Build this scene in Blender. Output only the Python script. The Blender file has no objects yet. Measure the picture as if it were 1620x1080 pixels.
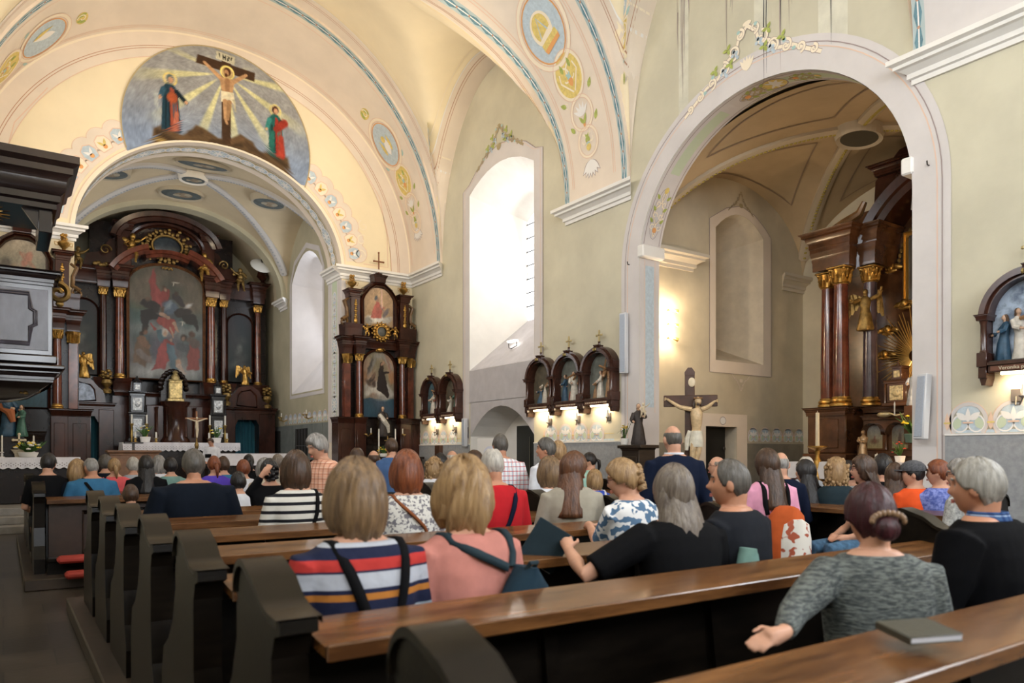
import bpy, bmesh, math, random
from math import sin, cos, pi, radians, sqrt, atan2, floor
from mathutils import Vector, Matrix, noise
from mathutils.geometry import tessellate_polygon

# ------------------------------------------------------------------ scene, camera, light
sc = bpy.context.scene
COL = sc.collection
sc.view_settings.view_transform = 'Standard'
sc.view_settings.look = 'None'
sc.view_settings.exposure = 0.18
sc.view_settings.gamma = 1.0
sc.view_settings.use_curve_mapping = False
sc.cycles.max_bounces = 7
sc.cycles.diffuse_bounces = 5
sc.cycles.glossy_bounces = 3
sc.cycles.transmission_bounces = 3
sc.cycles.transparent_max_bounces = 4
sc.cycles.caustics_reflective = False
sc.cycles.caustics_refractive = False
sc.cycles.sample_clamp_indirect = 6.0
sc.cycles.use_denoising = True
sc.cycles.use_adaptive_sampling = True
sc.cycles.adaptive_threshold = 0.02

cam_d = bpy.data.cameras.new('camera')
cam = bpy.data.objects.new('camera', cam_d)
COL.objects.link(cam)
cam.location = (0.0, 0.0, 1.45)
cam.rotation_euler = (radians(90), 0, -radians(34.302))
cam_d.sensor_width = 36.0
cam_d.lens = 1180.0 / 1620.0 * 36.0
cam_d.shift_y = 177.0 / 1620.0
cam_d.clip_start = 0.05
cam_d.dof.use_dof = True
cam_d.dof.focus_distance = 11.5
cam_d.dof.aperture_fstop = 2.6
sc.camera = cam

world = bpy.data.worlds.new('world')
sc.world = world
world.use_nodes = True
wn = world.node_tree.nodes
wn['Background'].inputs[0].default_value = (0.75, 0.85, 1.0, 1)
wn['Background'].inputs[1].default_value = 0.6

def lamp(kind, name, loc, energy, color, target=None, size=0.3, sizey=None, spot=None, blend=0.6):
    d = bpy.data.lights.new(name, kind)
    d.energy = energy
    d.color = color
    o = bpy.data.objects.new(name, d)
    COL.objects.link(o)
    o.location = loc
    if kind == 'AREA':
        d.shape = 'RECTANGLE'
        d.size = size
        d.size_y = sizey or size
    else:
        d.shadow_soft_size = size
    if kind == 'SPOT':
        d.spot_size = radians(spot)
        d.spot_blend = blend
    if target is not None:
        v = Vector(target) - Vector(loc)
        o.rotation_euler = v.to_track_quat('-Z', 'Y').to_euler()
    return o

DAY = (0.86, 0.92, 1.0)
WARM = (1.0, 0.74, 0.45)
# daylight through the tall windows of the left wall, the rear wall (outer pair added for reflections) and the right wall (lights stand in the window openings)
for wy in (-2.2, 2.0, 7.6, 14.6):
    lamp('AREA', 'window_daylight', (-1.28, wy, 6.2), 330, DAY, (6, wy, 5.0), 1.9, 3.2)
for wx in (.8, 4.3, 7.8):
    lamp('AREA', 'window_daylight', (wx, -6.1, 6.1), 190, DAY, (wx, 6, 5.2), 1.7, 3.2)
lamp('AREA', 'window_daylight', (10.72, 14.5, 6.15), 110, (1.0, 0.97, 0.92), (4.0, 14.4, 5.0), 1.0, 2.3)
lamp('AREA', 'window_daylight', (9.5, -0.6, 6.0), 300, DAY, (3.0, 0.4, 3.0), 1.8, 3.0)
lamp('AREA', 'window_daylight', (8.3, 22.2, 6.1), 70, DAY, (4.0, 22.2, 5.0), 0.9, 2.6)
lamp('AREA', 'window_daylight', (0.6, 22.0, 6.1), 26, DAY, (4.0, 22.6, 4.0), 1.4, 2.6)
# floodlights that stand on the cornices and wash the painted vault
lamp('SPOT', 'cornice_floodlight', (9.25, 11.1, 6.75), 900, (1.0, 0.78, 0.50), (2.6, 18.0, 9.0), 0.12, spot=110, blend=0.9)
lamp('SPOT', 'cornice_floodlight', (-0.7, 11.1, 6.75), 900, (1.0, 0.78, 0.50), (6.6, 17.5, 10.0), 0.12, spot=120, blend=0.9)
lamp('SPOT', 'cornice_floodlight', (-0.7, 4.4, 6.75), 600, (1.0, 0.84, 0.62), (8.6, 10.0, 8.0), 0.12, spot=110, blend=0.9)

# ------------------------------------------------------------------ materials
def nd(t, kind, **kw):
    n = t.nodes.new(kind)
    for k, v in kw.items():
        setattr(n, k, v)
    return n

MATS = {}
def mat(name, col, rough=0.6, metal=0.0, var=0.0, vscale=4.0, bump=0.0, bscale=30.0, spec=0.5, stretch=None,
        col2=None, emit=None, estr=0.0, coat=0.0, thr=None, sheen=0.0, det=4.0):
    if name in MATS:
        return MATS[name]
    m = bpy.data.materials.new(name)
    m.use_nodes = True
    t = m.node_tree
    b = t.nodes['Principled BSDF']
    b.inputs['Base Color'].default_value = (*col, 1)
    b.inputs['Roughness'].default_value = rough
    b.inputs['Metallic'].default_value = metal
    b.inputs['Specular IOR Level'].default_value = spec
    if coat: b.inputs['Coat Weight'].default_value = coat; b.inputs['Coat Roughness'].default_value = 0.15
    if emit:
        b.inputs['Emission Color'].default_value = (*emit, 1)
        b.inputs['Emission Strength'].default_value = estr
    if var or col2 or bump:
        tc = nd(t, 'ShaderNodeTexCoord')
        mp = nd(t, 'ShaderNodeMapping')
        t.links.new(tc.outputs['Object'], mp.inputs[0])
        if stretch: mp.inputs['Scale'].default_value = stretch
    if var or col2:
        n = nd(t, 'ShaderNodeTexNoise')
        n.inputs['Scale'].default_value = vscale
        n.inputs['Detail'].default_value = det
        n.inputs['Roughness'].default_value = 0.6
        t.links.new(mp.outputs[0], n.inputs['Vector'])
        r = nd(t, 'ShaderNodeValToRGB')
        c2 = col2 if col2 else tuple(max(0, c * (1 - var)) for c in col)
        c1 = col if col2 else tuple(min(1, c * (1 + var * .6)) for c in col)
        lo, hi = thr if thr else (0.35, 0.68)
        r.color_ramp.elements[0].position = lo
        r.color_ramp.elements[1].position = hi
        r.color_ramp.elements[0].color = (*c2, 1)
        r.color_ramp.elements[1].color = (*c1, 1)
        t.links.new(n.outputs['Fac'], r.inputs[0])
        t.links.new(r.outputs[0], b.inputs['Base Color'])
    if bump:
        n2 = nd(t, 'ShaderNodeTexNoise')
        n2.inputs['Scale'].default_value = bscale
        n2.inputs['Detail'].default_value = 3
        t.links.new(mp.outputs[0], n2.inputs['Vector'])
        bp = nd(t, 'ShaderNodeBump')
        bp.inputs['Strength'].default_value = bump
        bp.inputs['Distance'].default_value = 0.01
        t.links.new(n2.outputs['Fac'], bp.inputs['Height'])
        t.links.new(bp.outputs[0], b.inputs['Normal'])
    MATS[name] = m
    return m

def stripes_mat(name, stops, axis='z', period=None, rough=0.85, second=None, wob=0.0):
    """cloth with bands of colour along one object axis; stops = [(position, colour)], period repeats them"""
    if name in MATS: return MATS[name]
    m = bpy.data.materials.new(name); m.use_nodes = True; t = m.node_tree
    b = t.nodes['Principled BSDF']; b.inputs['Roughness'].default_value = rough
    b.inputs['Specular IOR Level'].default_value = 0.2
    tc = nd(t, 'ShaderNodeTexCoord'); sp = nd(t, 'ShaderNodeSeparateXYZ')
    vec = tc.outputs['Object']
    if wob:
        nn = nd(t, 'ShaderNodeTexNoise'); nn.inputs['Scale'].default_value = 6
        t.links.new(vec, nn.inputs['Vector'])
        mx = nd(t, 'ShaderNodeVectorMath', operation='MULTIPLY_ADD')
        mx.inputs[1].default_value = (wob, wob, wob)
        t.links.new(nn.outputs['Color'], mx.inputs[0]); t.links.new(vec, mx.inputs[2]); vec = mx.outputs[0]
    t.links.new(vec, sp.inputs[0])
    def ramp(out, stops, period):
        src = out
        if period:
            md = nd(t, 'ShaderNodeMath', operation='FLOORED_MODULO'); md.inputs[1].default_value = period
            t.links.new(src, md.inputs[0])
            dv = nd(t, 'ShaderNodeMath', operation='DIVIDE'); dv.inputs[1].default_value = period
            t.links.new(md.outputs[0], dv.inputs[0]); src = dv.outputs[0]
        r = nd(t, 'ShaderNodeValToRGB'); r.color_ramp.interpolation = 'CONSTANT'
        e = r.color_ramp.elements
        while len(e) < len(stops): e.new(0.5)
        for k, (p, c) in enumerate(stops):
            e[k].position = p; e[k].color = (*c, 1)
        t.links.new(src, r.inputs[0])
        return r.outputs[0]
    o = ramp(sp.outputs[{'x': 0, 'y': 1, 'z': 2}[axis]], stops, period)
    if second:
        ax, st, pr = second
        o2 = ramp(sp.outputs[{'x': 0, 'y': 1, 'z': 2}[ax]], st, pr)
        mm = nd(t, 'ShaderNodeMix', data_type='RGBA', blend_type='MULTIPLY'); mm.inputs[0].default_value = 1
        t.links.new(o, mm.inputs[6]); t.links.new(o2, mm.inputs[7]); o = mm.outputs[2]
    t.links.new(o, b.inputs['Base Color'])
    n2 = nd(t, 'ShaderNodeTexNoise'); n2.inputs['Scale'].default_value = 14
    t.links.new(tc.outputs['Object'], n2.inputs['Vector'])
    bp = nd(t, 'ShaderNodeBump'); bp.inputs['Strength'].default_value = 0.5; bp.inputs['Distance'].default_value = 0.02
    t.links.new(n2.outputs['Fac'], bp.inputs['Height']); t.links.new(bp.outputs[0], b.inputs['Normal'])
    MATS[name] = m
    return m

def attr_mat(name, rough=0.55, spec=0.4):
    """paint whose pigment is stored per vertex"""
    if name in MATS: return MATS[name]
    m = bpy.data.materials.new(name); m.use_nodes = True; t = m.node_tree
    b = t.nodes['Principled BSDF']; b.inputs['Roughness'].default_value = rough
    b.inputs['Specular IOR Level'].default_value = spec
    a = nd(t, 'ShaderNodeVertexColor', layer_name='pigment')
    t.links.new(a.outputs[0], b.inputs['Base Color'])
    MATS[name] = m
    return m

# ------------------------------------------------------------------ mesh builder
def link(o, parent=None):
    COL.objects.link(o)
    if parent is not None: o.parent = parent
    return o

class MB:
    def __init__(s):
        s.v = []; s.f = []; s.mi = []; s.m = 0; s.M = None
    def add(s, vs, fs):
        n = len(s.v)
        if s.M is not None: vs = [s.M @ Vector(p) for p in vs]
        s.v += [tuple(p) for p in vs]
        s.f += [tuple(i + n for i in f) for f in fs]
        s.mi += [s.m] * len(fs)
        return s
    def box(s, x0, x1, y0, y1, z0, z1, bev=0.0):
        if x0 > x1: x0, x1 = x1, x0
        if y0 > y1: y0, y1 = y1, y0
        if z0 > z1: z0, z1 = z1, z0
        if not bev:
            vs = [(x, y, z) for x in (x0, x1) for y in (y0, y1) for z in (z0, z1)]
            fs = [(0, 1, 3, 2), (4, 6, 7, 5), (0, 4, 5, 1), (2, 3, 7, 6), (0, 2, 6, 4), (1, 5, 7, 3)]
            return s.add(vs, fs)
        bev = min(bev, (x1-x0)/2.01, (y1-y0)/2.01, (z1-z0)/2.01)
        vs = []; idx = {}
        for ix, x in ((0, x0), (1, x1)):
            for iy, y in ((0, y0), (1, y1)):
                for iz, z in ((0, z0), (1, z1)):
                    sx = bev if ix == 0 else -bev; sy = bev if iy == 0 else -bev; sz = bev if iz == 0 else -bev
                    for a, p in enumerate(((x, y+sy, z+sz), (x+sx, y, z+sz), (x+sx, y+sy, z))):
                        idx[ix, iy, iz, a] = len(vs); vs.append(p)
        fs = []
        for i in (0, 1):
            fs.append([idx[i, 0, 0, 0], idx[i, 1, 0, 0], idx[i, 1, 1, 0], idx[i, 0, 1, 0]])
            fs.append([idx[0, i, 0, 1], idx[1, i, 0, 1], idx[1, i, 1, 1], idx[0, i, 1, 1]])
            fs.append([idx[0, 0, i, 2], idx[1, 0, i, 2], idx[1, 1, i, 2], idx[0, 1, i, 2]])
            for j in (0, 1):
                fs.append([idx[i, j, 0, 0], idx[i, j, 1, 0], idx[i, j, 1, 1], idx[i, j, 0, 1]])
                fs.append([idx[i, 0, j, 0], idx[i, 1, j, 0], idx[i, 1, j, 2], idx[i, 0, j, 2]])
                fs.append([idx[0, i, j, 1], idx[1, i, j, 1], idx[1, i, j, 2], idx[0, i, j, 2]])
                for k in (0, 1):
                    fs.append([idx[i, j, k, 0], idx[i, j, k, 1], idx[i, j, k, 2]])
        return s.add(vs, fs)
    def grid(s, rows, closed_u=False, closed_v=False):
        """rows: list of lists of points"""
        nr, nc = len(rows), len(rows[0])
        vs = [p for r in rows for p in r]
        fs = []
        for i in range(nr if closed_v else nr - 1):
            for j in range(nc if closed_u else nc - 1):
                a = i * nc + j; b = i * nc + (j + 1) % nc
                c = ((i + 1) % nr) * nc + (j + 1) % nc; d = ((i + 1) % nr) * nc + j
                fs.append((a, b, c, d))
        return s.add(vs, fs)
    def loft(s, rings, cap=True):
        s.grid(rings, closed_u=True)
        if cap:
            s.add(rings[0], [tuple(range(len(rings[0])))[::-1]])
            s.add(rings[-1], [tuple(range(len(rings[-1])))])
        return s
    def lathe(s, prof, cx=0, cy=0, n=16, sx=1, sy=1, a0=0, a1=2*pi):
        """prof: (r, z) pairs"""
        full = abs(a1 - a0 - 2*pi) < 1e-6
        k = n if full else n + 1
        rings = [[(cx + sx*r*cos(a0 + (a1-a0)*j/n), cy + sy*r*sin(a0 + (a1-a0)*j/n), z) for j in range(k)] for r, z in prof]
        s.grid(rings, closed_u=full)
        if full:
            if prof[0][0] > 1e-4: s.add(rings[0], [tuple(range(n))[::-1]])
            if prof[-1][0] > 1e-4: s.add(rings[-1], [tuple(range(n))])
        return s
    def tube(s, pts, rad, n=8, cap=True, flat=None):
        pts = [Vector(p) for p in pts]
        if not isinstance(rad, (list, tuple)): rad = [rad] * len(pts)
        rings = []; ref = None
        for i, p in enumerate(pts):
            t = (pts[min(i+1, len(pts)-1)] - pts[max(i-1, 0)])
            if t.length < 1e-9: t = Vector((0, 0, 1))
            t.normalize()
            if ref is None:
                ref = Vector((0, 0, 1)) if abs(t.z) < .9 else Vector((1, 0, 0))
            u = (ref - t * ref.dot(t)); 
            if u.length < 1e-6: u = t.orthogonal()
            u.normalize(); ref = u; w = t.cross(u)
            fx = flat if flat else 1.0
            rings.append([p + (u*cos(2*pi*j/n) + w*sin(2*pi*j/n)*fx) * rad[i] for j in range(n)])
        return s.loft(rings, cap)
    def ell(s, c, r, n=12, m=8, rot=None):
        if not isinstance(r, (list, tuple)): r = (r, r, r)
        rows = []
        for i in range(m + 1):
            th = pi * i / m
            row = []
            for j in range(n):
                p = Vector((r[0]*sin(th)*cos(2*pi*j/n), r[1]*sin(th)*sin(2*pi*j/n), -r[2]*cos(th)))
                if rot is not None: p = rot @ p
                row.append(Vector(c) + p)
            rows.append(row)
        return s.grid(rows, closed_u=True)
    def prism(s, poly, a, b, axis='y'):
        """extrude a 2-D outline (list of (u, v)) along an axis from a to b; u,v are the remaining axes in order"""
        def P(u, v, w):
            return {'x': (w, u, v), 'y': (u, w, v), 'z': (u, v, w)}[axis]
        n = len(poly)
        tri = tessellate_polygon([[Vector((u, v, 0)) for u, v in poly]])
        A = [P(u, v, a) for u, v in poly]; B = [P(u, v, b) for u, v in poly]
        s.add(A + B, [tuple(t)[::-1] for t in tri] + [tuple(i + n for i in t) for t in tri] +
              [(i, (i+1) % n, (i+1) % n + n, i + n) for i in range(n)])
        return s
    def build(s, name, mats, parent=None, smooth=False, loc=None, rotz=0.0, sharp=40):
        me = bpy.data.meshes.new(name)
        me.from_pydata(s.v, [], s.f)
        if not isinstance(mats, (list, tuple)): mats = [mats]
        for m in mats: me.materials.append(m)
        if max(s.mi or [0]) > 0: me.polygons.foreach_set('material_index', s.mi)
        bm = bmesh.new(); bm.from_mesh(me)
        bmesh.ops.remove_doubles(bm, verts=bm.verts, dist=1e-5)
        bmesh.ops.recalc_face_normals(bm, faces=bm.faces)
        bm.to_mesh(me); bm.free()
        if smooth:
            me.polygons.foreach_set('use_smooth', [True] * len(me.polygons))
            if sharp and sharp < 180:
                me.set_sharp_from_angle(angle=radians(sharp))
        o = bpy.data.objects.new(name, me)
        if loc: o.location = loc
        o.rotation_euler.z = rotz
        return link(o, parent)

def tag(o, label=None, cat=None, group=None, kind=None):
    if label: o['label'] = label
    if cat: o['category'] = cat
    if group: o['group'] = group
    if kind: o['kind'] = kind
    return o
def structure(o): o['kind'] = 'structure'; return o
def thing(name, label, cat, loc=(0, 0, 0), rotz=0.0, group=None):
    o = bpy.data.objects.new(name, None); o.empty_display_size = 0.1
    o.location = loc; o.rotation_euler.z = rotz
    link(o); return tag(o, label, cat, group)
def dup(root, loc=None, rotz=None, label=None, group=None, mats=None):
    r = root.copy(); link(r)
    if loc is not None: r.location = loc
    if rotz is not None: r.rotation_euler.z = rotz
    if label: r['label'] = label
    if group: r['group'] = group
    for ch in list(root.children):
        c = ch.copy(); link(c, r)
        for g in list(ch.children):
            d = g.copy(); link(d, c)
    return r

# flat paint on a surface: fn(u, v, off) -> point
class Deco:
    def __init__(s, fn): s.fn = fn; s.mb = MB(); s.lay = 0.004
    def P(s, u, v, l=0): return s.fn(u, v, s.lay + l * 0.0015)
    def ribbon(s, pts, w, m=0, l=0, closed=False):
        s.mb.m = m
        n = len(pts); L = []; R = []
        for i, (u, v) in enumerate(pts):
            a = pts[(i-1) % n] if (closed or i > 0) else pts[i]
            b = pts[(i+1) % n] if (closed or i < n-1) else pts[i]
            du, dv = b[0]-a[0], b[1]-a[1]; q = sqrt(du*du + dv*dv) or 1
            ww = w[i] if isinstance(w, (list, tuple)) else w
            nx, ny = -dv/q*ww/2, du/q*ww/2
            L.append(s.P(u+nx, v+ny, l)); R.append(s.P(u-nx, v-ny, l))
        if closed: L.append(L[0]); R.append(R[0])
        s.mb.grid([L, R]); return s
    def disc(s, u, v, ru, rv, m=0, l=0, n=24, rings=3, rot=0.0):
        s.mb.m = m
        c, q = cos(rot), sin(rot)
        rows = []
        for k in range(rings + 1):
            t = k / rings
            row = []
            for j in range(n):
                a = 2*pi*j/n; x, y = ru*t*cos(a), rv*t*sin(a)
                row.append(s.P(u + x*c - y*q, v + x*q + y*c, l))
            rows.append(row)
        s.mb.grid(rows, closed_u=True); return s
    def ring(s, u, v, ru, rv, w, m=0, l=0, n=28, rot=0.0):
        c, q = cos(rot), sin(rot)
        pts = [(u + ru*cos(2*pi*j/n)*c - rv*sin(2*pi*j/n)*q, v + ru*cos(2*pi*j/n)*q + rv*sin(2*pi*j/n)*c) for j in range(n)]
        return s.ribbon(pts, w, m, l, closed=True)
    def curl(s, u, v, r, turns, a0, w, m=0, l=0, sgn=1, n=20):
        """a scroll: starts at angle a0 at radius r and winds inwards"""
        pts = []; ws = []
        for k in range(n + 1):
            t = k / n; rr = r * (1 - .8*t); a = a0 + sgn*turns*2*pi*t
            pts.append((u + rr*cos(a), v + rr*sin(a))); ws.append(w*(1-.3*t))
        return s.ribbon(pts, ws, m, l)
    def leaf(s, u, v, L, W, ang, m=0, l=0):
        n = 6; s.mb.m = m; A = []; B = []
        for k in range(n + 1):
            t = k/n; h = W/2*sin(pi*t**.8)
            x, y = L*t, h
            A.append(s.P(u + x*cos(ang) - y*sin(ang), v + x*sin(ang) + y*cos(ang), l))
            B.append(s.P(u + x*cos(ang) + y*sin(ang), v + x*sin(ang) - y*cos(ang), l))
        s.mb.grid([A, B]); return s
    def poly(s, pts, m=0, l=0):
        s.mb.m = m
        s.mb.add([s.P(u, v, l) for u, v in pts], [tuple(t) for t in tessellate_polygon([[Vector((u, v, 0)) for u, v in pts]])]); return s
    def build(s, name, mats, parent=None): return s.mb.build(name, mats, parent)

# ------------------------------------------------------------------ the building
XC, HW = 4.4, 5.2            # centre line of the nave and its half width
XR, XL = 9.6, -0.8
ZS = 6.42                    # springing of the vaults (top of the cornice)
YF = 19.1                    # wall of the chancel arch

PLASTER = mat('wall_plaster', (0.62, 0.585, 0.455), 0.85, var=0.10, vscale=0.9, bump=0.12, bscale=25)
VAULT = mat('vault_plaster', (0.88, 0.765, 0.545), 0.85, var=0.05, vscale=0.8, bump=0.08, bscale=25)
OCHRE = mat('ochre_plaster', (0.47, 0.385, 0.215), 0.85, var=0.18, vscale=0.9, bump=0.1, bscale=25)
PINK = mat('pinkish_plaster', (0.80, 0.70, 0.595), 0.85, var=0.06, vscale=1.2, bump=0.08, bscale=25)
LILAC = mat('lilac_grey_plaster', (0.665, 0.63, 0.625), 0.8, var=0.06, vscale=1.5, bump=0.08, bscale=25)
WHITE = mat('white_plaster', (0.83, 0.81, 0.78), 0.75, var=0.05, vscale=2, bump=0.06, bscale=25)
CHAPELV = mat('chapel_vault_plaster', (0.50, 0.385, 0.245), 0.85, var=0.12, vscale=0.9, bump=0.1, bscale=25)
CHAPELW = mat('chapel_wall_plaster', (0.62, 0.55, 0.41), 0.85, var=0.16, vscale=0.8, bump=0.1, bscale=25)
GREYST = mat('grey_stone_panel', (0.335, 0.35, 0.37), 0.5, var=0.16, vscale=14, bump=0.06, bscale=60)
WOODD = mat('dark_stained_wood', (0.028, 0.018, 0.013), 0.28, var=0.5, vscale=3, stretch=(1, 1, 6), bump=0.06, bscale=20)
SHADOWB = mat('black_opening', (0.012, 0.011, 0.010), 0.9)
GLOW = mat('daylight_glass', (0.9, 0.92, 0.95), 0.4, emit=(0.95, 0.97, 1.0), estr=3.0)
RED = mat('paint_brick_line', (0.52, 0.30, 0.20), 0.8)
FRAMEL = mat('paint_mauve_line', (0.36, 0.29, 0.285), 0.8)
BLUE = mat('paint_blue', (0.14, 0.27, 0.33), 0.8, var=0.25, vscale=20)
LBLUE = mat('paint_pale_blue', (0.52, 0.62, 0.70), 0.8, var=0.12, vscale=15)
PWHITE = mat('paint_white', (0.84, 0.82, 0.80), 0.8)
YEL = mat('paint_yellow', (0.76, 0.60, 0.20), 0.8, var=0.15, vscale=15)
PGREEN = mat('paint_green', (0.42, 0.48, 0.13), 0.8, var=0.2, vscale=20)
ORNG = mat('paint_orange', (0.78, 0.38, 0.14), 0.8)
CREAM = mat('paint_cream', (0.88, 0.78, 0.62), 0.8)
PKLINE = mat('paint_pink_line', (0.78, 0.56, 0.43), 0.8)
TURQ = mat('paint_turquoise', (0.40, 0.58, 0.56), 0.8)
PBLACK = mat('paint_dark', (0.05, 0.055, 0.06), 0.8)
GREENL = mat('paint_pale_green', (0.56, 0.64, 0.48), 0.8)
DPAL = [RED, BLUE, LBLUE, PWHITE, YEL, PGREEN, ORNG, CREAM, PKLINE, TURQ, PBLACK, FRAMEL, PINK, GREENL, LILAC, OCHRE, mat('paint_chain_ground', (0.44, 0.53, 0.54), 0.8)]
D_RED, D_BLUE, D_LB, D_W, D_Y, D_G, D_O, D_CR, D_PK, D_TQ, D_BK, D_FL, D_PINK, D_GL, D_LIL, D_OCH = range(16)

def prof(a, rise, p):
    """superelliptic vault section; a from 0 (right springing) to pi (left springing) -> (X, Z)"""
    c, q = cos(a), sin(a)
    e = 2.0 / p
    return (XC + HW * (abs(c)**e) * (1 if c >= 0 else -1), ZS + rise * (max(q, 0.0)**e))
def prof_h(x, rise, p):
    d = min(1.0, abs(x - XC) / HW)
    return ZS + rise * (max(0.0, 1 - d**p))**(1.0/p)

# transverse arch bands: (Y far, rise, exponent), (Y near, rise, exponent)
BAND_A = ((YF, 5.15, 2.1), (17.34, 5.75, 2.05))
BAND_B = ((12.04, 3.55, 2.5), (10.17, 4.9, 2.1))
BAND_C = ((4.95, 4.6, 2.1), (3.1, 4.6, 2.1))
BAND_D = ((-2.6, 4.6, 2.1), (-4.2, 4.6, 2.1))
def band_pt(B, a, v, off=0.0):
    (y0, r0, p0), (y1, r1, p1) = B
    r = r0 + (r1 - r0)*v; p = p0 + (p1 - p0)*v
    x, z = prof(a, r, p)
    d = Vector((XC - x, 0, ZS + 0.4 - z)); d.normalize()
    q = Vector((x, y0 + (y1 - y0)*v, z)) + d*off
    return q

def bay_h(x, y, B0, B1, lr):
    """height of the groined bay between band B0 (near edge) and band B1 (far edge); lr = rise of the side lunettes"""
    (y0, r0, p0), (y1, r1, p1) = B0, B1
    t = min(1, max(0, (y - y0) / (y1 - y0)))
    s_ = t*t*(3 - 2*t)
    m = prof_h(x, r0 + (r1 - r0)*s_, p0 + (p1 - p0)*s_)
    m += 0.35*sin(pi*t)*max(0, 1 - (abs(x - XC)/HW)**2)
    d = (y - (y0 + y1)/2) / (abs(y1 - y0)/2)
    dw = HW - abs(x - XC)
    l = ZS + lr*sqrt(max(0, 1 - d*d)) + 0.10*dw
    k = 0.10
    if l - m > 1.0: return l
    if m - l > 1.0: return m
    return k*math.log(math.exp((m - ZS)/k) + math.exp((l - ZS)/k)) + ZS - k*0.05

def bay_mesh(name, B0, B1, lr, m, nx=72, ny=40):
    (y0, _, _), (y1, _, _) = B0, B1
    rows = []
    for j in range(ny + 1):
        y = (y0 + y1)/2 - (y1 - y0)/2*cos(pi*j/ny)
        row = []
        for i in range(nx + 1):
            x = XC + HW*cos(pi*i/nx)
            row.append((x, y, bay_h(x, y, B0, B1, lr)))
        rows.append(row)
    mb = MB(); mb.grid(rows)
    # a second skin above closes the shell
    mb.grid([[(x, y, z + 0.25) for x, y, z in r] for r in rows])
    return structure(mb.build(name, m, smooth=True, sharp=0))

bay_mesh('ceiling_front_bay', BAND_B[0], BAND_A[1], 4.2, VAULT)
bay_mesh('ceiling_middle_bay', BAND_C[0], BAND_B[1], 4.6, VAULT)
bay_mesh('ceiling_rear_bay', BAND_D[0], BAND_C[1], 4.2, VAULT, 40, 24)
for nm, B in (('ceiling_arch_front', BAND_A), ('ceiling_arch_middle', BAND_B), ('ceiling_arch_rear', BAND_C), ('ceiling_arch_back', BAND_D)):
    mb = MB()
    n = 72
    so = [[band_pt(B, pi*i/n, j/6, 0.06) for i in range(n + 1)] for j in range(7)]
    mb.grid(so)
    for j, q in ((0, -1), (1, 1)):      # the two edges
        mb.grid([[band_pt(B, pi*i/n, j, 0.06) for i in range(n + 1)], [band_pt(B, pi*i/n, j, -0.6) for i in range(n + 1)]])
    structure(mb.build(nm, PINK if nm != 'ceiling_arch_rear' else LILAC, smooth=True, sharp=50))
mb = MB(); mb.box(-3, 16, -6.6, 28, 13.4, 13.6); structure(mb.build('ceiling_top', WHITE))

def arc_top(u0, u1, z, rise, n=14):
    """points of an arch from (u1, z) over to (u0, z)"""
    c, h = (u0 + u1)/2, (u1 - u0)/2
    return [(c + h*cos(pi*k/n), z + rise*sin(pi*k/n)) for k in range(n + 1)]
def arch_poly(u0, u1, z0, zs, rise, n=14):
    return [(u0, z0), (u1, z0)] + arc_top(u0, u1, zs, rise, n)
def seg_top(u0, u1, z, rise, n=10):
    c = (u0+u1)/2; h = (u1-u0)/2
    return [(u1 + (u0-u1)*k/n, z + rise*(1 - ((u1 + (u0-u1)*k/n - c)/h)**2)) for k in range(n + 1)]

def wall(name, outer, holes, fn, thick, m, reveals=None, mreveal=None):
    """outer, holes: outlines in (u, v); fn(u, v, depth) -> point; reveals: per hole the outline it narrows to and its depth"""
    mb = MB()
    loops = [[Vector((u, v, 0)) for u, v in outer]] + [[Vector((u, v, 0)) for u, v in h] for h in holes]
    tri = tessellate_polygon(loops)
    pts = [p for l in loops for p in l]
    mb.add([fn(p.x, p.y, 0) for p in pts], tri)
    mb.add([fn(p.x, p.y, thick) for p in pts], tri)
    n = len(outer)
    mb.grid([[fn(u, v, 0) for u, v in outer], [fn(u, v, thick) for u, v in outer]], closed_u=True)
    for k, h in enumerate(holes):
        r = reveals[k] if reveals else (h, thick)
        mb.m = 1 if mreveal else 0
        mb.grid([[fn(u, v, 0) for u, v in h], [fn(u, v, r[1]) for u, v in r[0]]], closed_u=True)
        mb.m = 0
    return structure(mb.build(name, [m, mreveal] if mreveal else [m]))

fR = lambda u, v, d: (XR + d, u, v)
fL = lambda u, v, d: (XL - d, u, v)
fF = lambda u, v, d: (u, YF + d, v)

def win_poly(y0, y1, z0, z1, rise, n=10):
    return [(y0, z0), (y1, z0)] + seg_top(y0, y1, z1, rise, n)
W1 = win_poly(13.21, 15.95, 3.5, 7.86, 0.42)
W1b = win_poly(13.85, 15.1, 4.75, 7.2, 0.25)
DR = win_poly(13.21, 15.9, -0.2, 1.87, 0.70)
DRb = win_poly(13.3, 15.7, -0.2, 1.87, 0.60)
CH = arch_poly(4.99, 9.94, -0.2, 4.86, 2.32, 30)
W0 = win_poly(-1.6, 0.4, 4.4, 7.3, 0.35); W0b = W0
zt = 13.0
wall('wall_right', [(-6, -0.3), (YF, -0.3), (YF, zt), (-6, zt)], [W1, DR, CH, W0], fR, 0.5, PLASTER,
     [(W1b, 1.2), (DRb, 0.95), (CH, 0.5), (W0b, 0.4)], WHITE)
LW = [win_poly(y - 1.0, y + 1.0, 4.5, 7.6, 0.35) for y in (-2.2, 2.0, 7.6, 14.6)]
wall('wall_left', [(-6, 0), (YF, 0), (YF, zt), (-6, zt)], LW, fL, 0.5, PLASTER, [(w, 0.4) for w in LW], WHITE)
TA = arch_poly(1.3, 7.5, -0.2, 6.35, 2.62, 36)
wall('wall_front', [(XL - .5, -0.3), (XR + .5, -0.3), (XR + .5, zt), (XL - .5, zt)], [TA], fF, 1.0, VAULT, [(TA, 1.0)], PINK)
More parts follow.
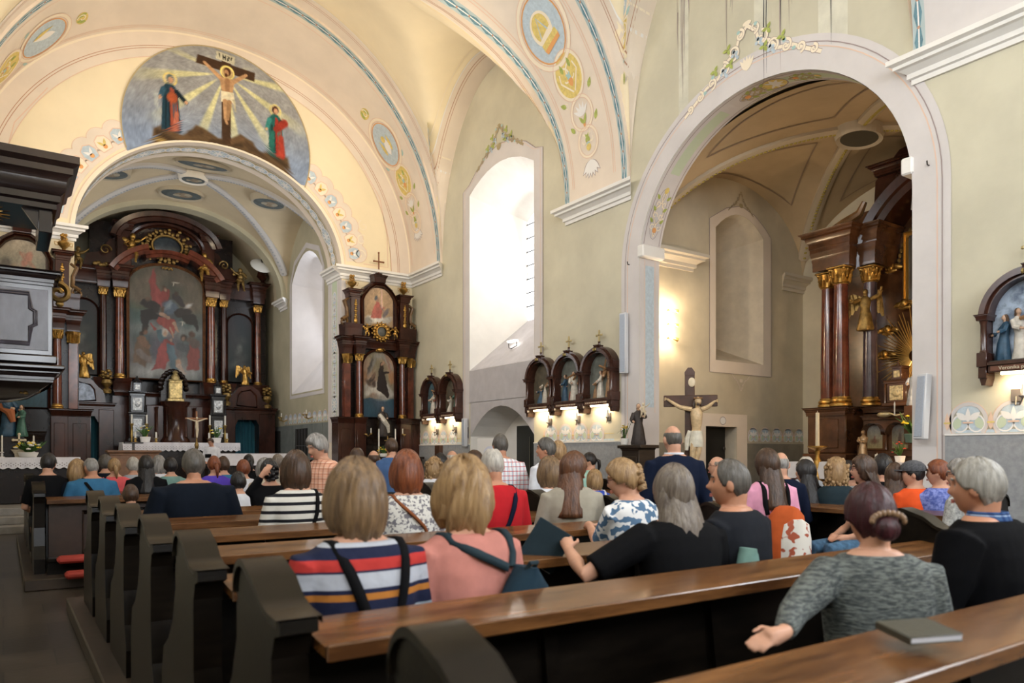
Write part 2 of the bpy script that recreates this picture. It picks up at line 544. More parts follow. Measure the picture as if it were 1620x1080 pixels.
BWS = [win_poly(x - 1.0, x + 1.0, 4.3, 7.6, 0.4) for x in (.8, 4.3, 7.8)]  # outer pair unseen, added so the pulpit front reflects daylight
wall('wall_back', [(XL - .5, 0), (XR + .5, 0), (XR + .5, zt), (XL - .5, zt)], BWS, lambda u, v, d: (u, -6 - d, v), 0.5, PLASTER, [(w, 0.4) for w in BWS], WHITE)

# glass of the windows
def pane(name, poly, fn, d, bars=4):
    mb = MB()
    mb.add([fn(u, v, d) for u, v in poly], [tuple(t) for t in tessellate_polygon([[Vector((u, v, 0)) for u, v in poly]])])
    o = structure(mb.build(name, GLOW))
    us = [p[0] for p in poly]; vs = [p[1] for p in poly]
    mb = MB()
    u0, u1, v0, v1 = min(us), max(us), min(vs), max(vs)
    for k in range(1, bars):
        v = v0 + (v1 - v0)*k/bars
        mb.tube([fn(u0, v, d - .03), fn(u1, v, d - .03)], 0.016, 6)
    for k in (1, 2):
        u = u0 + (u1 - u0)*k/3
        mb.tube([fn(u, v0, d - .03), fn(u, v1 - .1, d - .03)], 0.016, 6)
    f = mb.build('window_bars', mat('lead_bars', (0.05, 0.05, 0.055), 0.6), o)
    return o
pane('window_1', W1b, fR, 1.18, 8)
pane('window_2', W0b, fR, 0.38)
for k, w in enumerate(LW): pane('window_%d' % (k + 3), w, fL, 0.38)
for k, w in enumerate(BWS): pane('window_%d' % (k + 12), w, lambda u, v, d: (u, -6 - d, v), 0.38)

# floor of worn stone slabs
FL = mat('stone_slab_floor', (0.085, 0.075, 0.065), 0.30, var=0.3, vscale=2.0, bump=0.1, bscale=18)
t = FL.node_tree; b = t.nodes['Principled BSDF']
br = nd(t, 'ShaderNodeTexBrick'); br.inputs['Scale'].default_value = 1.0
br.inputs['Brick Width'].default_value = 0.62; br.inputs['Row Height'].default_value = 0.5
br.inputs['Mortar Size'].default_value = 0.006
br.inputs['Color1'].default_value = (0.070, 0.054, 0.040, 1); br.inputs['Color2'].default_value = (0.038, 0.030, 0.024, 1)
br.inputs['Mortar'].default_value = (0.02, 0.018, 0.016, 1)
tc = nd(t, 'ShaderNodeTexCoord'); t.links.new(tc.outputs['Object'], br.inputs['Vector'])
t.links.new(br.outputs['Color'], b.inputs['Base Color'])
mb = MB(); mb.box(-3, 17, -6.6, 28, -0.25, 0.0); structure(mb.build('floor', FL))
# raised floor of the chancel and the steps in front of it
STEP = mat('pale_stone_step', (0.27, 0.25, 0.225), 0.5, var=0.2, vscale=6)
for k, (y0, z) in enumerate(((16.1, 0.14), (16.5, 0.28), (16.9, 0.42))):
    mb = MB(); mb.box(XL, XR, y0, 28, z - 0.14, z, 0.01); structure(mb.build('trim_%d' % (k + 1), STEP))
for k, (y0, z) in enumerate(((20.4, 0.56), (20.8, 0.70))):
    mb = MB(); mb.box(1.1, 7.7, y0, 28, z - 0.14, z, 0.01); structure(mb.build('trim_%d' % (k + 4), STEP))

# moulded cornices
CORN = [(0, 0), (0, -0.62), (0.05, -0.62), (0.05, -0.50), (0.10, -0.48), (0.10, -0.36), (0.20, -0.26), (0.26, -0.24), (0.26, -0.16), (0.34, -0.12), (0.34, 0), (0.0, 0)]
CORN = [(a*0.75, b*0.52) for a, b in CORN]
def cornice(name, p0, p1, n, z, m=WHITE, ext0=True, ext1=True):
    """profile swept along p0 -> p1 (2-D), projecting towards n"""
    mb = MB()
    poly = CORN[:-1]
    rings = []
    d = Vector((p1[0]-p0[0], p1[1]-p0[1])).normalized()
    rings = []
    for q, e in ((p0, -1 if ext0 else 0), (p1, 1 if ext1 else 0)):
        rings.append([(q[0] + n[0]*a + d.x*a*e, q[1] + n[1]*a + d.y*a*e, z + b) for a, b in poly])
    mb.loft(rings)
    return structure(mb.build(name, m))
kk = 6
for (a, b) in ((17.34, YF), (10.17, 12.04), (3.1, 4.95), (-4.2, -2.6)):
    for X, n in ((XR, -1), (XL, 1)):
        cornice('trim_%d' % kk, (X, a), (X, b), (n, 0), ZS + .04, ext1=(b < YF)); kk += 1
cornice('trim_%d' % kk, (7.5, YF), (XR, YF), (0, -1), ZS + .04, ext0=True, ext1=False); kk += 1
cornice('trim_%d' % kk, (XL, YF), (1.3, YF), (0, -1), ZS + .04, ext0=False, ext1=True); kk += 1
cornice('trim_%d' % kk, (7.5, YF), (7.5, 20.1), (-1, 0), ZS + .04, ext0=False, ext1=False); kk += 1

# ------------------------------------------------------------------ chancel
CX0, CX1, CY0, CY1 = 1.1, 7.7, 20.1, 25.0
CHW = mat('chancel_wall_plaster', (0.48, 0.44, 0.31), 0.85, var=0.12, vscale=0.9, bump=0.1, bscale=25)
CHV = mat('chancel_vault_plaster', (0.54, 0.445, 0.30), 0.85, var=0.10, vscale=0.9, bump=0.1, bscale=25)
RIB = mat('blue_grey_rib', (0.34, 0.36, 0.38), 0.8, var=0.15, vscale=9)
def cross_vault_h(u, v, hu, hv, ru, rv, z0, dome=0.25):
    a = ru*sqrt(max(0, 1 - (u/hu)**2)); b = rv*sqrt(max(0, 1 - (v/hv)**2))
    k = 0.07
    return z0 + k*math.log(math.exp(a/k) + math.exp(b/k)) - k*.69 + dome*(1 - (u/hu)**2)*(1 - (v/hv)**2)
def cross_vault(name, x0, x1, y0, y1, ru, rv, z0, m, dome=0.25, n=40):
    cx, cy, hu, hv = (x0+x1)/2, (y0+y1)/2, (x1-x0)/2, (y1-y0)/2
    rows = [[(cx - hu*cos(pi*i/n), cy - hv*cos(pi*j/n), cross_vault_h(-hu*cos(pi*i/n), -hv*cos(pi*j/n), hu, hv, ru, rv, z0, dome)) for i in range(n+1)] for j in range(n+1)]
    mb = MB(); mb.grid(rows); mb.grid([[(x, y, z + .3) for x, y, z in r] for r in rows])
    return structure(mb.build(name, m, smooth=True, sharp=0))
cross_vault('ceiling_chancel', CX0, CX1, CY0, 24.4, 2.62, 2.3, 6.5, CHV, 0.2)
def cvz(x, y): return cross_vault_h(x - 4.4, y - 22.25, 3.3, 2.15, 2.62, 2.3, 6.5, 0.2)
# far arch of the chancel and the vault behind it
mb = MB()
n = 36
for y0, y1, r in ((24.4, 24.9, 0.18),):
    A = [(4.4 + (3.3 - r)*cos(pi*i/n), 6.5 + (2.62 - r)*sin(pi*i/n)) for i in range(n+1)]
    B = [(4.4 + 3.5*cos(pi*i/n), 6.5 + 2.95*sin(pi*i/n)) for i in range(n+1)]
    for y in (y0, y1): mb.grid([[(x, y, z) for x, z in A], [(x, y, z) for x, z in B]])
    mb.grid([[(x, y0, z) for x, z in A], [(x, y1, z) for x, z in A]])
structure(mb.build('ceiling_chancel_arch', CHW, smooth=True, sharp=40))
mb = MB()
A = [(4.4 + 3.3*cos(pi*i/n), 6.5 + 2.7*sin(pi*i/n)) for i in range(n+1)]
mb.grid([[(x, 24.9, z) for x, z in A], [(x, 27.2, z) for x, z in A]])
structure(mb.build('ceiling_apse', CHV, smooth=True))
CW = win_poly(21.1, 23.9, 3.35, 6.9, 0.75); CWb = win_poly(21.7, 23.0, 4.7, 6.6, 0.4)
wall('wall_chancel_right', [(CY0, 0), (27.2, 0), (27.2, 10.5), (CY0, 10.5)], [CW], lambda u, v, d: (CX1 + d, u, v), 1.0, CHW, [(CWb, 0.95)], LILAC)
pane('window_8', CWb, lambda u, v, d: (CX1 + d, u, v), 0.93)
CW2 = win_poly(21.1, 23.6, 4.2, 6.9, 0.6)
wall('wall_chancel_left', [(CY0, 0), (27.2, 0), (27.2, 10.5), (CY0, 10.5)], [CW2], lambda u, v, d: (CX0 - d, u, v), 0.6, CHW, [(CW2, 0.5)], LILAC)
pane('window_9', CW2, lambda u, v, d: (CX0 - d, u, v), 0.48)
mb = MB(); mb.box(CX0 - .6, CX1 + 1, 27.2, 27.5, 0, 10.5); structure(mb.build('wall_chancel_back', CHW))
mb = MB(); mb.box(XL - .5, CX0 - .6, YF + 1, YF + 1.3, 0, 13); mb.box(CX1 + .99, 11, YF + 1, YF + 1.3, 0, 13); structure(mb.build('wall_outer_front', CHW))
cornice('trim_%d' % kk, (CX1, 24.3), (CX1, 25.0), (-1, 0), 6.5); kk += 1
cornice('trim_%d' % kk, (CX0, 24.3), (CX0, 25.0), (1, 0), 6.5); kk += 1

# ------------------------------------------------------------------ side chapel on the right
PX0, PX1, PY0, PY1 = 10.1, 14.9, 4.75, 10.2
fP = lambda u, v, d: (u, PY1 + d, v)
PW = win_poly(11.97, 13.5, 3.35, 6.05, 0.38); PWb = win_poly(11.55, 12.35, 3.9, 5.4, 0.25)
PD = [(11.67, 0), (12.62, 0), (12.62, 2.0), (11.67, 2.0)]
PWs = win_poly(12.0, 12.75, 3.75, 5.75, 0.2)
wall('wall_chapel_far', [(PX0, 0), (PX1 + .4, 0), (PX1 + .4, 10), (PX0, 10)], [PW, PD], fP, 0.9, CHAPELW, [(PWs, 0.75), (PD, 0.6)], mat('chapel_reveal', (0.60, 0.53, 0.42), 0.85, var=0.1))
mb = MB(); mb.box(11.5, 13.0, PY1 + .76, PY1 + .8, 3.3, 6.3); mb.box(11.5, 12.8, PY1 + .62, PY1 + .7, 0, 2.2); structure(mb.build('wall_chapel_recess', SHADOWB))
mb = MB()
for (a, b, c, d) in ((12.06, 12.3, 4.95, 5.35),):
    mb.box(a, b, PY1 + .70, PY1 + .74, c, d)
structure(mb.build('window_10', mat('amber_glass', (0.9, 0.6, 0.15), 0.3, emit=(1.0, 0.78, 0.35), estr=1.6)))
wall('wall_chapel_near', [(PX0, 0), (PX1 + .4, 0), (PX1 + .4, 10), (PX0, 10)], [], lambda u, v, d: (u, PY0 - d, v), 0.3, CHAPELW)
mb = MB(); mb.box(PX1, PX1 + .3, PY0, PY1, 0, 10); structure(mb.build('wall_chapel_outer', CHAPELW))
# arch reinforcing the chapel wall side (inner face of the nave wall)
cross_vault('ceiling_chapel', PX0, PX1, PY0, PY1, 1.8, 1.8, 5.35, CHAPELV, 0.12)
wall('wall_chapel_inner', [(4.5, 8.4), (4.5, 5.32)] + [(7.475 - 2.60*cos(pi*k/30), 5.32 + 1.84*sin(pi*k/30)) for k in range(31)] + [(10.4, 5.32), (10.4, 8.4)], [], lambda u, v, d: (10.095 + d, u, v), 0.02, CHAPELV)
def pvz(x, y): return cross_vault_h(x - 12.5, y - 7.475, 2.4, 2.725, 1.8, 1.8, 5.35, 0.12)
for (p0, p1, n) in (((10.1, PY1), (11.25, PY1), (0, -1)), ((PX1 - 0.75, PY1), (PX1, PY1), (0, -1))):
    cornice('trim_%d' % kk, p0, p1, n, 5.36, mat('chapel_cornice', (0.66, 0.60, 0.50), 0.8)); kk += 1
mb = MB(); mb.box(9.55, 10.12, 9.80, 9.96, 5.02, 5.24, 0.02); mb.box(9.55, 10.12, 4.97, 5.12, 5.02, 5.24, 0.02)
structure(mb.build('trim_%d' % kk, WHITE)); kk += 1

# ------------------------------------------------------------------ painted pictures (pigment per vertex)
import numpy as np
def lin(c): return tuple((x/12.92 if x <= 0.04045 else ((x+0.055)/1.055)**2.4) for x in c)
def paint(U, V, bg, shapes, grain=0.06, seed=0, asp=1.0):
    """U, V arrays; bg: function or colour; shapes painted in order, colours as display values"""
    R = np.zeros(U.shape + (3,))
    R[:] = bg(U, V) if callable(bg) else bg
    for s in shapes:
        k = s[0]; col = np.array(s[-2]); soft = s[-1]
        if k == 'e':
            _, cx, cy, rx, ry, rot = s[:6]
            c, q = cos(rot), sin(rot)
            x = (U-cx)*c + (V-cy)*q; y = -(U-cx)*q + (V-cy)*c
            d = (np.sqrt((x/rx)**2 + (y/ry)**2) - 1) * min(rx, ry)
        elif k == 'c':
            _, x0, y0, x1, y1, r0, r1 = s[:7]
            dx, dy = x1-x0, (y1-y0)*asp
            t = np.clip(((U-x0)*dx + (V-y0)*asp*dy)/(dx*dx+dy*dy+1e-9), 0, 1)
            d = np.sqrt((U-x0-t*dx)**2 + ((V-y0)*asp-t*dy)**2) - (r0 + (r1-r0)*t)
        elif k == 'p':
            P = s[1]; ins = np.zeros(U.shape, bool); d = np.full(U.shape, 1e9)
            for (ax, ay), (bx, by) in zip(P, P[1:] + P[:1]):
                cond = ((ay > V) != (by > V)) & (U < (bx-ax)*(V-ay)/((by-ay) or 1e-9) + ax)
                ins ^= cond
                ey = (by-ay)*asp
                t = np.clip(((U-ax)*(bx-ax) + (V-ay)*asp*ey)/((bx-ax)**2+ey**2+1e-9), 0, 1)
                d = np.minimum(d, np.sqrt((U-ax-t*(bx-ax))**2 + ((V-ay)*asp-t*ey)**2))
            d = np.where(ins, -d, d)
        a = np.clip(0.5 - d/max(soft, 1e-4), 0, 1)[..., None]
        R = R*(1-a) + col*a
    if grain:
        rs = np.random.RandomState(seed)
        g = np.zeros(U.shape)
        for f in (3.1, 7.3, 15.7):
            p = rs.rand(4)*6
            g += np.sin(U*f*2+p[0] + 2*np.sin(V*f*1.3+p[1]))*np.sin(V*f*2.2+p[2] + 1.7*np.sin(U*f+p[3]))
        R = R*(1 + grain*g[..., None]/2 + (rs.rand(*U.shape)[..., None]-.5)*grain)
    R = np.clip(R, 0, 1)
    return np.where(R <= .04045, R/12.92, ((R+.055)/1.055)**2.4)

def picture(name, P, U, V, cols, mask=None, parent=None, matname='oil_paint', rough=0.45, spec=0.35, closed=False):
    """P(u, v) -> 3-D; U, V 2-D arrays"""
    nr, nc = U.shape
    vs = [P(float(U[i, j]), float(V[i, j])) for i in range(nr) for j in range(nc)]
    fs = []
    for i in range(nr-1):
        for j in range(nc if closed else nc-1):
            j2 = (j+1) % nc
            if mask is None or mask[i, j]: fs.append((i*nc+j, i*nc+j2, (i+1)*nc+j2, (i+1)*nc+j))
    me = bpy.data.meshes.new(name); me.from_pydata(vs, [], fs)
    at = me.color_attributes.new('pigment', 'FLOAT_COLOR', 'POINT')
    buf = np.ones((nr*nc, 4), dtype=np.float32); buf[:, :3] = cols.reshape(-1, 3)
    at.data.foreach_set('color', buf.ravel())
    me.materials.append(attr_mat(matname, rough, spec))
    o = bpy.data.objects.new(name, me)
    return link(o, parent)

def figure(x, y, h, robe, robe2=None, skin=(.78, .6, .47), hair=(.25, .17, .1), lean=0.0, arms=None, halo=None, soft=.02):
    """a standing draped figure, feet at (x, y), height h"""
    dk = tuple(c*.55 for c in robe); lt = tuple(min(1, c*1.3+.04) for c in robe)
    hx, hy = x + lean*h, y + h*.9
    S = []
    if halo: S += [('e', hx, hy, h*.115, h*.115, 0, halo, soft), ('e', hx, hy, h*.09, h*.09, 0, (.78, .72, .6), soft)]
    S += [('p', [(x-.16*h, y), (x+.17*h, y), (x+.13*h+lean*h*.5, y+.45*h), (hx+.13*h, y+.72*h), (hx+.05*h, y+.82*h), (hx-.06*h, y+.82*h), (hx-.13*h, y+.72*h), (x-.14*h+lean*h*.5, y+.4*h)], robe, soft)]
    if robe2: S += [('p', [(x-.02*h, y), (x+.14*h, y+.02*h), (hx+.10*h, y+.7*h), (hx, y+.78*h), (hx-.02*h, y+.4*h)], robe2, soft)]
    for k in (-.09, -.02, .06, .11):
        S.append(('c', x+k*h, y+.03*h, hx+k*.7*h, y+.6*h, .008*h, .012*h, dk if k < .05 else lt, soft))
    S += [('c', hx-.11*h, y+.7*h, hx-.12*h+(arms[0] if arms else 0)*h, y+(.5 + (arms[1] if arms else 0))*h, .045*h, .035*h, lt, soft)]
    S += [('c', hx+.11*h, y+.7*h, hx+.1*h+(arms[2] if arms else 0)*h, y+(.5 + (arms[3] if arms else 0))*h, .045*h, .035*h, dk, soft)]
    if arms:
        S += [('e', hx-.12*h+arms[0]*h, y+(.5+arms[1])*h, .03*h, .03*h, 0, skin, soft), ('e', hx+.1*h+arms[2]*h, y+(.5+arms[3])*h, .03*h, .03*h, 0, skin, soft)]
    S += [('e', hx, hy+.01*h, .062*h, .075*h, 0, hair, soft), ('e', hx+.01*h, hy-.01*h, .042*h, .055*h, 0, skin, soft)]
    return S

# the large round painting above the chancel arch
cxm, czm, rm = 4.42, 9.13, 2.2
arcz = lambda x: 6.35 + 2.66*sqrt(max(0, 1 - ((x-4.4)/3.17)**2))
NA, NR = 220, 90
U = np.zeros((NR+1, NA)); V = np.zeros((NR+1, NA))
ox, oz = 4.45, 10.2
for j in range(NA):
    a = 2*pi*j/NA; t = 0.0
    while t < 6:
        x, z = ox + t*cos(a), oz + t*sin(a)
        if (x-cxm)**2 + (z-czm)**2 > rm*rm or z < arcz(x): break
        t += 0.01
    for i in range(NR+1):
        U[i, j] = ox + t*i/NR*cos(a); V[i, j] = oz + t*i/NR*sin(a)
def bgc(U, V):
    r = np.sqrt((U-4.5)**2 + (V-10.8)**2)
    base = np.array([.60, .60, .60])[None, None] * np.ones(U.shape + (3,))
    blue = np.array([.52, .58, .68])
    k = np.clip((10.1-V)/1.2, 0, 1)[..., None]
    c = base*(1-k) + blue*k
    ang = np.arctan2(V-10.75, U-4.5)
    ray = np.clip(np.sin(ang*13+1.2)*2.2 - .9, 0, 1)*np.clip((r-.25)/.2, 0, 1)*np.clip(1.15 - (r-.9)/1.3, 0, 1)*np.clip((.35-(V-10.75))/.3, 0, 1)
    ray = ray[..., None]*.85
    return c*(1-ray) + np.array([.86, .84, .62])*ray
BRN = (.27, .19, .13)
S = []
S += [('p', [(2.86, 8.2), (2.86, 8.72), (2.9, 9.05), (3.05, 9.13), (3.2, 9.18), (3.5, 9.0), (3.69, 9.15), (3.83, 9.34), (4.0, 9.3), (4.34, 9.14), (4.6, 9.17), (4.86, 9.37), (5.0, 9.3), (5.17, 9.24), (5.3, 9.0), (5.45, 9.06), (5.64, 9.19), (5.85, 9.1), (6.04, 9.04), (6.13, 8.65), (6.2, 8), (4.4, 7.5)], (.36, .28, .19), .06)]
for (a, b, c, d, cc) in ((3.0, 8.95, 3.4, 8.8, .5), (3.7, 9.1, 3.95, 9.2, .62), (4.2, 9.02, 4.9, 9.1, .55), (5.0, 9.15, 5.5, 8.9, .6), (3.2, 9.08, 3.5, 8.95, .8), (5.6, 9.05, 6.0, 8.8, .5), (4.6, 9.1, 4.9, 9.25, .8), (5.2, 8.85, 5.9, 8.55, .7)):
    S.append(('c', a, b, c, d, .07, .05, (.5*cc, .38*cc, .26*cc), .06))
S += [('c', 2.95, 8.8, 3.5, 8.72, .04, .04, (.62, .52, .3), .05), ('c', 5.1, 8.75, 5.6, 8.6, .03, .03, (.45, .5, .3), .05)]
S += [('p', [(4.42, 9.05), (4.63, 9.05), (4.64, 11.22), (4.41, 11.22)], BRN, .02),
      ('p', [(3.82, 10.84), (3.86, 11.05), (5.22, 10.98), (5.2, 10.76)], BRN, .02)]
sk = (.74, .58, .42)
S += [('e', 4.55, 10.80, .17, .17, 0, (.93, .86, .5), .02), ('e', 4.55, 10.79, .135, .135, 0, (.75, .65, .45), .02),
      ('c', 4.42, 10.60, 4.02, 10.90, .055, .035, sk, .02), ('c', 4.68, 10.60, 5.0, 10.86, .055, .035, sk, .02),
      ('p', [(4.36, 10.66), (4.72, 10.66), (4.67, 10.25), (4.43, 10.25)], sk, .03), ('c', 4.55, 10.6, 4.55, 10.3, .06, .05, (.6, .45, .32), .04),
      ('p', [(4.40, 10.32), (4.70, 10.34), (4.74, 10.06), (4.62, 10.1), (4.40, 10.05)], (.86, .82, .7), .02), ('c', 4.7, 10.15, 4.74, 9.9, .03, .02, (.75, .72, .6), .02),
      ('c', 4.50, 10.08, 4.50, 9.68, .06, .035, sk, .02), ('c', 4.60, 10.08, 4.56, 9.66, .06, .035, (.62, .48, .34), .02), ('c', 4.50, 9.66, 4.54, 9.55, .035, .03, sk, .02),
      ('e', 4.55, 10.82, .085, .10, 0, (.28, .17, .1), .02), ('e', 4.53, 10.79, .055, .08, .2, (.66, .5, .36), .02), ('e', 4.52, 10.73, .035, .045, 0, (.3, .18, .1), .02)]
S += [('p', [(4.28, 11.07), (4.30, 11.27), (4.73, 11.23), (4.72, 11.03)], (.80, .78, .68), .015)]
for k, ch in enumerate('INRI'):     # the title board of the cross
    x0 = 4.36 + k*.095; z0 = 11.16 - k*.008
    d = (.12, .12, .12)
    S.append(('c', x0, z0-.055, x0, z0+.055, .009, .009, d, .006))
    if ch == 'N': S += [('c', x0, z0+.055, x0+.045, z0-.055, .008, .008, d, .006), ('c', x0+.045, z0-.055, x0+.045, z0+.055, .009, .009, d, .006)]
    if ch == 'R': S += [('c', x0, z0+.05, x0+.035, z0+.045, .008, .008, d, .006), ('c', x0+.04, z0+.045, x0+.035, z0, .008, .008, d, .006), ('c', x0+.035, z0, x0, z0, .008, .008, d, .006), ('c', x0+.01, z0, x0+.045, z0-.055, .008, .008, d, .006)]
S += figure(3.28, 9.05, 1.36, (.13, .24, .30), (.62, .30, .22), hair=(.36, .42, .42), lean=-.02, arms=(-.04, .05, .16, .06), halo=(.88, .80, .48))
S += [('c', 3.36, 9.12, 3.40, 9.5, .06, .05, (.72, .42, .33), .03), ('c', 2.95, 9.85, 2.96, 9.6, .05, .04, (.7, .72, .72), .03), ('e', 3.3, 9.85, .12, .13, 0, (.66, .33, .2), .03)]
S += figure(5.76, 9.0, 1.30, (.14, .36, .34), (.60, .20, .16), hair=(.25, .13, .08), lean=-.03, arms=(-.05, .0, -.02, .12), halo=(.86, .8, .5))
S += [('c', 5.95, 9.9, 5.75, 9.7, .10, .08, (.58, .2, .15), .04), ('c', 5.9, 9.05, 5.86, 9.5, .08, .07, (.66, .24, .18), .04), ('c', 5.62, 9.1, 5.66, 9.6, .05, .05, (.15, .4, .36), .03)]
cols = paint(U, V, bgc, S, grain=.10, seed=3)
o = picture('wall_painting', lambda u, v: (u, YF - .022, v), U, V, cols, closed=True, matname='fresco', rough=.8, spec=.2)
tag(o, 'large round crucifixion painting on the wall above the chancel arch', 'painting')
d = Deco(lambda u, v, o_: (u, YF - .022 - o_, v))
rim = [(cxm + rm*cos(a), czm + rm*sin(a)) for a in [2*pi*k/160 for k in range(161)] if czm + rm*sin(a) > arcz(cxm + rm*cos(a)) + .01]
k0 = max(range(len(rim)), key=lambda k: (rim[k][0]-rim[k-1][0])**2 + (rim[k][1]-rim[k-1][1])**2)
rim = rim[k0:] + rim[:k0]
d.ribbon(rim, .03, 0)
o.select_set(False); d.build('rim', [mat('paint_rim', (.45, .36, .2), .8)], o)

# ------------------------------------------------------------------ painted ornament on the building
def bead_chain(D, path, w, step=.30, m=D_BLUE):
    """chain of overlapping long links along a path"""
    # resample the path
    P = [path[0]]; acc = 0.0; out = [path[0]]
    for a, b in zip(path, path[1:]):
        L = sqrt((b[0]-a[0])**2 + (b[1]-a[1])**2); t = 0
        while acc + (L - t) >= step/2:
            t += step/2 - acc; acc = 0
            out.append((a[0] + (b[0]-a[0])*t/L, a[1] + (b[1]-a[1])*t/L))
        acc += L - t
    D.ribbon(path, w*1.15, 16, 0)
    for k in range(0, len(out) - 2, 2):
        p, q, r = out[k], out[k+1], out[k+2]
        dx, dy = r[0]-p[0], r[1]-p[1]; L = sqrt(dx*dx+dy*dy) or 1; nx, ny = -dy/L, dx/L
        D.ribbon([p, (q[0]+nx*w*.22, q[1]+ny*w*.22), (r[0]+nx*w*.02, r[1]+ny*w*.02)], w*.30, m, 1)
        D.ribbon([p, (q[0]-nx*w*.28, q[1]-ny*w*.28), (r[0], r[1])], w*.34, D_BK if m == D_BK else m, 1)
        D.ribbon([p, q, r], w*.14, D_W, 2)
        D.disc(r[0], r[1], w*.16, w*.16, D_RED, 3, n=8, rings=1)
BAND_TAB = {}
def band_fn(B, key):
    tab = [(0.0, 0.0)]; p = band_pt(B, 0, .5)
    for i in range(1, 301):
        q = band_pt(B, pi*i/300, .5); tab.append((tab[-1][0] + (q-p).length, pi*i/300)); p = q
    L = tab[-1][0]; W = abs(B[0][0] - B[1][0])
    def a_of(u):
        if u <= 0: return 0
        if u >= L: return pi
        lo, hi = 0, 300
        while hi - lo > 1:
            m = (lo+hi)//2
            if tab[m][0] <= u: lo = m
            else: hi = m
        t = (u - tab[lo][0])/(tab[hi][0]-tab[lo][0] + 1e-9)
        return tab[lo][1] + (tab[hi][1]-tab[lo][1])*t
    return (lambda u, v, o: band_pt(B, a_of(u), v/W, 0.06 + o)), L, W

def medal_chain(D, us, vc, flip=1, W=1.8):
    """fan, two circles, yellow circle and big oval, from the springing upwards"""
    uf, u1, u2, u3, u4 = us
    s = flip
    for k in range(7):          # white fan
        D.leaf(uf + s*.16, vc, .34, .10, (pi if s > 0 else 0) + (k-3)*.27, D_W, 2)
        D.leaf(uf + s*.16, vc, .36, .13, (pi if s > 0 else 0) + (k-3)*.27, D_FL, 1)
    for (u, r) in ((u1, .27), (u2, .29)):
        D.ring(u, vc, r*1.05, r, .055, D_CR, 3); D.ring(u, vc, r*1.14, r*1.09, .012, D_PK, 4); D.ring(u, vc, r*.95, r*.9, .012, D_PK, 4)
    D.curl(u1+s*.05, vc-.12, .12, .8, 0, .035, D_CR, 4); D.curl(u1+s*.05, vc+.12, .12, .8, 0, .035, D_CR, 4, sgn=-1)
    D.leaf(u1, vc-.06, .2, .08, .6*s, D_G, 5); D.leaf(u1, vc+.06, .2, .08, -.6*s, D_G, 5); D.disc(u1-s*.10, vc, .07, .07, D_Y, 6, 10, 1); D.disc(u1-s*.04, vc, .04, .05, D_TQ, 6, 8, 1)
    for k in range(5): D.leaf(u2-s*.05, vc, .26, .07, (0 if s > 0 else pi) + (k-2)*.45, D_W, 5)
    for k in (-1, 1): D.leaf(u2-s*.2, vc, .2, .07, (0 if s > 0 else pi) + k*.55, D_G, 6)
    D.leaf(u2-s*.27, vc, .16, .07, 0 if s > 0 else pi, D_O, 5)
    for u_, v_, a_ in ((u1+s*.3, vc+.3, .6), (u1+s*.3, vc-.3, -.6), (u2+s*.3, vc+.34, .8), (u2+s*.3, vc-.34, -.8), (u3+s*.5, vc+.4, .7), (u3+s*.5, vc-.4, -.7)):
        D.leaf(u_, v_, .18, .09, a_*s + (0 if s > 0 else pi), D_G if u_*s < u3*s else D_TQ, 3)
        D.curl(u_, v_, .08, .7, 0, .02, D_CR, 3, 1, 10)
    D.disc(u3, vc, .40, .33, D_Y, 2); D.ring(u3, vc, .42, .35, .05, D_CR, 3); D.ring(u3, vc, .455, .385, .012, D_PK, 4)
    D.curl(u3, vc-.11, .2, .6, 0, .035, D_CR, 4); D.curl(u3, vc+.11, .2, .6, 0, .035, D_CR, 4, -1)
    D.ribbon([(u3-s*.3, vc-.02), (u3, vc-.24), (u3+s*.15, vc-.2)], .03, D_CR, 4); D.ribbon([(u3-s*.3, vc+.02), (u3, vc+.24), (u3+s*.15, vc+.2)], .03, D_CR, 4)
    D.leaf(u3-s*.2, vc, .24, .12, 0 if s > 0 else pi, D_O, 5); D.leaf(u3-s*.05, vc-.05, .16, .07, .8, D_TQ, 6); D.leaf(u3-s*.05, vc+.05, .16, .07, -.8, D_TQ, 6)
    D.leaf(u3+s*.1, vc-.1, .18, .08, 0 if s > 0 else pi, D_G, 6); D.leaf(u3+s*.1, vc+.12, .18, .08, 0 if s > 0 else pi, D_G, 6)
    D.disc(u4, vc, .55, .43, D_LB, 2); D.ring(u4, vc, .57, .45, .022, D_O, 4); D.ring(u4, vc, .66, .53, .07, D_CR, 3); D.ring(u4, vc, .70, .57, .012, D_PK, 4); D.ring(u4, vc, .615, .49, .012, D_PK, 4)

dB, LB_, WB = band_fn(BAND_B, 'B')
D = Deco(dB)
for v in (.07, WB-.10): bead_chain(D, [(k*.11 + .05, v) for k in range(int(LB_/.11))], .13, .30)
for v in (.26, .31, WB-.34, WB-.39): D.ribbon([(.35 + k*.15, v) for k in range(int((LB_-.7)/.15))], .014, D_PK, 1)
medal_chain(D, (.62, 1.13, 1.68, 2.41, 3.33), WB*.46)
medal_chain(D, tuple(LB_ - x for x in (.62, 1.13, 1.68, 2.41, 3.33)), WB*.46, -1)
u4, vc = 3.33, WB*.46       # book with the eye triangle in the oval
D.disc(u4+.06, vc-.02, .30, .24, D_CR, 5); D.disc(u4+.08, vc-.02, .24, .19, D_Y, 6)
D.ribbon([(u4-.08, vc+.10), (u4+.26, vc+.0), (u4-.06, vc-.13), (u4-.08, vc+.10)], .03, D_LB, 8)
D.poly([(u4-.14, vc-.17), (u4-.06, vc-.17), (u4-.02, vc+.17), (u4-.14, vc+.17)], D_CR, 9)
D.poly([(u4-.26, vc-.2), (u4-.14, vc-.2), (u4-.12, vc+.22), (u4-.24, vc+.24)], D_Y, 9)
D.poly([(u4-.34, vc-.17), (u4-.25, vc-.2), (u4-.23, vc+.24), (u4-.31, vc+.23)], D_O, 9)
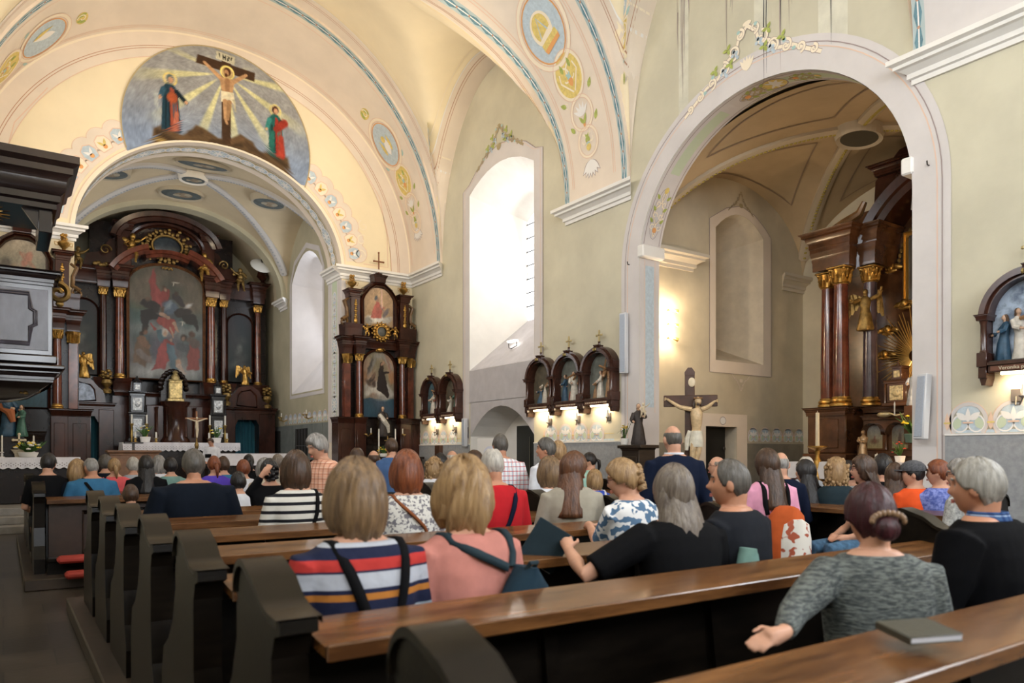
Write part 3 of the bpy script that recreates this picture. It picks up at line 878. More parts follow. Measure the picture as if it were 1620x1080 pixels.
structure(D.build('trim_31', DPAL))

dA, LA_, WA = band_fn(BAND_A, 'A')
D = Deco(dA)
bead_chain(D, [(k*.11 + .05, WA-.10) for k in range(int(LA_/.11))], .15, .36)
for v in (.10, .15, WA-.30): D.ribbon([(.35 + k*.15, v) for k in range(int((LA_-.7)/.15))], .014, D_PK, 1)
medal_chain(D, (1.09, 1.44, 1.91, 2.58, 3.62), WA*.37)
medal_chain(D, (LA_-1.2, 15.3, 14.7, 13.65, 12.6), WA*.33, -1)
u4, vc = 3.62, WA*.37
D.leaf(u4-.3, vc, .5, .22, .1, D_W, 6); D.disc(u4+.15, vc, .09, .08, D_Y, 7, 10, 1); D.leaf(u4-.25, vc+.14, .45, .1, .1, D_Y, 6); D.leaf(u4-.25, vc-.14, .45, .1, -.1, D_Y, 6)
u4 = 12.6; vc = WA*.33
D.leaf(u4-.3, vc, .6, .2, .15, D_W, 6); D.leaf(u4+.3, vc+.1, .55, .1, 2.9, D_Y, 7)
for u_, s_ in ((4.55, 1), (11.65, -1)):
    D.disc(u_, WA*.36, .14, .17, D_Y, 2); D.leaf(u_-.1, WA*.36-.12, .25, .1, .3, D_G, 3); D.leaf(u_-.1, WA*.36+.12, .25, .1, -.3, D_G, 3); D.curl(u_, WA*.36, .12, 1, 0, .03, D_CR, 4)
structure(D.build('trim_32', DPAL))
dC, LC_, WC = band_fn(BAND_C, 'C')
D = Deco(dC)
for v in (.08, WC-.10): bead_chain(D, [(k*.11 + .05, v) for k in range(int(LC_/.11))], .13, .34)
structure(D.build('trim_33', DPAL))

# painted borders on the groined bays
def bay_fn(B0, B1, lr): return lambda x, y, o: (x, y, bay_h(x, y, B0, B1, lr) - .02 - o)
for nm, B0, B1, lr in (('trim_34', BAND_B[0], BAND_A[1], 4.2), ('trim_35', BAND_C[0], BAND_B[1], 4.6)):
    y0, y1 = B0[0], B1[0]; yc, hw = (y0+y1)/2, (y1-y0)/2
    mb = MB()
    h = lambda x, y, o: bay_h(x, y, B0, B1, lr) - o
    for sgn in (1, -1):
        X = lambda w: XC + sgn*(HW - w)
        for (wa, wb, m, o) in ((0.0, .55, D_PINK, .012), (.42, .435, D_RED, .018), (.36, .372, D_RED, .018), (.55, .575, D_W, .016), (.72, .74, D_CR, .018)):
            mb.m = m
            N = 60
            rows = []
            for q in range(5):
                w = wa + (wb-wa)*q/4
                rows.append([(X(w), yc + (hw-.0-w*.8)*cos(pi*k/N), h(X(w), yc + (hw-.0-w*.8)*cos(pi*k/N), o)) for k in range(N+1)])
            mb.grid(rows)
    for (ya, dirn) in ((y0, 1), (y1, -1)):
        for (wa, wb, m, o) in ((0.0, .42, D_PINK, .014), (.30, .312, D_RED, .02), (.25, .26, D_RED, .02), (.42, .44, D_W, .018), (.56, .575, D_CR, .018)):
            mb.m = m; N = 60
            rows = []
            for q in range(3):
                y = ya + dirn*(wa + (wb-wa)*q/2)
                rows.append([(XC + HW*cos(pi*(.03 + .94*k/N)), y, h(XC + HW*cos(pi*(.03 + .94*k/N)), y, o)) for k in range(N+1)])
            mb.grid(rows)
    structure(mb.build(nm, DPAL, smooth=True))

# hanging ornament at the feet of the groins: painted on a little plane patch that follows the groin
def pendant(name, top, bot, right):
    top, bot = Vector(top), Vector(bot)
    ax = (top - bot); L = ax.length; ax.normalize(); rt = Vector(right).normalized(); n = rt.cross(ax); n.normalize()
    if n.dot(Vector((0, 0, 1.45)) - bot) < 0: n = -n
    D = Deco(lambda u, v, o: bot + ax*u + rt*v + n*(.05 + o))
    D.leaf(0, 0, .22, .1, 0, D_G, 1); D.ribbon([(.18, 0), (.3, .05), (.4, -.04), (.5, 0)], .03, D_CR, 1); D.leaf(.36, -.04, .16, .09, 1.0, D_TQ, 2)
    D.poly([(.52, -.12), (.52, .12), (1.02, .24), (1.02, -.24)], D_CR, 1); D.poly([(.56, -.09), (.56, .09), (.99, .19), (.99, -.19)], D_Y, 2)
    for s in (-1, 1):
        D.curl(.86, s*.09, .09, .9, 0, .03, D_CR, 3, s, 12); D.leaf(.62, 0, .16, .06, s*.6, D_W, 3); D.leaf(.74, 0, .2, .06, s*.5, D_W, 3)
        D.leaf(1.05, s*.16, .2, .1, s*1.3, D_TQ, 2); D.ribbon([(1.05, s*.05), (1.15, s*.24), (1.3, s*.28), (1.45, s*.2)], .05, D_CR, 2); D.curl(1.22, s*.26, .09, .8, 0, .03, D_CR, 2, s, 10)
    D.disc(1.3, 0, .24, .22, D_LB, 2); D.ring(1.3, 0, .26, .24, .04, D_CR, 3); D.disc(1.32, 0, .07, .06, D_Y, 4, 10, 1); D.leaf(1.2, -.12, .2, .08, .6, D_W, 4); D.leaf(1.2, .12, .2, .08, -.6, D_W, 4)
    for k in range(5): D.leaf(1.5, 0, .16, .08, (k-2)*.6, D_G if k % 2 else D_Y, 3)
    return structure(D.build(name, DPAL))
pendant('trim_36', (8.72, 16.42, 9.75), (9.24, 17.05, 8.25), (.35, .7, .12))
pendant('trim_37', (8.93, 9.60, 9.55), (9.36, 10.02, 8.15), (.3, .75, .1))

# chancel-arch wall: borders, scalloped ornament round the arch, lunette band
D = Deco(lambda u, v, o: (u, YF - .004 - o, v))
def ell_arc(cx, z, rx, rz, a0, a1, n=48): return [(cx + rx*cos(a0 + (a1-a0)*k/n), z + rz*sin(a0 + (a1-a0)*k/n)) for k in range(n+1)]
def front_arc(w, n=72): return [(XC + (HW-w)*(abs(cos(pi*k/n))**(2/2.1))*(1 if cos(pi*k/n) >= 0 else -1), ZS + (5.15-w)*(sin(pi*k/n)**(2/2.1))) for k in range(n+1)]
D.ribbon(front_arc(.32), .66, D_PINK, 0)
for w_, m_ in ((.40, D_RED), (.45, D_RED), (.645, D_PK)): D.ribbon(front_arc(w_), .014, m_, 2)
D.ribbon(front_arc(.05), .10, D_CR, 1)
D.ribbon(ell_arc(4.4, 6.35, 3.14, 2.66, .02, pi-.02), .09, D_CR, 2)
D.ribbon(ell_arc(4.4, 6.35, 3.48, 3.0, .10, pi-.10), .46, D_PINK, 0)
D.ribbon(ell_arc(4.4, 6.35, 3.19, 2.70, .02, pi-.02), .014, D_PK, 3)
for side in (0, 1):
    for k in range(7):
        a = .17 + k*.118 if side == 0 else pi - .17 - k*.118
        rx, rz = 3.50, 3.02
        c = (4.4 + rx*cos(a), 6.35 + rz*sin(a))
        nx, nz = cos(a)/rx, sin(a)/rz; q = sqrt(nx*nx+nz*nz); nx, nz = nx/q, nz/q
        tx, tz = -nz, nx
        big = k % 2 == 0
        D.disc(c[0]+nx*.12, c[1]+nz*.12, .25, .25, D_PINK, 1 + (k % 2)*.5, 16, 1); D.ring(c[0]+nx*.12, c[1]+nz*.12, .255, .255, .012, D_PK, 0)
        P_ = lambda u_, v_: (c[0] + tx*u_ + nx*v_, c[1] + tz*u_ + nz*v_)
        sh = [P_(-.12, -.16), P_(.12, -.16), P_(.17, 0), P_(.13, .13), P_(0, .19), P_(-.13, .13), P_(-.17, 0)]
        D.poly(sh, D_LB if big else D_CR, 3); D.ribbon(sh, .022, D_PK, 4, closed=True)
        D.disc(*P_(0, -.07), .05, .05, D_O, 5, 8, 1)
        for s in (-1, 1): D.leaf(*P_(0, -.05), .17, .06, atan2(nz, nx) + s*.6, D_W if big else D_Y, 5)
# cream panel outline in the spandrels
for s in (1, -1):
    x1 = XC + s*4.45
    D.ribbon([(XC + s*3.72, 6.62), (x1, 6.62), (XC + s*4.42, 7.5), (XC + s*4.2, 8.5), (XC + s*3.6, 9.4)], .02, D_PK, 2)
    D.ribbon([(XC + s*3.5, 6.52), (XC + s*4.55, 6.52), (XC + s*4.5, 7.2)], .014, D_RED, 2)
    for k in range(3): D.curl(XC + s*(3.62+.05*k), 6.85 + .4*k, .16, 1.0, k, .03, D_CR, 3, s)
structure(D.build('trim_38', DPAL))
# guilloche in the reveal of the chancel arch
def ta_pt(u, v, o):     # u: length along the inner face from the right foot, v: depth
    H = 6.35
    if u < H: return (7.5 - .003 - o, YF + v, u)
    a = (u - H)/2.86
    if a <= pi: return (4.4 + (3.1 - .003 - o)*cos(a), YF + v, H + (2.62 - .003 - o)*sin(a))
    return (1.3 + .003 + o, YF + v, H - (u - H - pi*2.86))
D = Deco(ta_pt)
D.ribbon([(1.75 + k*.2, .5) for k in range(24)], .98, D_LIL, 0)
D.ribbon([(6.5 + k*.2, .5) for k in range(45)], .5, D_OCH, 1)
D.ribbon([(1.9 + k*.2, .5) for k in range(23)], .36, D_GL, 1)
for L0, L1 in ((1.95, 6.1), (6.6, 15.2)):
    n_ = int((L1-L0)/.34)
    for k in range(n_):
        u = L0 + .2 + k*(L1-L0-.3)/n_
        big = k % 5 == 2
        r1, r2 = (.24, .17) if big else (.16, .12)
        D.disc(u, .5, r1, r2, D_LB, 2, 14, 1); D.ring(u, .5, r1*1.1, r2*1.12, .035, D_W, 3, 18)
        D.disc(u, .5, r1*.55, r2*.55, D_TQ, 4, 10, 1)
        for q in range(8): D.leaf(u, .5, r1*.8, .05, q*pi/4, D_W, 5)
    for v in (.28, .72): D.ribbon([(L0-.05 + k*.2, v) for k in range(int((L1-L0+.1)/.2)+1)], .02, D_W, 3)
for v in (.16, .84): D.ribbon([(1.8 + k*.2, v) for k in range(22)], .012, D_PK, 2)
structure(D.build('trim_39', DPAL))
mb = MB(); mb.box(7.49, 7.62, YF-.012, YF, 1.68, 6.1); structure(mb.build('trim_40', LILAC))

# right wall: painted window frame with crest, frame of the chapel arch with scroll crest, frieze, damp streaks
D = Deco(lambda u, v, o: (XR - .003 - o, u, v))
fr = [(12.88, 3.2), (12.88, 8.05)] + [(p[0], p[1]) for p in [(13.15, 8.12), (13.5, 8.38), (14.1, 8.62), (14.58, 8.7), (15.1, 8.62), (15.6, 8.38), (15.95, 8.12), (16.25, 8.02)]] + [(16.25, 1.7)]
inn = [(13.21, 3.2), (13.21, 7.86)] + [(p[0], p[1]) for p in seg_top(13.21, 15.95, 7.86, .42, 7)[::-1]][0:8] + [(15.95, 7.86), (15.95, 1.7)]
D.mb.m = D_LIL
nn = 11
A_ = [fr[0], fr[1], fr[2], fr[3], fr[4], fr[5], fr[6], fr[7], fr[8], fr[9], fr[10]]
tops = seg_top(13.21, 15.95, 7.86, .42, 6)[::-1]
B_ = [(13.21, 3.2), (13.21, 7.6)] + [tops[0], tops[1], tops[2], tops[3], tops[4], tops[5], tops[6]] + [(15.95, 7.6), (15.95, 1.7)]
D.mb.grid([[D.P(u, v, 0) for u, v in A_], [D.P(u, v, 0) for u, v in B_]])
D.ribbon(fr, .018, D_FL, 3)
D.ribbon([(u + (.09 if u > 14.6 else -.09)*-1, v) for u, v in fr], .010, D_PK, 2)
def scroll_crest(D, cu, cv, W, H, m0=D_CR, ml=D_FL, flip=1, fruit=True):
    """a rocaille crest: paired scrolls rising to the middle"""
    T = lambda x, y: (cu + x*W, cv + y*H)
    for s in (-1, 1):
        spec = [(.10, .78, .11, s), (.20, .50, .15, -s), (.34, .26, .15, s), (.52, .10, .12, -s), (.70, -.06, .10, s), (.86, -.22, .08, -s)]
        for (x, y, r, sg) in spec:
            u, v = T(s*x, y)
            D.curl(u, v, r*W*.62, 1.1, pi/2 if sg > 0 else -pi/2, .068*W*.6, ml, 3, sg*1)
            D.curl(u, v, r*W*.62, 1.1, pi/2 if sg > 0 else -pi/2, .050*W*.6, m0, 4 + .3*sg, sg*1)
        pts = [T(s*x, y) for x, y in ((0, .9), (.12, .72), (.16, .5), (.3, .38), (.42, .14), (.6, .06), (.75, -.12), (.95, -.34))]
        D.ribbon(pts, .085*W*.62, ml, 2); D.ribbon(pts, .065*W*.62, m0, 2.6 + .2*s)
        if fruit:
            for (x, y) in ((.17, .44), (.33, .18)):
                for q in range(6):
                    D.disc(cu + s*x*W + .05*cos(q), cv + y*H + .06*sin(q*1.7), .03, .03, D_LB, 5, 8, 1)
            for (x, y) in ((.28, .62), (.24, .30), (.47, .32)): 
                for q in range(3): D.leaf(*T(s*x, y), .10, .06, q*2.1, D_G, 5)
            for (x, y) in ((.12, .85), (.62, -.02), (.5, .22)): D.disc(*T(s*x, y), .035, .03, D_TQ, 5, 8, 1)
    D.disc(*T(0, .95), .06*W, .05*H, m0, 4, 10, 1)
    for q in (-2, -1, 0, 1, 2): D.leaf(*T(0, .0), .30*H, .07, pi/2 + q*.3, m0, 5 + q*.3)
scroll_crest(D, 14.6, 8.55, 1.05, .62, D_OCH, D_FL)
# frame round the chapel arch
def ch_arc(rw, rz, y0=None): return [(7.465 + (2.475+rw)*cos(pi*k/40), 4.86 + (2.32+rz)*sin(pi*k/40)) for k in range(41)]
bl = [(4.99-.2, 0.0)] + [(u, v) for u, v in [(7.465 - (2.475+.2)*cos(pi*k/40), 4.86 + (2.32+.2)*sin(pi*k/40)) for k in range(41)]] + [(9.94+.2, 0.0)]
D.ribbon(bl, .40, D_LIL, 0)
for w_, mm in ((.37, D_FL), (.31, D_PK), (.43, D_LIL)):
    D.ribbon([(4.99-w_, 0.0)] + [(7.465 - (2.475+w_)*cos(pi*k/40), 4.86 + (2.32+w_)*sin(pi*k/40)) for k in range(41)] + [(9.94+w_, 0.0)], .014 if mm != D_LIL else .09, mm, 2 if mm != D_LIL else 1)
scroll_crest(D, 7.55, 7.42, 1.35, .78)
# frieze of fleurs above the stone panels
def motif(D, u, v, s=1.0, k=1):
    D.ribbon([(u + .20*s*cos(a), v + .13 + .215*s*sin(a)) for a in [pi*q/14 for q in range(-3, 18)]], .045*s, D_LIL, 1)
    D.ribbon([(u + .225*s*cos(a), v + .13 + .24*s*sin(a)) for a in [pi*q/14 for q in range(-3, 18)]], .008, D_PK, 2)
    for q in (-1, 1):
        D.disc(u + q*.09*s, v + .12, .085*s, .10*s, D_LB, 2, 12, 1); D.leaf(u + q*.15*s, v + .04, .17*s, .10*s, pi/2 - q*.35*-1, D_GL, 4); D.leaf(u + q*.02*s, v + .15, .15*s, .08*s, pi/2 + q*-.9, D_W, 5)
        D.ring(u + q*.09*s, v + .11, .09*s, .10*s, .018, D_W, 3, 14)
    D.disc(u, v + .25, .13*s, .07*s, D_LB, 1, 10, 1)
    D.leaf(u, v + .12, .18*s, .06*s, pi/2, D_W, 6); D.ribbon([(u-.06*s, v+.12), (u+.06*s, v+.12)], .02, D_PK, 6)
    D.leaf(u + .24*s, v + .03, .22*s, .06*s, pi/2, D_PK, 4); D.ribbon([(u+.2*s, v+.12), (u+.28*s, v+.12)], .02, D_Y, 5)
for lo, hi in ((.9, 4.58), (10.62, 12.85), (16.35, 19.0)):
    n_ = int((hi-lo)/.49)
    D.ribbon([(lo, 1.715), (hi, 1.715)], .035, D_LB, 0)
    D.ribbon([(lo, 1.835), (hi, 1.835)], .010, D_Y, 0)
    for k in range(n_): motif(D, hi - .26 - k*.49, 1.70)
# damp streaks that run down from the vault above the chapel arch
rr = random.Random(5)
for k in range(26):
    u = rr.choice([8.95, 8.8, 7.9, 7.25, 6.9, 6.8, 6.15, 6.0]) + rr.uniform(-.08, .08)
    top = rr.uniform(8.6, 9.9); ln = rr.uniform(.3, 2.0)
    D.ribbon([(u, top), (u + .01, top - ln*.5), (u, top - ln)], [rr.uniform(.004, .022), rr.uniform(.006, .022), .002], D_FL if k % 3 else D_BK, 1)
structure(D.build('trim_41', DPAL))
# damp patches bleeding below
mb = MB()
wtr = mat('washed_plaster', (0.68, 0.66, 0.55), 0.85, var=0.1)
for u, w_ in ((8.87, .22), (7.3, .25), (6.1, .45)):
    mb.add([(XR-.002, u-w_/2, 7.2), (XR-.002, u+w_/2, 7.2), (XR-.002, u+w_/2, 9.8), (XR-.002, u-w_/2, 9.8)], [(0, 1, 2, 3)])
structure(mb.build('trim_42', wtr))

# reveal of the chapel arch: panels and scrolls
def cha_pt(u, v, o):
    H = 4.86
    if u < H: return (XR + v, 9.94 - .003 - o, u)
    a = (u - H)/2.40
    return (XR + v, 7.465 + (2.475 - .003 - o)*cos(a), H + (2.32 - .003 - o)*sin(a))
D = Deco(cha_pt)
D.ribbon([(.1 + k*.2, .25) for k in range(64)], .48, D_LIL, 0)
for v in (.06, .44): D.ribbon([(5.3 + k*.15, v) for k in range(45)], .014, D_FL, 2)
for v in (.12, .38): D.ribbon([(2.2 + k*.2, v) for k in range(15)], .010, D_PK, 2)
D.poly([(2.3, .14), (4.9, .14), (4.9, .36), (2.3, .36)], D_LB, 1)
D.ribbon([(6.6 + k*.12, .25) for k in range(12)], .22, D_GL, 2); D.ribbon([(8.9 + k*.12, .25) for k in range(14)], .22, D_GL, 2)
def scrollwork(D, u, vc, L, w=.2, mm=D_CR):
    for s in (-1, 1):
        pts = [(u + L*t, vc + s*w*.8*sin(pi*1.0*t)*cos(2*pi*t)) for t in [k/24 for k in range(25)]]
        D.ribbon(pts, .035, D_FL, 3); D.ribbon(pts, .022, mm, 4)
        for t, r in ((.2, .06), (.45, .07), (.7, .06)):
            D.curl(u + L*t, vc + s*w*.55, r, 1.0, t*4, .022, mm, 4, s, 12)
            D.leaf(u + L*(t+.1), vc + s*w*.6, .12, .06, s*.8, D_G, 5)
        D.ring(u + L*.5, vc, L*.55, w*1.0, .010, D_FL, 2)
    D.disc(u + L, vc, .06, .05, D_Y, 6, 10, 1); D.disc(u + .12, vc, .05, .05, D_O, 6, 8, 1)
scrollwork(D, 5.45, .25, .85, .14)
for uu in (8.25,): scrollwork(D, uu, .25, .5, .12, D_OCH)
D.disc(8.65 + .2, .25, .20, .16, D_Y, 3, 16, 1); D.ring(8.85, .25, .21, .17, .02, D_FL, 4)
for q in range(8): D.leaf(8.85, .25, .16, .06, q*pi/4, D_W, 5)
scrollwork(D, 9.1, .25, .5, .12, D_OCH)
structure(D.build('trim_43', DPAL))
# grey-lilac sill of the tall window and the paler wall strip below it
mb = MB(); mb.add([(XR+.0, 13.215, 3.505), (XR+.0, 15.945, 3.505), (10.79, 15.095, 4.756), (10.79, 13.855, 4.756)], [(0, 1, 2, 3)])
mb.add([(XR-.004, 13.21, 2.7), (XR-.004, 15.95, 2.7), (XR-.004, 15.95, 3.5), (XR-.004, 13.21, 3.5)], [(0, 1, 2, 3)])
dr_ = seg_top(13.21, 15.9, 1.87, .70, 12)
mb.grid([[(XR-.004, u, v) for u, v in dr_], [(XR-.004, u, 2.71) for u, v in dr_]])
structure(mb.build('trim_61', mat('sill_lilac_grey', (.50, .48, .50), .8, var=.08)))
# stone panels (dado) with their white capping
mb = MB(); mw = MB()
for lo, hi in ((-6, 4.58), (10.3, 13.19), (15.92, YF)):
    n_ = max(1, round((hi-lo)/1.15)); st = (hi-lo)/n_
    for k in range(n_): mb.box(XR-.03, XR+.01, lo + k*st + .004, lo + (k+1)*st - .004, 0, 1.665)
    mw.box(XR-.04, XR+.01, lo, hi, 1.668, 1.69)
for lo, hi in ((7.5, XR), (XL, 1.3)):
    n_ = 2; st = (hi-lo)/n_
    for k in range(n_): mb.box(lo + k*st + .004, lo + (k+1)*st - .004, YF-.03, YF+.01, 0, 1.9)
structure(mb.build('baseboard_right', GREYST)); structure(mw.build('trim_44', PWHITE))
mb = MB()
for k in range(6): mb.box(CX1-.03, CX1+.01, CY0 + .02 + k*.9, CY0 + .88 + k*.9, .7, 2.35)
structure(mb.build('baseboard_chancel', mat('grey_green_panel', (.19, .21, .20), .6, var=.15)))
mb = MB(); mb.box(12.95, PX1, PY1-.02, PY1+.01, 0, 1.66); mb.box(PX0, 11.35, PY1-.02, PY1+.01, 0, 1.66)
structure(mb.build('baseboard_chapel', mat('brown_grey_panel', (.25, .225, .18), .6, var=.15)))
D = Deco(lambda u, v, o: (CX1 - .004 - o, u, v))
for k in range(10): motif(D, CY0 + .3 + k*.45, 2.38, .9)
D.ribbon([(21.0, 3.25), (24.0, 3.25), (24.0, 6.9), (23.6, 7.5), (22.5, 7.85), (21.4, 7.5), (21.0, 6.9)], .16, D_LIL, 1, closed=True)
structure(D.build('trim_45', DPAL))
# chapel far wall: frieze, window frame, door frame
D = Deco(lambda u, v, o: (u, PY1 - .004 - o, v))
for k in range(5): motif(D, 13.15 + k*.4, 1.68, .82)
pf = [(11.78, 3.1), (13.75, 3.1), (13.75, 6.1), (13.55, 6.28), (13.2, 6.5), (12.75, 6.62), (12.3, 6.5), (11.95, 6.3), (11.78, 6.2)]
ph = PW
D.mb.m = D_PINK
D.mb.add([D.P(u, v, 0) for u, v in pf + ph], tessellate_polygon([[Vector((u, v, 0)) for u, v in pf], [Vector((u, v, 0)) for u, v in ph]]))
D.ribbon(pf, .014, D_FL, 2, closed=True)
scroll_crest(D, 12.75, 6.58, .42, .34, D_OCH, D_FL, fruit=False); scroll_crest(D, 12.75, 3.0, .3, -.25, D_PINK, D_FL, fruit=False)
D.mb.m = D_PINK
df = [(11.35, 0), (12.95, 0), (12.95, 2.26), (11.35, 2.26)]; dh = [(11.67, 0), (12.62, 0), (12.62, 2.0), (11.67, 2.0)]
D.mb.add([D.P(u, v, 1) for u, v in df + dh], [(0, 4, 7, 3), (1, 2, 6, 5), (3, 7, 6, 2)])
D.disc(12.18, 2.12, .09, .08, D_W, 3, 14, 1); D.ring(12.18, 2.12, .09, .08, .012, D_FL, 4)
structure(D.build('trim_46', DPAL))

# ribs of the chancel vault with centre boss and painted medallions
def rib_along(name, fz, c, p, w, m, m2, n=24):
    mb = MB()
    A = []; 
    dx, dy = p[0]-c[0], p[1]-c[1]; L = sqrt(dx*dx+dy*dy); nx, ny = -dy/L, dx/L
    for k in range(n+1):
        t = k/n
        x, y = c[0] + dx*t, c[1] + dy*t
        A.append((x, y, fz(x, y) - .03))
    rings = []
    for (x, y, z) in A:
        rings.append([(x + nx*w, y + ny*w, z + .1), (x + nx*w, y + ny*w, z - .03), (x + nx*w*.45, y + ny*w*.45, z - .07), (x - nx*w*.45, y - ny*w*.45, z - .07), (x - nx*w, y - ny*w, z - .03), (x - nx*w, y - ny*w, z + .1)])
    mb.loft(rings)
    mb.m = 1
    for k in range(n*2):
        t = (k+.5)/(n*2); i = int(t*n); s = t*n - i
        q = [A[i][j]*(1-s) + A[i+1][j]*s for j in range(3)]
        mb.ell((q[0], q[1], q[2]-.07), (.035, .035, .02), 6, 4)
    return structure(mb.build(name, [m, m2], smooth=True))
mi = 47
for p in ((1.25, 20.25), (7.55, 20.25), (1.25, 24.25), (7.55, 24.25)):
    rib_along('trim_%d' % mi, cvz, (4.4, 22.3), p, .13, mat('rib_lilac', (.50, .48, .46), .8), RIB); mi += 1
for p in ((10.2, 4.85), (10.2, 10.1), (14.8, 4.85), (14.8, 10.1)):
    rib_along('trim_%d' % mi, pvz, (12.6, 7.5), p, .12, mat('rib_tan', (.50, .42, .31), .8), mat('rib_yellow', (.42, .34, .08), .8)); mi += 1
def medallion(x, y, fz, rx, ry, pic, name='ceiling_medallion', dn=.10):
    z = fz(x, y)
    ex = Vector((1, 0, (fz(x+.2, y) - fz(x-.2, y))/.4)).normalized(); ey = Vector((0, 1, (fz(x, y+.2) - fz(x, y-.2))/.4)).normalized()
    nrm = ex.cross(ey).normalized()
    if nrm.z > 0: nrm = -nrm
    c = Vector((x, y, z)) + nrm*dn
    D = Deco(lambda u, v, o: c + ex*u + ey*v + nrm*o)
    D.mb.grid([[c + ex*(rx+.12)*cos(a) + ey*(ry+.12)*sin(a) - nrm*.15 for a in [2*pi*k/28 for k in range(29)]], [c + ex*(rx+.07)*cos(a) + ey*(ry+.07)*sin(a) + nrm*.03 for a in [2*pi*k/28 for k in range(29)]], [c + ex*rx*cos(a) + ey*ry*sin(a) for a in [2*pi*k/28 for k in range(29)]]])
    D.disc(0, 0, rx, ry, 1, 1)
    D.disc(.05, 0, rx*.45, ry*.5, 2, 2); D.disc(-.12, .05, rx*.2, ry*.25, 3, 3, 10, 1); D.disc(.16, -.05, rx*.18, ry*.3, 3, 3, 10, 1)
    o = structure(D.mb.build(name, pic)); return o
MEDM = [mat('medal_rim', (.42, .36, .26), .7), mat('medal_field', (.10, .12, .12), .8, var=.3, vscale=6), mat('medal_figure', (.28, .22, .15), .8, var=.4, vscale=9), mat('medal_light', (.36, .32, .24), .8)]
for (x, y, rx, ry) in ((4.4, 21.05, .62, .30), (4.35, 23.7, .55, .30), (6.45, 22.1, .42, .55), (2.3, 22.1, .42, .55)):
    medallion(x, y, cvz, rx, ry, MEDM)
medallion(4.4, 22.3, cvz, .30, .26, [mat('boss_rim', (.72, .68, .6), .7)] + MEDM[1:], dn=.17)
medallion(12.7, 7.55, pvz, .36, .30, [mat('boss_rim_tan', (.52, .45, .35), .7), mat('boss_hole', (.08, .07, .05), .8)] + [mat('boss_hole', (.08, .07, .05), .8)]*2, dn=.17)
# painted outlines on the chapel vault
D = Deco(lambda u, v, o: (u, v, pvz(u, v) - .012 - o))
for sx, sy in ((1, 0), (-1, 0), (0, 1), (0, -1)):
    P_ = []
    for (a, b) in ((.55, .10), (.92, .72), (.98, 0), (.92, -.72), (.55, -.10)):
        P_.append((a, b))
    pts = [(.30, 0), (.90, .62), (.95, 0.3), (.96, 0), (.95, -.3), (.90, -.62), (.30, 0)]
    out = []
    for (a, b), (c2, d2) in zip(pts, pts[1:]):
        for k in range(8):
            t = k/8; aa, bb = a + (c2-a)*t, b + (d2-b)*t
            x, y = (aa*sx*2.3 + bb*sy*2.3, aa*sy*2.6 + bb*sx*2.6)
            out.append((12.5 + x, 7.475 + y))
    D.ribbon(out, .03, D_FL, 0, closed=True)
structure(D.build('trim_60', [mat('ch_line', (.30, .22, .16), .8)]*16))

# ------------------------------------------------------------------ altars
MAROON = mat('red_brown_marbled_wood', (0.13, 0.034, 0.018), 0.13, var=0.55, vscale=3.5, spec=0.6, det=8)
MAHOG = mat('dark_polished_wood', (0.045, 0.014, 0.008), 0.2, var=0.55, vscale=2.5, spec=0.4, det=6, stretch=(1, 1, .5))
MAHOG2 = mat('black_brown_polished_wood', (0.016, 0.009, 0.007), 0.26, var=0.5, vscale=2.5, spec=0.35)
GOLD = mat('gilding', (0.50, 0.29, 0.075), 0.34, metal=0.85, var=0.55, vscale=14, bump=0.4, bscale=40)
DGOLD = mat('dull_gilding', (0.30, 0.19, 0.06), 0.45, metal=0.7, var=0.45, vscale=12, bump=0.4, bscale=40)
BRASS = mat('brass', (0.58, 0.40, 0.14), 0.28, metal=0.95, var=0.2, vscale=10)
SILVER = mat('worn_silver', (0.42, 0.44, 0.46), 0.35, metal=0.7, var=0.5, vscale=22, bump=0.5, bscale=45)
IVORY = mat('ivory_paint', (0.66, 0.56, 0.40), 0.45, var=0.15, vscale=12)
WAX = mat('candle_wax', (0.80, 0.77, 0.70), 0.5)
CLOTH = mat('white_altar_cloth', (0.74, 0.73, 0.78), 0.85, var=0.08, vscale=6)
TEAL = mat('teal_curtain', (0.020, 0.12, 0.165), 0.8, var=0.3, vscale=3, stretch=(8, 8, .6))
SKINP = mat('painted_flesh', (0.62, 0.40, 0.27), 0.5, var=0.15, vscale=20)
HAIRP = mat('painted_hair', (0.10, 0.055, 0.03), 0.6)
RBLUE = mat('robe_blue', (0.03, 0.085, 0.15), 0.5, var=0.3, vscale=15)
RWHITE = mat('robe_white', (0.66, 0.62, 0.55), 0.5, var=0.2, vscale=15)
RRED = mat('robe_red', (0.30, 0.055, 0.03), 0.5, var=0.3, vscale=15)
RTAN = mat('robe_tan', (0.34, 0.19, 0.09), 0.5, var=0.3, vscale=15)
RGREEN = mat('robe_green', (0.06, 0.16, 0.12), 0.5, var=0.3, vscale=15)
RDARK = mat('robe_dark', (0.04, 0.03, 0.028), 0.6, var=0.3, vscale=15)
FLG = mat('leaf_green', (0.05, 0.13, 0.02), 0.6, var=0.4, vscale=20)
FLY = mat('yellow_blossom', (0.85, 0.60, 0.03), 0.6)
FLW = mat('white_blossom', (0.80, 0.78, 0.70), 0.6)
FLR = mat('red_blossom', (0.65, 0.06, 0.02), 0.6)

def put(mb, name, m, parent, smooth=True, loc=None, rotz=0.0, label=None, sharp=40):
    o = mb.build(name, m, parent, smooth, loc, rotz, sharp)
    if label: o['label'] = label
    return o

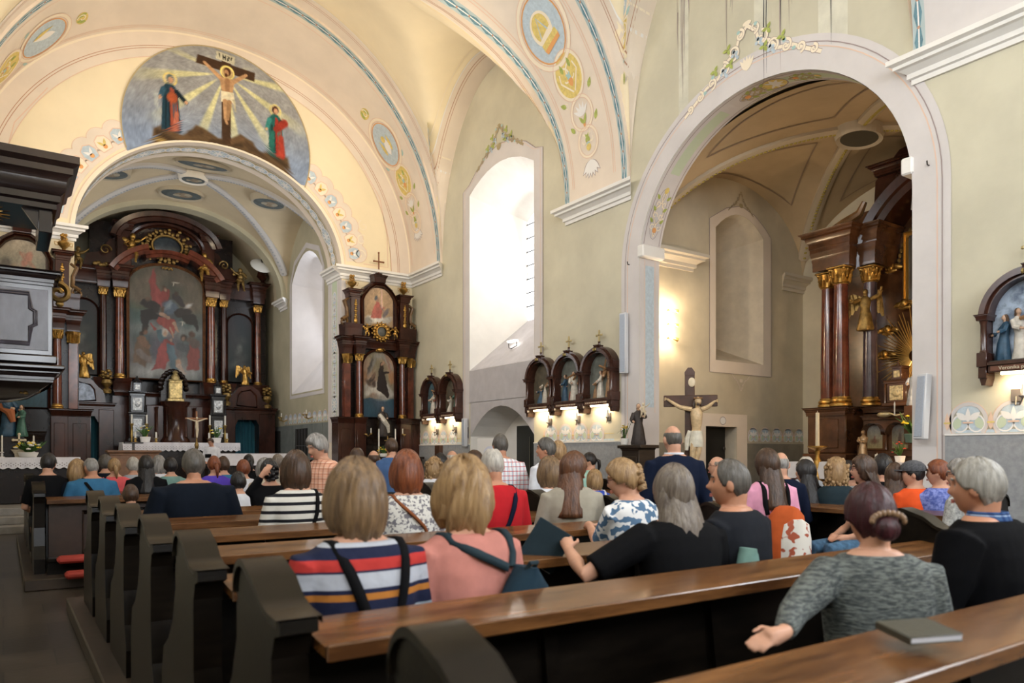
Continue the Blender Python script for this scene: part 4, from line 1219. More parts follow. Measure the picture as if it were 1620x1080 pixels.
def figurine(mb, x, y, z, h, face=0.0, robe=0, skin=1, hair=2, arms=((.25, .1, .45), (-.25, .1, .45)), wings=None, lean=0.0, folds=7, halo=None, kneel=0.0):
    """draped figure: feet at (x, y, z), height h, facing the direction face (0 = -y); arms are hand positions (side, forward, height) in heights"""
    c, q = cos(face), sin(face)
    def T(a, b, cc): return (x + a*c*h - b*q*h*-1*-1, y + a*q*h*1 - b*c*h, z + cc*h)
    def T(a, b, cc):    # a: to its left/right, b: forward
        return (x + (a*c + b*q)*h, y + (a*q - b*c)*h, z + cc*h)
    mb.m = robe
    prof_ = [(.0, .17, .14), (.05, .18, .15), (.2, .15, .13), (.4, .125, .11), (.52, .10, .085), (.6, .11, .085), (.7, .125, .085), (.78, .115, .075), (.82, .06, .055), (.845, .04, .04)]
    rings = []
    N = 24
    for k, (t, rx, ry) in enumerate(prof_):
        f = max(0, 1 - t/.65)
        zz = t*(1 - kneel*.35) if t < .5 else t - kneel*.175
        rings.append([T((rx*(1 + .10*f*sin(folds*a + t*6)))*cos(a) + lean*t, (ry*(1 + .10*f*sin(folds*a + 1 + t*6)))*sin(a) + .02*sin(t*5) + kneel*.12*f, zz) for a in [2*pi*j/N for j in range(N)]])
    mb.loft(rings)
    dz = -kneel*.175
    for s, A in zip((1, -1), arms):
        if A is None: continue
        sh = (s*.115 + lean*.75, .0, .76 + dz); ha = A; el = ((sh[0]+ha[0])/2 + s*.05, (sh[1]+ha[1])/2 - .02, (sh[2]+ha[2])/2 - .05)
        mb.m = robe; mb.tube([T(*sh), T(*el), T(*[el[i]*.35 + ha[i]*.65 for i in range(3)])], [.05*h, .05*h, .055*h], 8)
        mb.m = skin; mb.tube([T(*[el[i]*.4 + ha[i]*.6 for i in range(3)]), T(*ha)], [.028*h, .022*h], 6); mb.ell(T(*ha), .028*h, 6, 5)
    hx = lean*.9
    mb.m = skin; mb.tube([T(hx*.95, 0, .82 + dz), T(hx, .01, .88 + dz)], [.03*h, .03*h], 8); mb.ell(T(hx, .015, .925 + dz), (.048*h, .055*h, .065*h), 10, 8)
    mb.ell(T(hx, .07, .915 + dz), .011*h, 6, 4)
    mb.m = hair; mb.ell(T(hx, -.012, .94 + dz), (.054*h, .056*h, .062*h), 10, 8); mb.ell(T(hx, -.03, .885 + dz), (.05*h, .04*h, .07*h), 8, 6)
    if wings is not None:
        mb.m = wings
        for s in (1, -1):
            rows = []
            for i in range(9):
                t = i/8
                a0 = T(s*(.04 + .30*sin(pi*.55*t)), -.09 - .05*t, .78 + .16*sin(pi*t*.8) - .10*t)
                a1 = T(s*(.05 + .34*t), -.10, .70 - .46*t*(1-.2*t) - (.05 if i % 2 else 0))
                rows.append([a0, tuple((a0[k]+a1[k])/2 + (0, 0, 0)[k] for k in range(3)), a1])
            rows2 = [[(p[0] - .02*h*q, p[1] + .02*h*c, p[2]) for p in r] for r in rows]
            mb.grid(rows); mb.grid(rows2)
            ed = [r[0] for r in rows] + [r[2] for r in rows[::-1]]; ed2 = [r[0] for r in rows2] + [r[2] for r in rows2[::-1]]
            mb.grid([ed, ed2], closed_u=True)
            for r in rows[::2]: mb.tube([r[0], r[2]], [.02*h, .008*h], 5)
    if halo is not None:
        mb.m = halo; mb.lathe([(.085*h, 0), (.095*h, .006*h), (.085*h, .012*h), (.075*h, .006*h), (.085*h, 0)], n=18) if False else mb.tube([T(hx + .09*cos(a), -.03, .94 + dz + .09*sin(a)) for a in [2*pi*k/16 for k in range(17)]], .007*h, 5)
    return mb

def putto(mb, x, y, z, h, face=0.0, m=0, wings=True, flip=1, sit=False):
    """gilded naked child with small wings"""
    c, q = cos(face), sin(face)
    T = lambda a, b, cc: (x + (a*c*flip + b*q)*h, y + (a*q*flip - b*c)*h, z + cc*h)
    mb.m = m
    mb.ell(T(0, 0, .62), (.13*h, .11*h, .17*h), 10, 8); mb.ell(T(0.01, .02, .47), (.125*h, .12*h, .11*h), 10, 8)
    mb.ell(T(.02, .03, .90), (.10*h, .105*h, .115*h), 10, 8); mb.tube([T(0, 0, .74), T(.01, .02, .84)], [.06*h, .05*h], 8)
    mb.tube([T(.08, 0, .45), T(.14, .12, .25), T(.10, .02, .02)], [.085*h, .065*h, .035*h], 8); mb.tube([T(.10, .02, .02), T(.12, .09, -.01)], [.035*h, .025*h], 6)
    mb.tube([T(-.07, 0, .45), T(-.10, .06, .24), T(-.16, -.06, .06)], [.085*h, .06*h, .035*h], 8); mb.tube([T(-.16, -.06, .06), T(-.2, -.02, .03)], [.035*h, .025*h], 6)
    mb.tube([T(.11, 0, .73), T(.27, .05, .78), T(.42, .06, .92)], [.05*h, .04*h, .025*h], 8); mb.ell(T(.43, .06, .94), .03*h, 6, 5)
    mb.tube([T(-.11, 0, .73), T(-.24, .03, .60), T(-.14, .13, .50)], [.05*h, .04*h, .025*h], 8)
    if wings:
        for s in (1, -1):
            mb.ell(T(s*.17, -.14, .78), (.15*h, .025*h, .08*h), 8, 6, Matrix.Rotation(s*-.5, 3, 'Y'))
    mb.tube([T(-.14, .06, .42), T(0, .12, .40), T(.14, .05, .48), T(.22, -.03, .40)], [.03*h, .05*h, .04*h, .02*h], 6)

def column(parent, x, y, z0, z1, r, shaft=None, cap=None, label=None):
    """red marbled column; parts: shaft with gilt capital and gilt base as its own pieces"""
    H = z1 - z0
    ch = r*2.3
    mb = MB(); mb.lathe([(r*1.02, z0 + r*1.2), (r, z0 + H*.3), (r*.86, z1 - ch)], x, y, 20)
    s = put(mb, 'column_shaft', shaft or MAROON, parent)
    mb = MB(); mb.lathe([(r*1.4, z0), (r*1.4, z0 + r*.3), (r*1.2, z0 + r*.42), (r*1.35, z0 + r*.62), (r*1.3, z0 + r*.85), (r*1.1, z0 + r*.95), (r*1.12, z0 + r*1.2), (r*.9, z0 + r*1.25)], x, y, 20)
    put(mb, 'column_base', cap or GOLD, s)
    mb = MB(); zc = z1 - ch
    mb.lathe([(r*.9, zc), (r*1.0, zc + ch*.05), (r*.88, zc + ch*.1), (r*.95, zc + ch*.5), (r*1.25, zc + ch*.85), (r*1.1, zc + ch*.88)], x, y, 16)
    for row, (zz, rr, sz, n_) in enumerate(((.12, 1.0, .42, 8), (.38, 1.05, .42, 8))):
        for k in range(n_):
            a = 2*pi*(k + .5*row)/n_
            p = [(x + r*(rr + d)*cos(a), y + r*(rr + d)*sin(a), zc + ch*(zz + hh)) for d, hh in ((.0, 0), (.10, .18), (.16, .36), (.36, .42), (.38, .34))]
            mb.tube(p, [r*.20, r*.22, r*.18, r*.12, r*.05], 5, flat=1)
    for k in range(4):
        a = pi/4 + pi/2*k
        mb.ell((x + r*1.35*cos(a), y + r*1.35*sin(a), zc + ch*.84), (r*.24, r*.24, r*.24), 8, 6)
    e = r*1.35; mb.box(x-e, x+e, y-e, y+e, z1 - ch*.12, z1, r*.1)
    put(mb, 'capital', cap or GOLD, s)
    return s

MOULD = [(0, 0), (.05, .0), (.05, .18), (.12, .22), (.12, .45), (.30, .55), (.38, .72), (.62, .78), (.62, .88), (.78, .94), (.85, 1.0), (0, 1.0)]
def entab(mb, x0, x1, y0, y1, z0, h, p=None, prof_=None, inv=False):
    """moulded block: sides step out towards the top"""
    p = p or h*.55
    pr = prof_ or MOULD
    rings = []
    for a, b in pr[:-1]:
        if inv: b = 1 - b
        e = a*p
        rings.append([(x0-e, y0-e, z0+b*h), (x1+e, y0-e, z0+b*h), (x1+e, y1, z0+b*h), (x0-e, y1, z0+b*h)])
    if inv: rings = rings[::-1]
    mb.loft(rings)

def arch_outline(w, z0, z1, rise=None, n=14, shoulder=0.0):
    rise = w if rise is None else rise
    return [(-w, z0), (w, z0)] + [(w*cos(pi*k/n), z1 - rise + rise*sin(pi*k/n)) for k in range(n+1)]
def frame(mb, outline, cx, y, w, depth, lift=.03):
    """moulded frame around an outline (x, z) lying in the plane y, protruding to -y"""
    n = len(outline)
    zc = sum(p[1] for p in outline)/n
    rings = []
    for (off, dep) in ((0, 0), (0, -depth*.5), (w*.25, -depth), (w*.6, -depth*.7), (w*.7, -depth*1.15), (w, -depth*.9), (w, 0)):
        ring = []
        for i in range(n):
            a = outline[i-1]; b = outline[i]; c_ = outline[(i+1) % n]
            dx, dz = c_[0]-a[0], c_[1]-a[1]; L = sqrt(dx*dx+dz*dz) or 1
            nx, nz = dz/L, -dx/L
            if nx*b[0] + nz*(b[1]-zc) < 0: nx, nz = -nx, -nz
            ring.append((cx + b[0] + nx*off, y + dep, b[1] + nz*off))
        rings.append(ring)
    mb.grid(rings, closed_u=True, closed_v=True)

def arch_picture(name, cx, y, w, z0, z1, rise, bgf, shapes, parent, n=90, seed=1, label=None, facing=None, grain=.10, mn='oil_paint', rough=.42, dim=1.0):
    m = int(n*(z1-z0)/(2*w))
    us = np.linspace(-w, w, n); ts = np.linspace(0, 1, m)
    top = z1 - rise + rise*np.sqrt(np.clip(1 - (us/w)**2, 0, 1))
    U = np.tile(us, (m, 1)); V = z0 + ts[:, None]*(top[None, :] - z0)
    H = z1 - z0
    Un, Vn = U/w, (V - z0)/H; q = H/w
    wx = sum(a*np.sin(f*Un + 1.3*f*q*Vn + seed + f)*np.cos(.8*f*q*Vn - f*Un*.6) for a, f in ((.030, 3.1), (.022, 7.7), (.012, 17.0), (.007, 31.0)))
    wy = sum(a*np.cos(f*1.1*Un - 1.2*f*q*Vn + seed*2)*np.sin(.9*f*q*Vn + f) for a, f in ((.030, 3.7), (.022, 8.3), (.012, 19.0), (.007, 33.0)))
    cols = paint(Un + wx, Vn + wy/q, bgf, shapes, grain=grain, seed=seed, asp=H/w)*dim
    cols = cols*.68 + cols.mean(-1, keepdims=True)*.32*np.array([1.05, 1.0, .92])
    P = (lambda u, v: (cx + u, y, v)) if facing is None else (lambda u, v: facing(u, v))
    o = picture(name, P, U, V, cols, parent=parent, matname=mn, rough=rough)
    if label: o['label'] = label
    return o

def urn(mb, x, y, z, h, m=0):
    mb.m = m
    mb.lathe([(.30*h*.6, z), (.3*h*.6, z+.05*h), (.08*h, z+.14*h), (.10*h, z+.2*h), (.26*h, z+.36*h), (.30*h, z+.48*h), (.24*h, z+.56*h), (.12*h, z+.6*h), (.14*h, z+.64*h)], x, y, 14)
    for k in range(7):
        a = k*2.4; mb.ell((x + .10*h*cos(a), y + .10*h*sin(a), z + h*(.70 + .04*k)), (.09*h, .09*h, .08*h), 7, 5)
    for s in (-1, 1): mb.tube([(x + s*.28*h, y, z+.5*h), (x + s*.42*h, y, z+.52*h), (x + s*.38*h, y, z+.34*h), (x + s*.24*h, y, z+.36*h)], .022*h, 6)

def scroll_pts(cx, cz, r, turns, a0, s=1, n=26):
    return [(cx + r*(1-.8*t)*cos(a0 + s*turns*2*pi*t), cz + r*(1-.8*t)*sin(a0 + s*turns*2*pi*t)) for t in [k/n for k in range(n+1)]]
def volute(mb, cx, y, cz, r, turns, a0, s, thick, m=0, n=26):
    mb.m = m
    P_ = scroll_pts(cx, cz, r, turns, a0, s, n)
    mb.tube([(p[0], y, p[1]) for p in P_], [thick*(1-.4*k/len(P_)) for k in range(len(P_))], 7, flat=1.8)
def candle(parent, x, y, z, h, r=.014, hold=.10, name='candle', hm=None):
    mb = MB(); mb.lathe([(r*3.2, z), (r*3.2, z+.01), (r*1.1, z+.02), (r*1.6, z+hold*.5), (r*.9, z+hold*.8), (r*2.4, z+hold), (r*2.2, z+hold+.008), (r*1.2, z+hold+.01)], x, y, 10)
    o = put(mb, 'candlestick', hm or BRASS, parent)
    mb = MB(); mb.lathe([(r, z+hold+.008), (r, z+hold+h), (r*.5, z+hold+h+.004), (r*.12, z+hold+h+.006), (r*.1, z+hold+h+.02)], x, y, 10)
    put(mb, 'wax', WAX, o); return o
def flowers(name, label, x, y, z, h, w, cols, n=16, pot=None, seed=1, leafy=1.0, group=None):
    rs = random.Random(seed)
    t = thing(name, label, 'flowers', (x, y, z), group=group)
    mb = MB(); mb.lathe([(.16*w, 0), (.24*w, .02*h), (.30*w, .28*h), (.28*w, .30*h), (.22*w, .1*h)], n=14)
    put(mb, 'vase', pot or WHITE, t)
    mb = MB()
    for k in range(int(26*leafy)):
        a = rs.uniform(0, 2*pi); e = rs.uniform(.2, 1); L = w*rs.uniform(.35, .62)
        p0 = (0, 0, .25*h); p1 = (L*.5*cos(a)*e, L*.5*sin(a)*e, h*rs.uniform(.45, .7)); p2 = (L*cos(a)*e, L*sin(a)*e, h*rs.uniform(.4, 1.0))
        mb.tube([p0, p1, p2], [.006, .03*w, .004], 4, flat=.3)
    put(mb, 'foliage', FLG, t)
    for c in range(len(cols)):
        mb = MB()
        for k in range(n//len(cols)):
            a = rs.uniform(0, 2*pi); e = rs.uniform(0, 1)**.6*w*.42
            zz = h*(.95 - .45*(e/(w*.42))**2) + rs.uniform(-.05, .05)*h
            R_ = rs.uniform(.06, .10)*w
            cx_, cy_ = e*cos(a), e*sin(a)
            for q in range(7):
                b = q*2*pi/7; mb.ell((cx_ + R_*.5*cos(b), cy_ + R_*.5*sin(b), zz), (R_*.45, R_*.45, R_*.32), 6, 4)
            mb.ell((cx_, cy_, zz + R_*.2), R_*.35, 6, 4)
        put(mb, 'blossom', cols[c], t)
    return t

SKY1 = lambda U, V: np.stack([.42 + .12*V + .05*np.sin(4*U+3*V), .42 + .10*V + 0*U, .40 + .03*V + 0*U], -1)
def blobs(col, items, soft=.05): return [('e', x, y, rx, ry, rot, tuple(min(1, c*k) for c in col), soft) for (x, y, rx, ry, rot, k) in items]

def side_altar(cx, label, name, pic_main, pic_top, seed):
    t = thing(name, label, 'altar', (cx, 18.9, .42))
    Y = 0.2                                # local: wall plane y = +0.2
    zb = -.42
    def Z(z): return z + zb
    # plinths
    for s in (-1, 1):
        mb = MB()
        entab(mb, s*.92-.33, s*.92+.33, -.28, Y, 0, .18, .06, inv=True)
        mb.box(s*.92-.33, s*.92+.33, -.28, Y, .16, Z(2.25), .01); mb.box(s*.66-.16, s*.66+.16, -.36, Y, .16, Z(2.25), .01)
        entab(mb, s*.92-.33, s*.92+.33, -.28, Y, Z(2.25), .16, .07); entab(mb, s*.66-.15, s*.66+.15, -.36, Y, Z(2.25), .16, .06)
        mb.box(s*.66-.10, s*.66+.10, -.375, -.35, Z(1.2), Z(2.1), .01); mb.box(s*1.04-.13, s*1.04+.13, -.295, -.27, Z(1.2), Z(2.1), .01)
        put(mb, 'plinth', MAHOG, t)
    mb = MB(); mb.box(-.52, .52, -.05, Y, 0, Z(2.4), .01); mb.box(-.95, .95, -.75, -.30, 0, Z(1.30), .02); entab(mb, -.40, .40, -.2, Y, Z(1.7), .22, .05)
    mb.box(-1.0, 1.0, -.80, -.28, Z(1.30), Z(1.36), .01)
    put(mb, 'altar_table', MAHOG2, t)
    for s in (-1, 1):
        column(t, s*.63, -.18, Z(2.41), Z(4.10), .085); 
        mb = MB(); mb.box(s*.93-.09, s*.93+.09, -.12, Y, Z(2.41), Z(3.85), .01); sh = put(mb, 'pilaster', MAROON, t)
        mb = MB(); mb.lathe([(.10, Z(3.84)), (.10, Z(3.9)), (.15, Z(4.09))], s*.93, -.08, 4); 
        for k in range(5):
            mb.tube([(s*.93-.10+.05*k, -.13, Z(3.86)), (s*.93-.10+.05*k, -.17, Z(4.0)), (s*.93-.10+.05*k, -.2, Z(4.03))], [.025, .03, .012], 5)
        put(mb, 'pilaster_capital', GOLD, sh)
    # back board and entablature
    mb = MB(); mb.box(-1.05, 1.05, .05, Y, Z(2.4), Z(4.3)); put(mb, 'back_board', MAHOG2, t, smooth=False)
    mb = MB()
    for s in (-1, 1):
        entab(mb, s*.93-.12, s*.93+.12, -.14, Y, Z(4.10), .24, .03); entab(mb, s*.63-.12, s*.63+.12, -.30, Y, Z(4.10), .24, .03)
        entab(mb, s*.93-.15, s*.93+.15, -.16, Y, Z(4.34), .22, .13); entab(mb, s*.63-.14, s*.63+.14, -.32, Y, Z(4.34), .22, .13)
    entab(mb, -.55, .55, -.10, Y, Z(4.28), .28, .12)
    put(mb, 'entablature', MAHOG, t)
    # main picture
    o = arch_picture('altar_painting', 0, -.02, .45, Z(2.44), Z(4.22), .42, pic_main[0], pic_main[1], t, seed=seed)
    mb = MB(); frame(mb, arch_outline(.45, Z(2.44), Z(4.22), .42), 0, 0, .075, .09); put(mb, 'picture_frame', MAHOG, t)
    mb = MB(); mb.ell((0, -.12, Z(4.26)), (.10, .05, .06), 10, 8)
    for s in (-1, 1): volute(mb, s*.09, -.12, Z(4.25), .05, .9, 0, s, .014)
    put(mb, 'keystone_ornament', GOLD, t)
    # upper storey
    mb = MB(); mb.prism([(-.80, Z(4.56)), (.80, Z(4.56)), (.80, Z(5.55)), (.5, Z(5.7)), (.42, Z(5.95)), (.18, Z(6.12)), (-.18, Z(6.12)), (-.42, Z(5.95)), (-.5, Z(5.7)), (-.80, Z(5.55))], -.02, Y)
    for s in (-1, 1):
        entab(mb, s*.80-.24, s*.80+.24, -.22, Y, Z(4.56), .34, .02)
    entab(mb, -.16, .16, -.12, Y, Z(6.10), .20, .07); entab(mb, -.08, .08, -.06, Y, Z(6.3), .06, .02)
    frame(mb, [(-.46, Z(4.9)), (.46, Z(4.9)), (.46, Z(5.55)), (.40, Z(5.7)), (.28, Z(5.86)), (.12, Z(5.98)), (-.12, Z(5.98)), (-.28, Z(5.86)), (-.40, Z(5.7)), (-.46, Z(5.55))], 0, -.02, .10, .12)
    put(mb, 'upper_board', MAHOG, t)
    for s in (-1, 1):
        mb = MB(); mb.box(s*.72-.13, s*.72+.13, -.16, Y, Z(4.88), Z(5.62), .01); entab(mb, s*.74-.13, s*.74+.13, -.16, Y, Z(5.62), .20, .11)
        p_ = put(mb, 'upper_pilaster', MAHOG, t)
        mb = MB()
        for k in range(9): mb.ell((s*.72, -.175, Z(5.52 - .055*k)), (.022 + .012*(k % 3), .02, .035), 8, 6)
        mb.ell((s*.72, -.17, Z(4.98)), (.055, .03, .08), 8, 6)
        put(mb, 'gilt_drop', GOLD, p_)
        mb = MB(); pts = [(s*.88, Z(5.58)), (s*1.0, Z(5.50)), (s*.93, Z(5.3)), (s*.92, Z(5.1)), (s*1.06, Z(5.0))]
        mb.tube([(a, -.06, b) for a, b in pts], [.03, .05, .045, .05, .06], 8, flat=1.6)
        volute(mb, s*1.02, -.06, Z(4.95), .12, 1.2, pi/2, s, .035)
        put(mb, 'scroll', mat('scroll_wood', (.16, .085, .03), .35, var=.4, vscale=10), t)
        mb = MB(); urn(mb, s*.76, 0.0, Z(5.82), .42); put(mb, 'urn', GOLD, t)
    arch_picture('upper_painting', 0, -.03, .42, Z(4.92), Z(5.96), .28, pic_top[0], pic_top[1], t, n=50, seed=seed+1)
    mb = MB(); mb.box(-.016, .016, -.045, -.015, Z(6.36), Z(6.90), .004); mb.box(-.13, .13, -.045, -.015, Z(6.66), Z(6.70), .004)
    for a, b in ((0, 6.92), (-.14, 6.68), (.14, 6.68)): mb.ell((a, -.03, Z(b)), .028, 8, 6)
    put(mb, 'top_cross', mat('rusty_gilding', (.22, .09, .04), .4, metal=.5), t)
    # cartouche with two gilt cherubs
    mb = MB()
    for k in range(14):
        a = 2*pi*k/14; mb.ell((.21*cos(a), -.22, Z(4.74) + .20*sin(a)), (.05, .035, .05), 8, 6)
        mb.ell((.27*cos(a+.2), -.20, Z(4.74) + .26*sin(a+.2)), (.028, .02, .028), 6, 5)
    mb.tube([(.15*cos(a), -.24, Z(4.74) + .15*sin(a)) for a in [2*pi*k/20 for k in range(21)]], .022, 6)
    ca = put(mb, 'cartouche', GOLD, t)
    mb = MB(); mb.ell((0, -.2, Z(4.74)), (.14, .03, .14), 14, 8); put(mb, 'cartouche_field', mat('cartouche_field', (.10, .10, .09), .4, var=.4, vscale=10), ca)
    for s in (-1, 1):
        mb = MB(); putto(mb, s*.42, -.2, Z(4.56), .36, flip=-s); put(mb, 'cherub', GOLD, t)
    return t

pm = (lambda U, V: np.stack([np.where(V < .28, .13, .50) + .12*V + .06*np.sin(3*U+6*V), np.where(V < .28, .30, .45) + .05*V + 0*U, np.where(V < .28, .40, .38) - .02*V + 0*U], -1),
      blobs((.72, .70, .66), [(-.5, .42, .45, .07, .2, 1), (.1, .38, .55, .07, -.1, 1.05), (.6, .45, .4, .07, -.3, .9), (.3, .30, .5, .04, 0, .8), (-.7, .5, .25, .05, .4, .85), (.7, .36, .35, .05, 0, .95), (-.4, .80, .3, .06, .5, .7), (.55, .86, .4, .05, -.3, .8), (0, .93, .3, .04, 0, .75)]) +
      blobs((.66, .45, .24), [(.85, .62, .2, .10, 0, 1), (-.9, .62, .15, .08, 0, .9)]) +
      [('p', [(-.12, .42), (.62, .30), (.72, .36), (.45, .62), (.30, .78), (.12, .80), (-.02, .68), (-.10, .52)], (.17, .12, .10), .04),
       ('c', .22, .76, .20, .82, .13, .08, (.22, .15, .11), .03), ('e', .26, .82, .10, .03, .2, (.70, .50, .36), .02), ('c', .3, .68, .75, .70, .09, .04, (.15, .10, .08), .03), ('e', .78, .70, .06, .015, 0, (.70, .5, .36), .02),
       ('e', -.45, .58, .22, .05, .3, (.26, .20, .16), .04), ('e', -.35, .63, .14, .03, .3, (.50, .36, .26), .03), ('e', -.62, .52, .2, .04, -.2, (.34, .26, .2), .04), ('e', -.3, .50, .12, .05, 0, (.3, .22, .18), .04),
       ('e', -.55, .78, .2, .05, .6, (.30, .28, .26), .05), ('e', .65, .82, .2, .04, -.6, (.60, .42, .34), .05)])
pt = (lambda U, V: np.stack([.66 + .12*V + 0*U, .52 + .10*V + 0*U, .34 + .1*V + 0*U], -1),
      blobs((.85, .82, .78), [(-.2, .18, .7, .10, 0, 1), (.5, .15, .5, .09, .2, .8), (-.7, .12, .3, .08, 0, .7)]) +
      [('p', [(-.55, .2), (.15, .22), (.25, .42), (.05, .62), (-.15, .66), (-.35, .5)], (.74, .30, .24), .06), ('c', -.1, .45, .35, .5, .10, .06, (.70, .35, .28), .05), ('e', -.08, .70, .13, .07, 0, (.66, .48, .38), .03), ('e', -.2, .74, .12, .06, .3, (.35, .38, .42), .03),
       ('c', .1, .55, .5, .30, .05, .04, (.55, .42, .4), .04), ('c', .2, .95, .22, .5, .05, .03, (.86, .66, .6), .05), ('e', .5, .35, .25, .08, .4, (.42, .38, .40), .05)])
side_altar(8.47, 'dark side altar right of the chancel arch, painting of a kneeling monk on clouds', 'side_altar', pm, pt, 5)
pm2 = (lambda U, V: np.stack([.08 + .05*V + 0*U, .28 + .08*V + 0*U, .34 + .10*V + 0*U], -1), blobs((.3, .38, .42), [(-.2, .2, .6, .03, .1, 1), (.4, .3, .5, .03, 0, 1.2), (0, .6, .7, .04, 0, 1.1)]))
pt2 = (lambda U, V: np.stack([.36 + .3*V + 0*U, .40 + .18*V + 0*U, .36 + .1*V + 0*U], -1),
       [('e', .2, .62, .25, .12, .5, (.66, .40, .30), .05), ('e', .05, .70, .10, .05, 0, (.62, .46, .36), .03), ('c', .3, .55, .75, .35, .08, .05, (.60, .42, .32), .05), ('c', .1, .6, -.1, .75, .06, .04, (.6, .4, .3), .04),
        ('e', -.6, .35, .5, .14, .3, (.55, .48, .38), .08), ('e', -.4, .2, .5, .12, 0, (.62, .52, .38), .08), ('e', -.7, .5, .25, .1, .2, (.35, .32, .28), .08), ('e', .6, .15, .6, .06, 0, (.32, .40, .42), .06)])
side_altar(0.33, 'dark side altar left of the chancel arch, partly behind the pulpit', 'side_altar', pm2, pt2, 9)

def altar_cloth(name, label, x0, x1, y0, y1, z, drop, seed=1):
    """white cloth over a table with a scalloped lace border at the front"""
    mb = MB()
    n = int((x1-x0)/.035)
    rows = []
    top_b = [(x0 + (x1-x0)*k/n, y1, z) for k in range(n+1)]
    top_f = [(x0 + (x1-x0)*k/n, y0, z) for k in range(n+1)]
    f1 = [(x, y0 - .012 + .006*sin(k*.9), z - drop*.55) for k, (x, y, zz) in enumerate(top_f)]
    f2 = [(x, y0 - .02 + .008*sin(k*.9), z - drop*(.82 + .18*abs(sin(pi*(x-x0)/.16)))) for k, (x, y, zz) in enumerate(top_f)]
    mb.grid([top_b, top_f, f1, f2])
    for s, x in ((-1, x0), (1, x1)):
        m_ = int((y1-y0)/.05)
        a = [(x, y0 + (y1-y0)*k/m_, z) for k in range(m_+1)]
        mb.grid([a, [(x + s*.012, p[1], z - drop*(.82 + .18*abs(sin(pi*p[1]/.16)))) for p in a]])
    mb.m = 1                                    # the pierced pattern of the lace
    k = 0; x = x0 + .05
    while x < x1 - .03:
        for r_, off in ((.50, 0), (.62, .04), (.72, 0)):
            zz = z - drop*r_; yy = y0 - .024
            w = .012
            mb.add([(x+off-w, yy, zz), (x+off, yy, zz-w), (x+off+w, yy, zz), (x+off, yy, zz+w)], [(0, 1, 2, 3)])
        x += .08
    o = mb.build(name, [CLOTH, mat('lace_gap', (.16, .13, .15), .9)], smooth=False)
    return tag(o, label, 'altar cloth')

# ---- left side altar furnishings (table top at z 1.36)
altar_cloth('altar_cloth', 'white lace-edged cloth on the left side altar, beside the pulpit', -.72, 1.34, 18.04, 18.62, 1.372, .24)
t = thing('saint_statue', 'painted statue of a woman in blue and orange with a child, on the left altar', 'statue', (.12, 18.62, 1.80))
mb = MB(); mb.box(-.25, .25, -.12, .12, -.42, 0, .01); put(mb, 'pedestal', MAHOG2, t)
mb = MB(); figurine(mb, -.05, 0, 0, .98, face=.9, arms=((.12, .2, .55), (-.1, .22, .58))); mb.m = 3; mb.tube([(-.15, -.05, .62), (.0, -.18, .5), (.05, -.15, .3)], [.09, .09, .05], 8)
put(mb, 'woman', [RBLUE, SKINP, RTAN, mat('robe_orange', (.40, .13, .05), .5)], t)
mb = MB(); figurine(mb, .20, -.05, 0, .66, face=-.9, arms=((.1, .2, .6), (-.1, .2, .58))); put(mb, 'child', [RGREEN, SKINP, HAIRP], t)
for x, n_ in ((-.02, 'candle left of the small white cross on the left altar'), (.52, 'candle right of the small white cross on the left altar')):
    c = thing('altar_candle', 'tall white ' + n_, 'candle', (x, 18.3, 1.372)); candle(c, 0, 0, 0, .34, .016, .10, hm=WHITE)
t = thing('standing_cross', 'small white cross on a stepped base on the left altar', 'cross', (.27, 18.3, 1.372))
mb = MB(); entab(mb, -.07, .07, -.05, .05, 0, .16, -.0); mb.box(-.075, .075, -.05, .05, 0, .05, .01); mb.box(-.05, .05, -.04, .04, .05, .16, .01); put(mb, 'base', IVORY, t)
mb = MB(); mb.box(-.018, .018, -.014, .014, .16, .46, .004); mb.box(-.10, .10, -.014, .014, .33, .37, .004)
for a, b in ((0, .47), (-.10, .35), (.10, .35)): mb.ell((a, 0, b), (.03, .016, .03), 8, 6)
put(mb, 'cross', IVORY, t)
flowers('flower_arrangement', 'arrangement of yellow and white flowers in front of the cross on the left altar', .42, 18.16, 1.372, .34, .62, [FLY, FLW], 18, seed=3, leafy=2)

# ---- right side altar furnishings
t = thing('saint_statue', 'small statue with white mantle standing on the right side altar', 'statue', (8.47, 18.62, 1.90))
mb = MB(); figurine(mb, 0, 0, 0, .82, arms=((.08, .18, .6), (-.1, .16, .55))); mb.m = 3; mb.tube([(-.12, -.06, .6), (-.02, -.14, .42), (.1, -.1, .3), (.14, -.04, .12)], [.05, .07, .06, .05], 7)
put(mb, 'figure', [RDARK, SKINP, HAIRP, RWHITE], t)
for k, (x, w_) in enumerate(((8.24, 'left'), (8.72, 'right'))):
    c = thing('altar_candle', 'tall white candle %s of the statue on the right side altar' % w_, 'candle', (x, 18.35, 1.36)); candle(c, 0, 0, 0, .62, .018, .12)
t = thing('standing_cross', 'small brass cross between the candles of the right side altar', 'cross', (8.47, 18.30, 1.36))
mb = MB(); mb.lathe([(.07, 0), (.07, .02), (.02, .06), (.015, .25)], n=12); put(mb, 'foot', BRASS, t)
mb = MB(); mb.box(-.012, .012, -.01, .01, .24, .56, .003); mb.box(-.09, .09, -.01, .01, .42, .445, .003); put(mb, 'cross', BRASS, t)
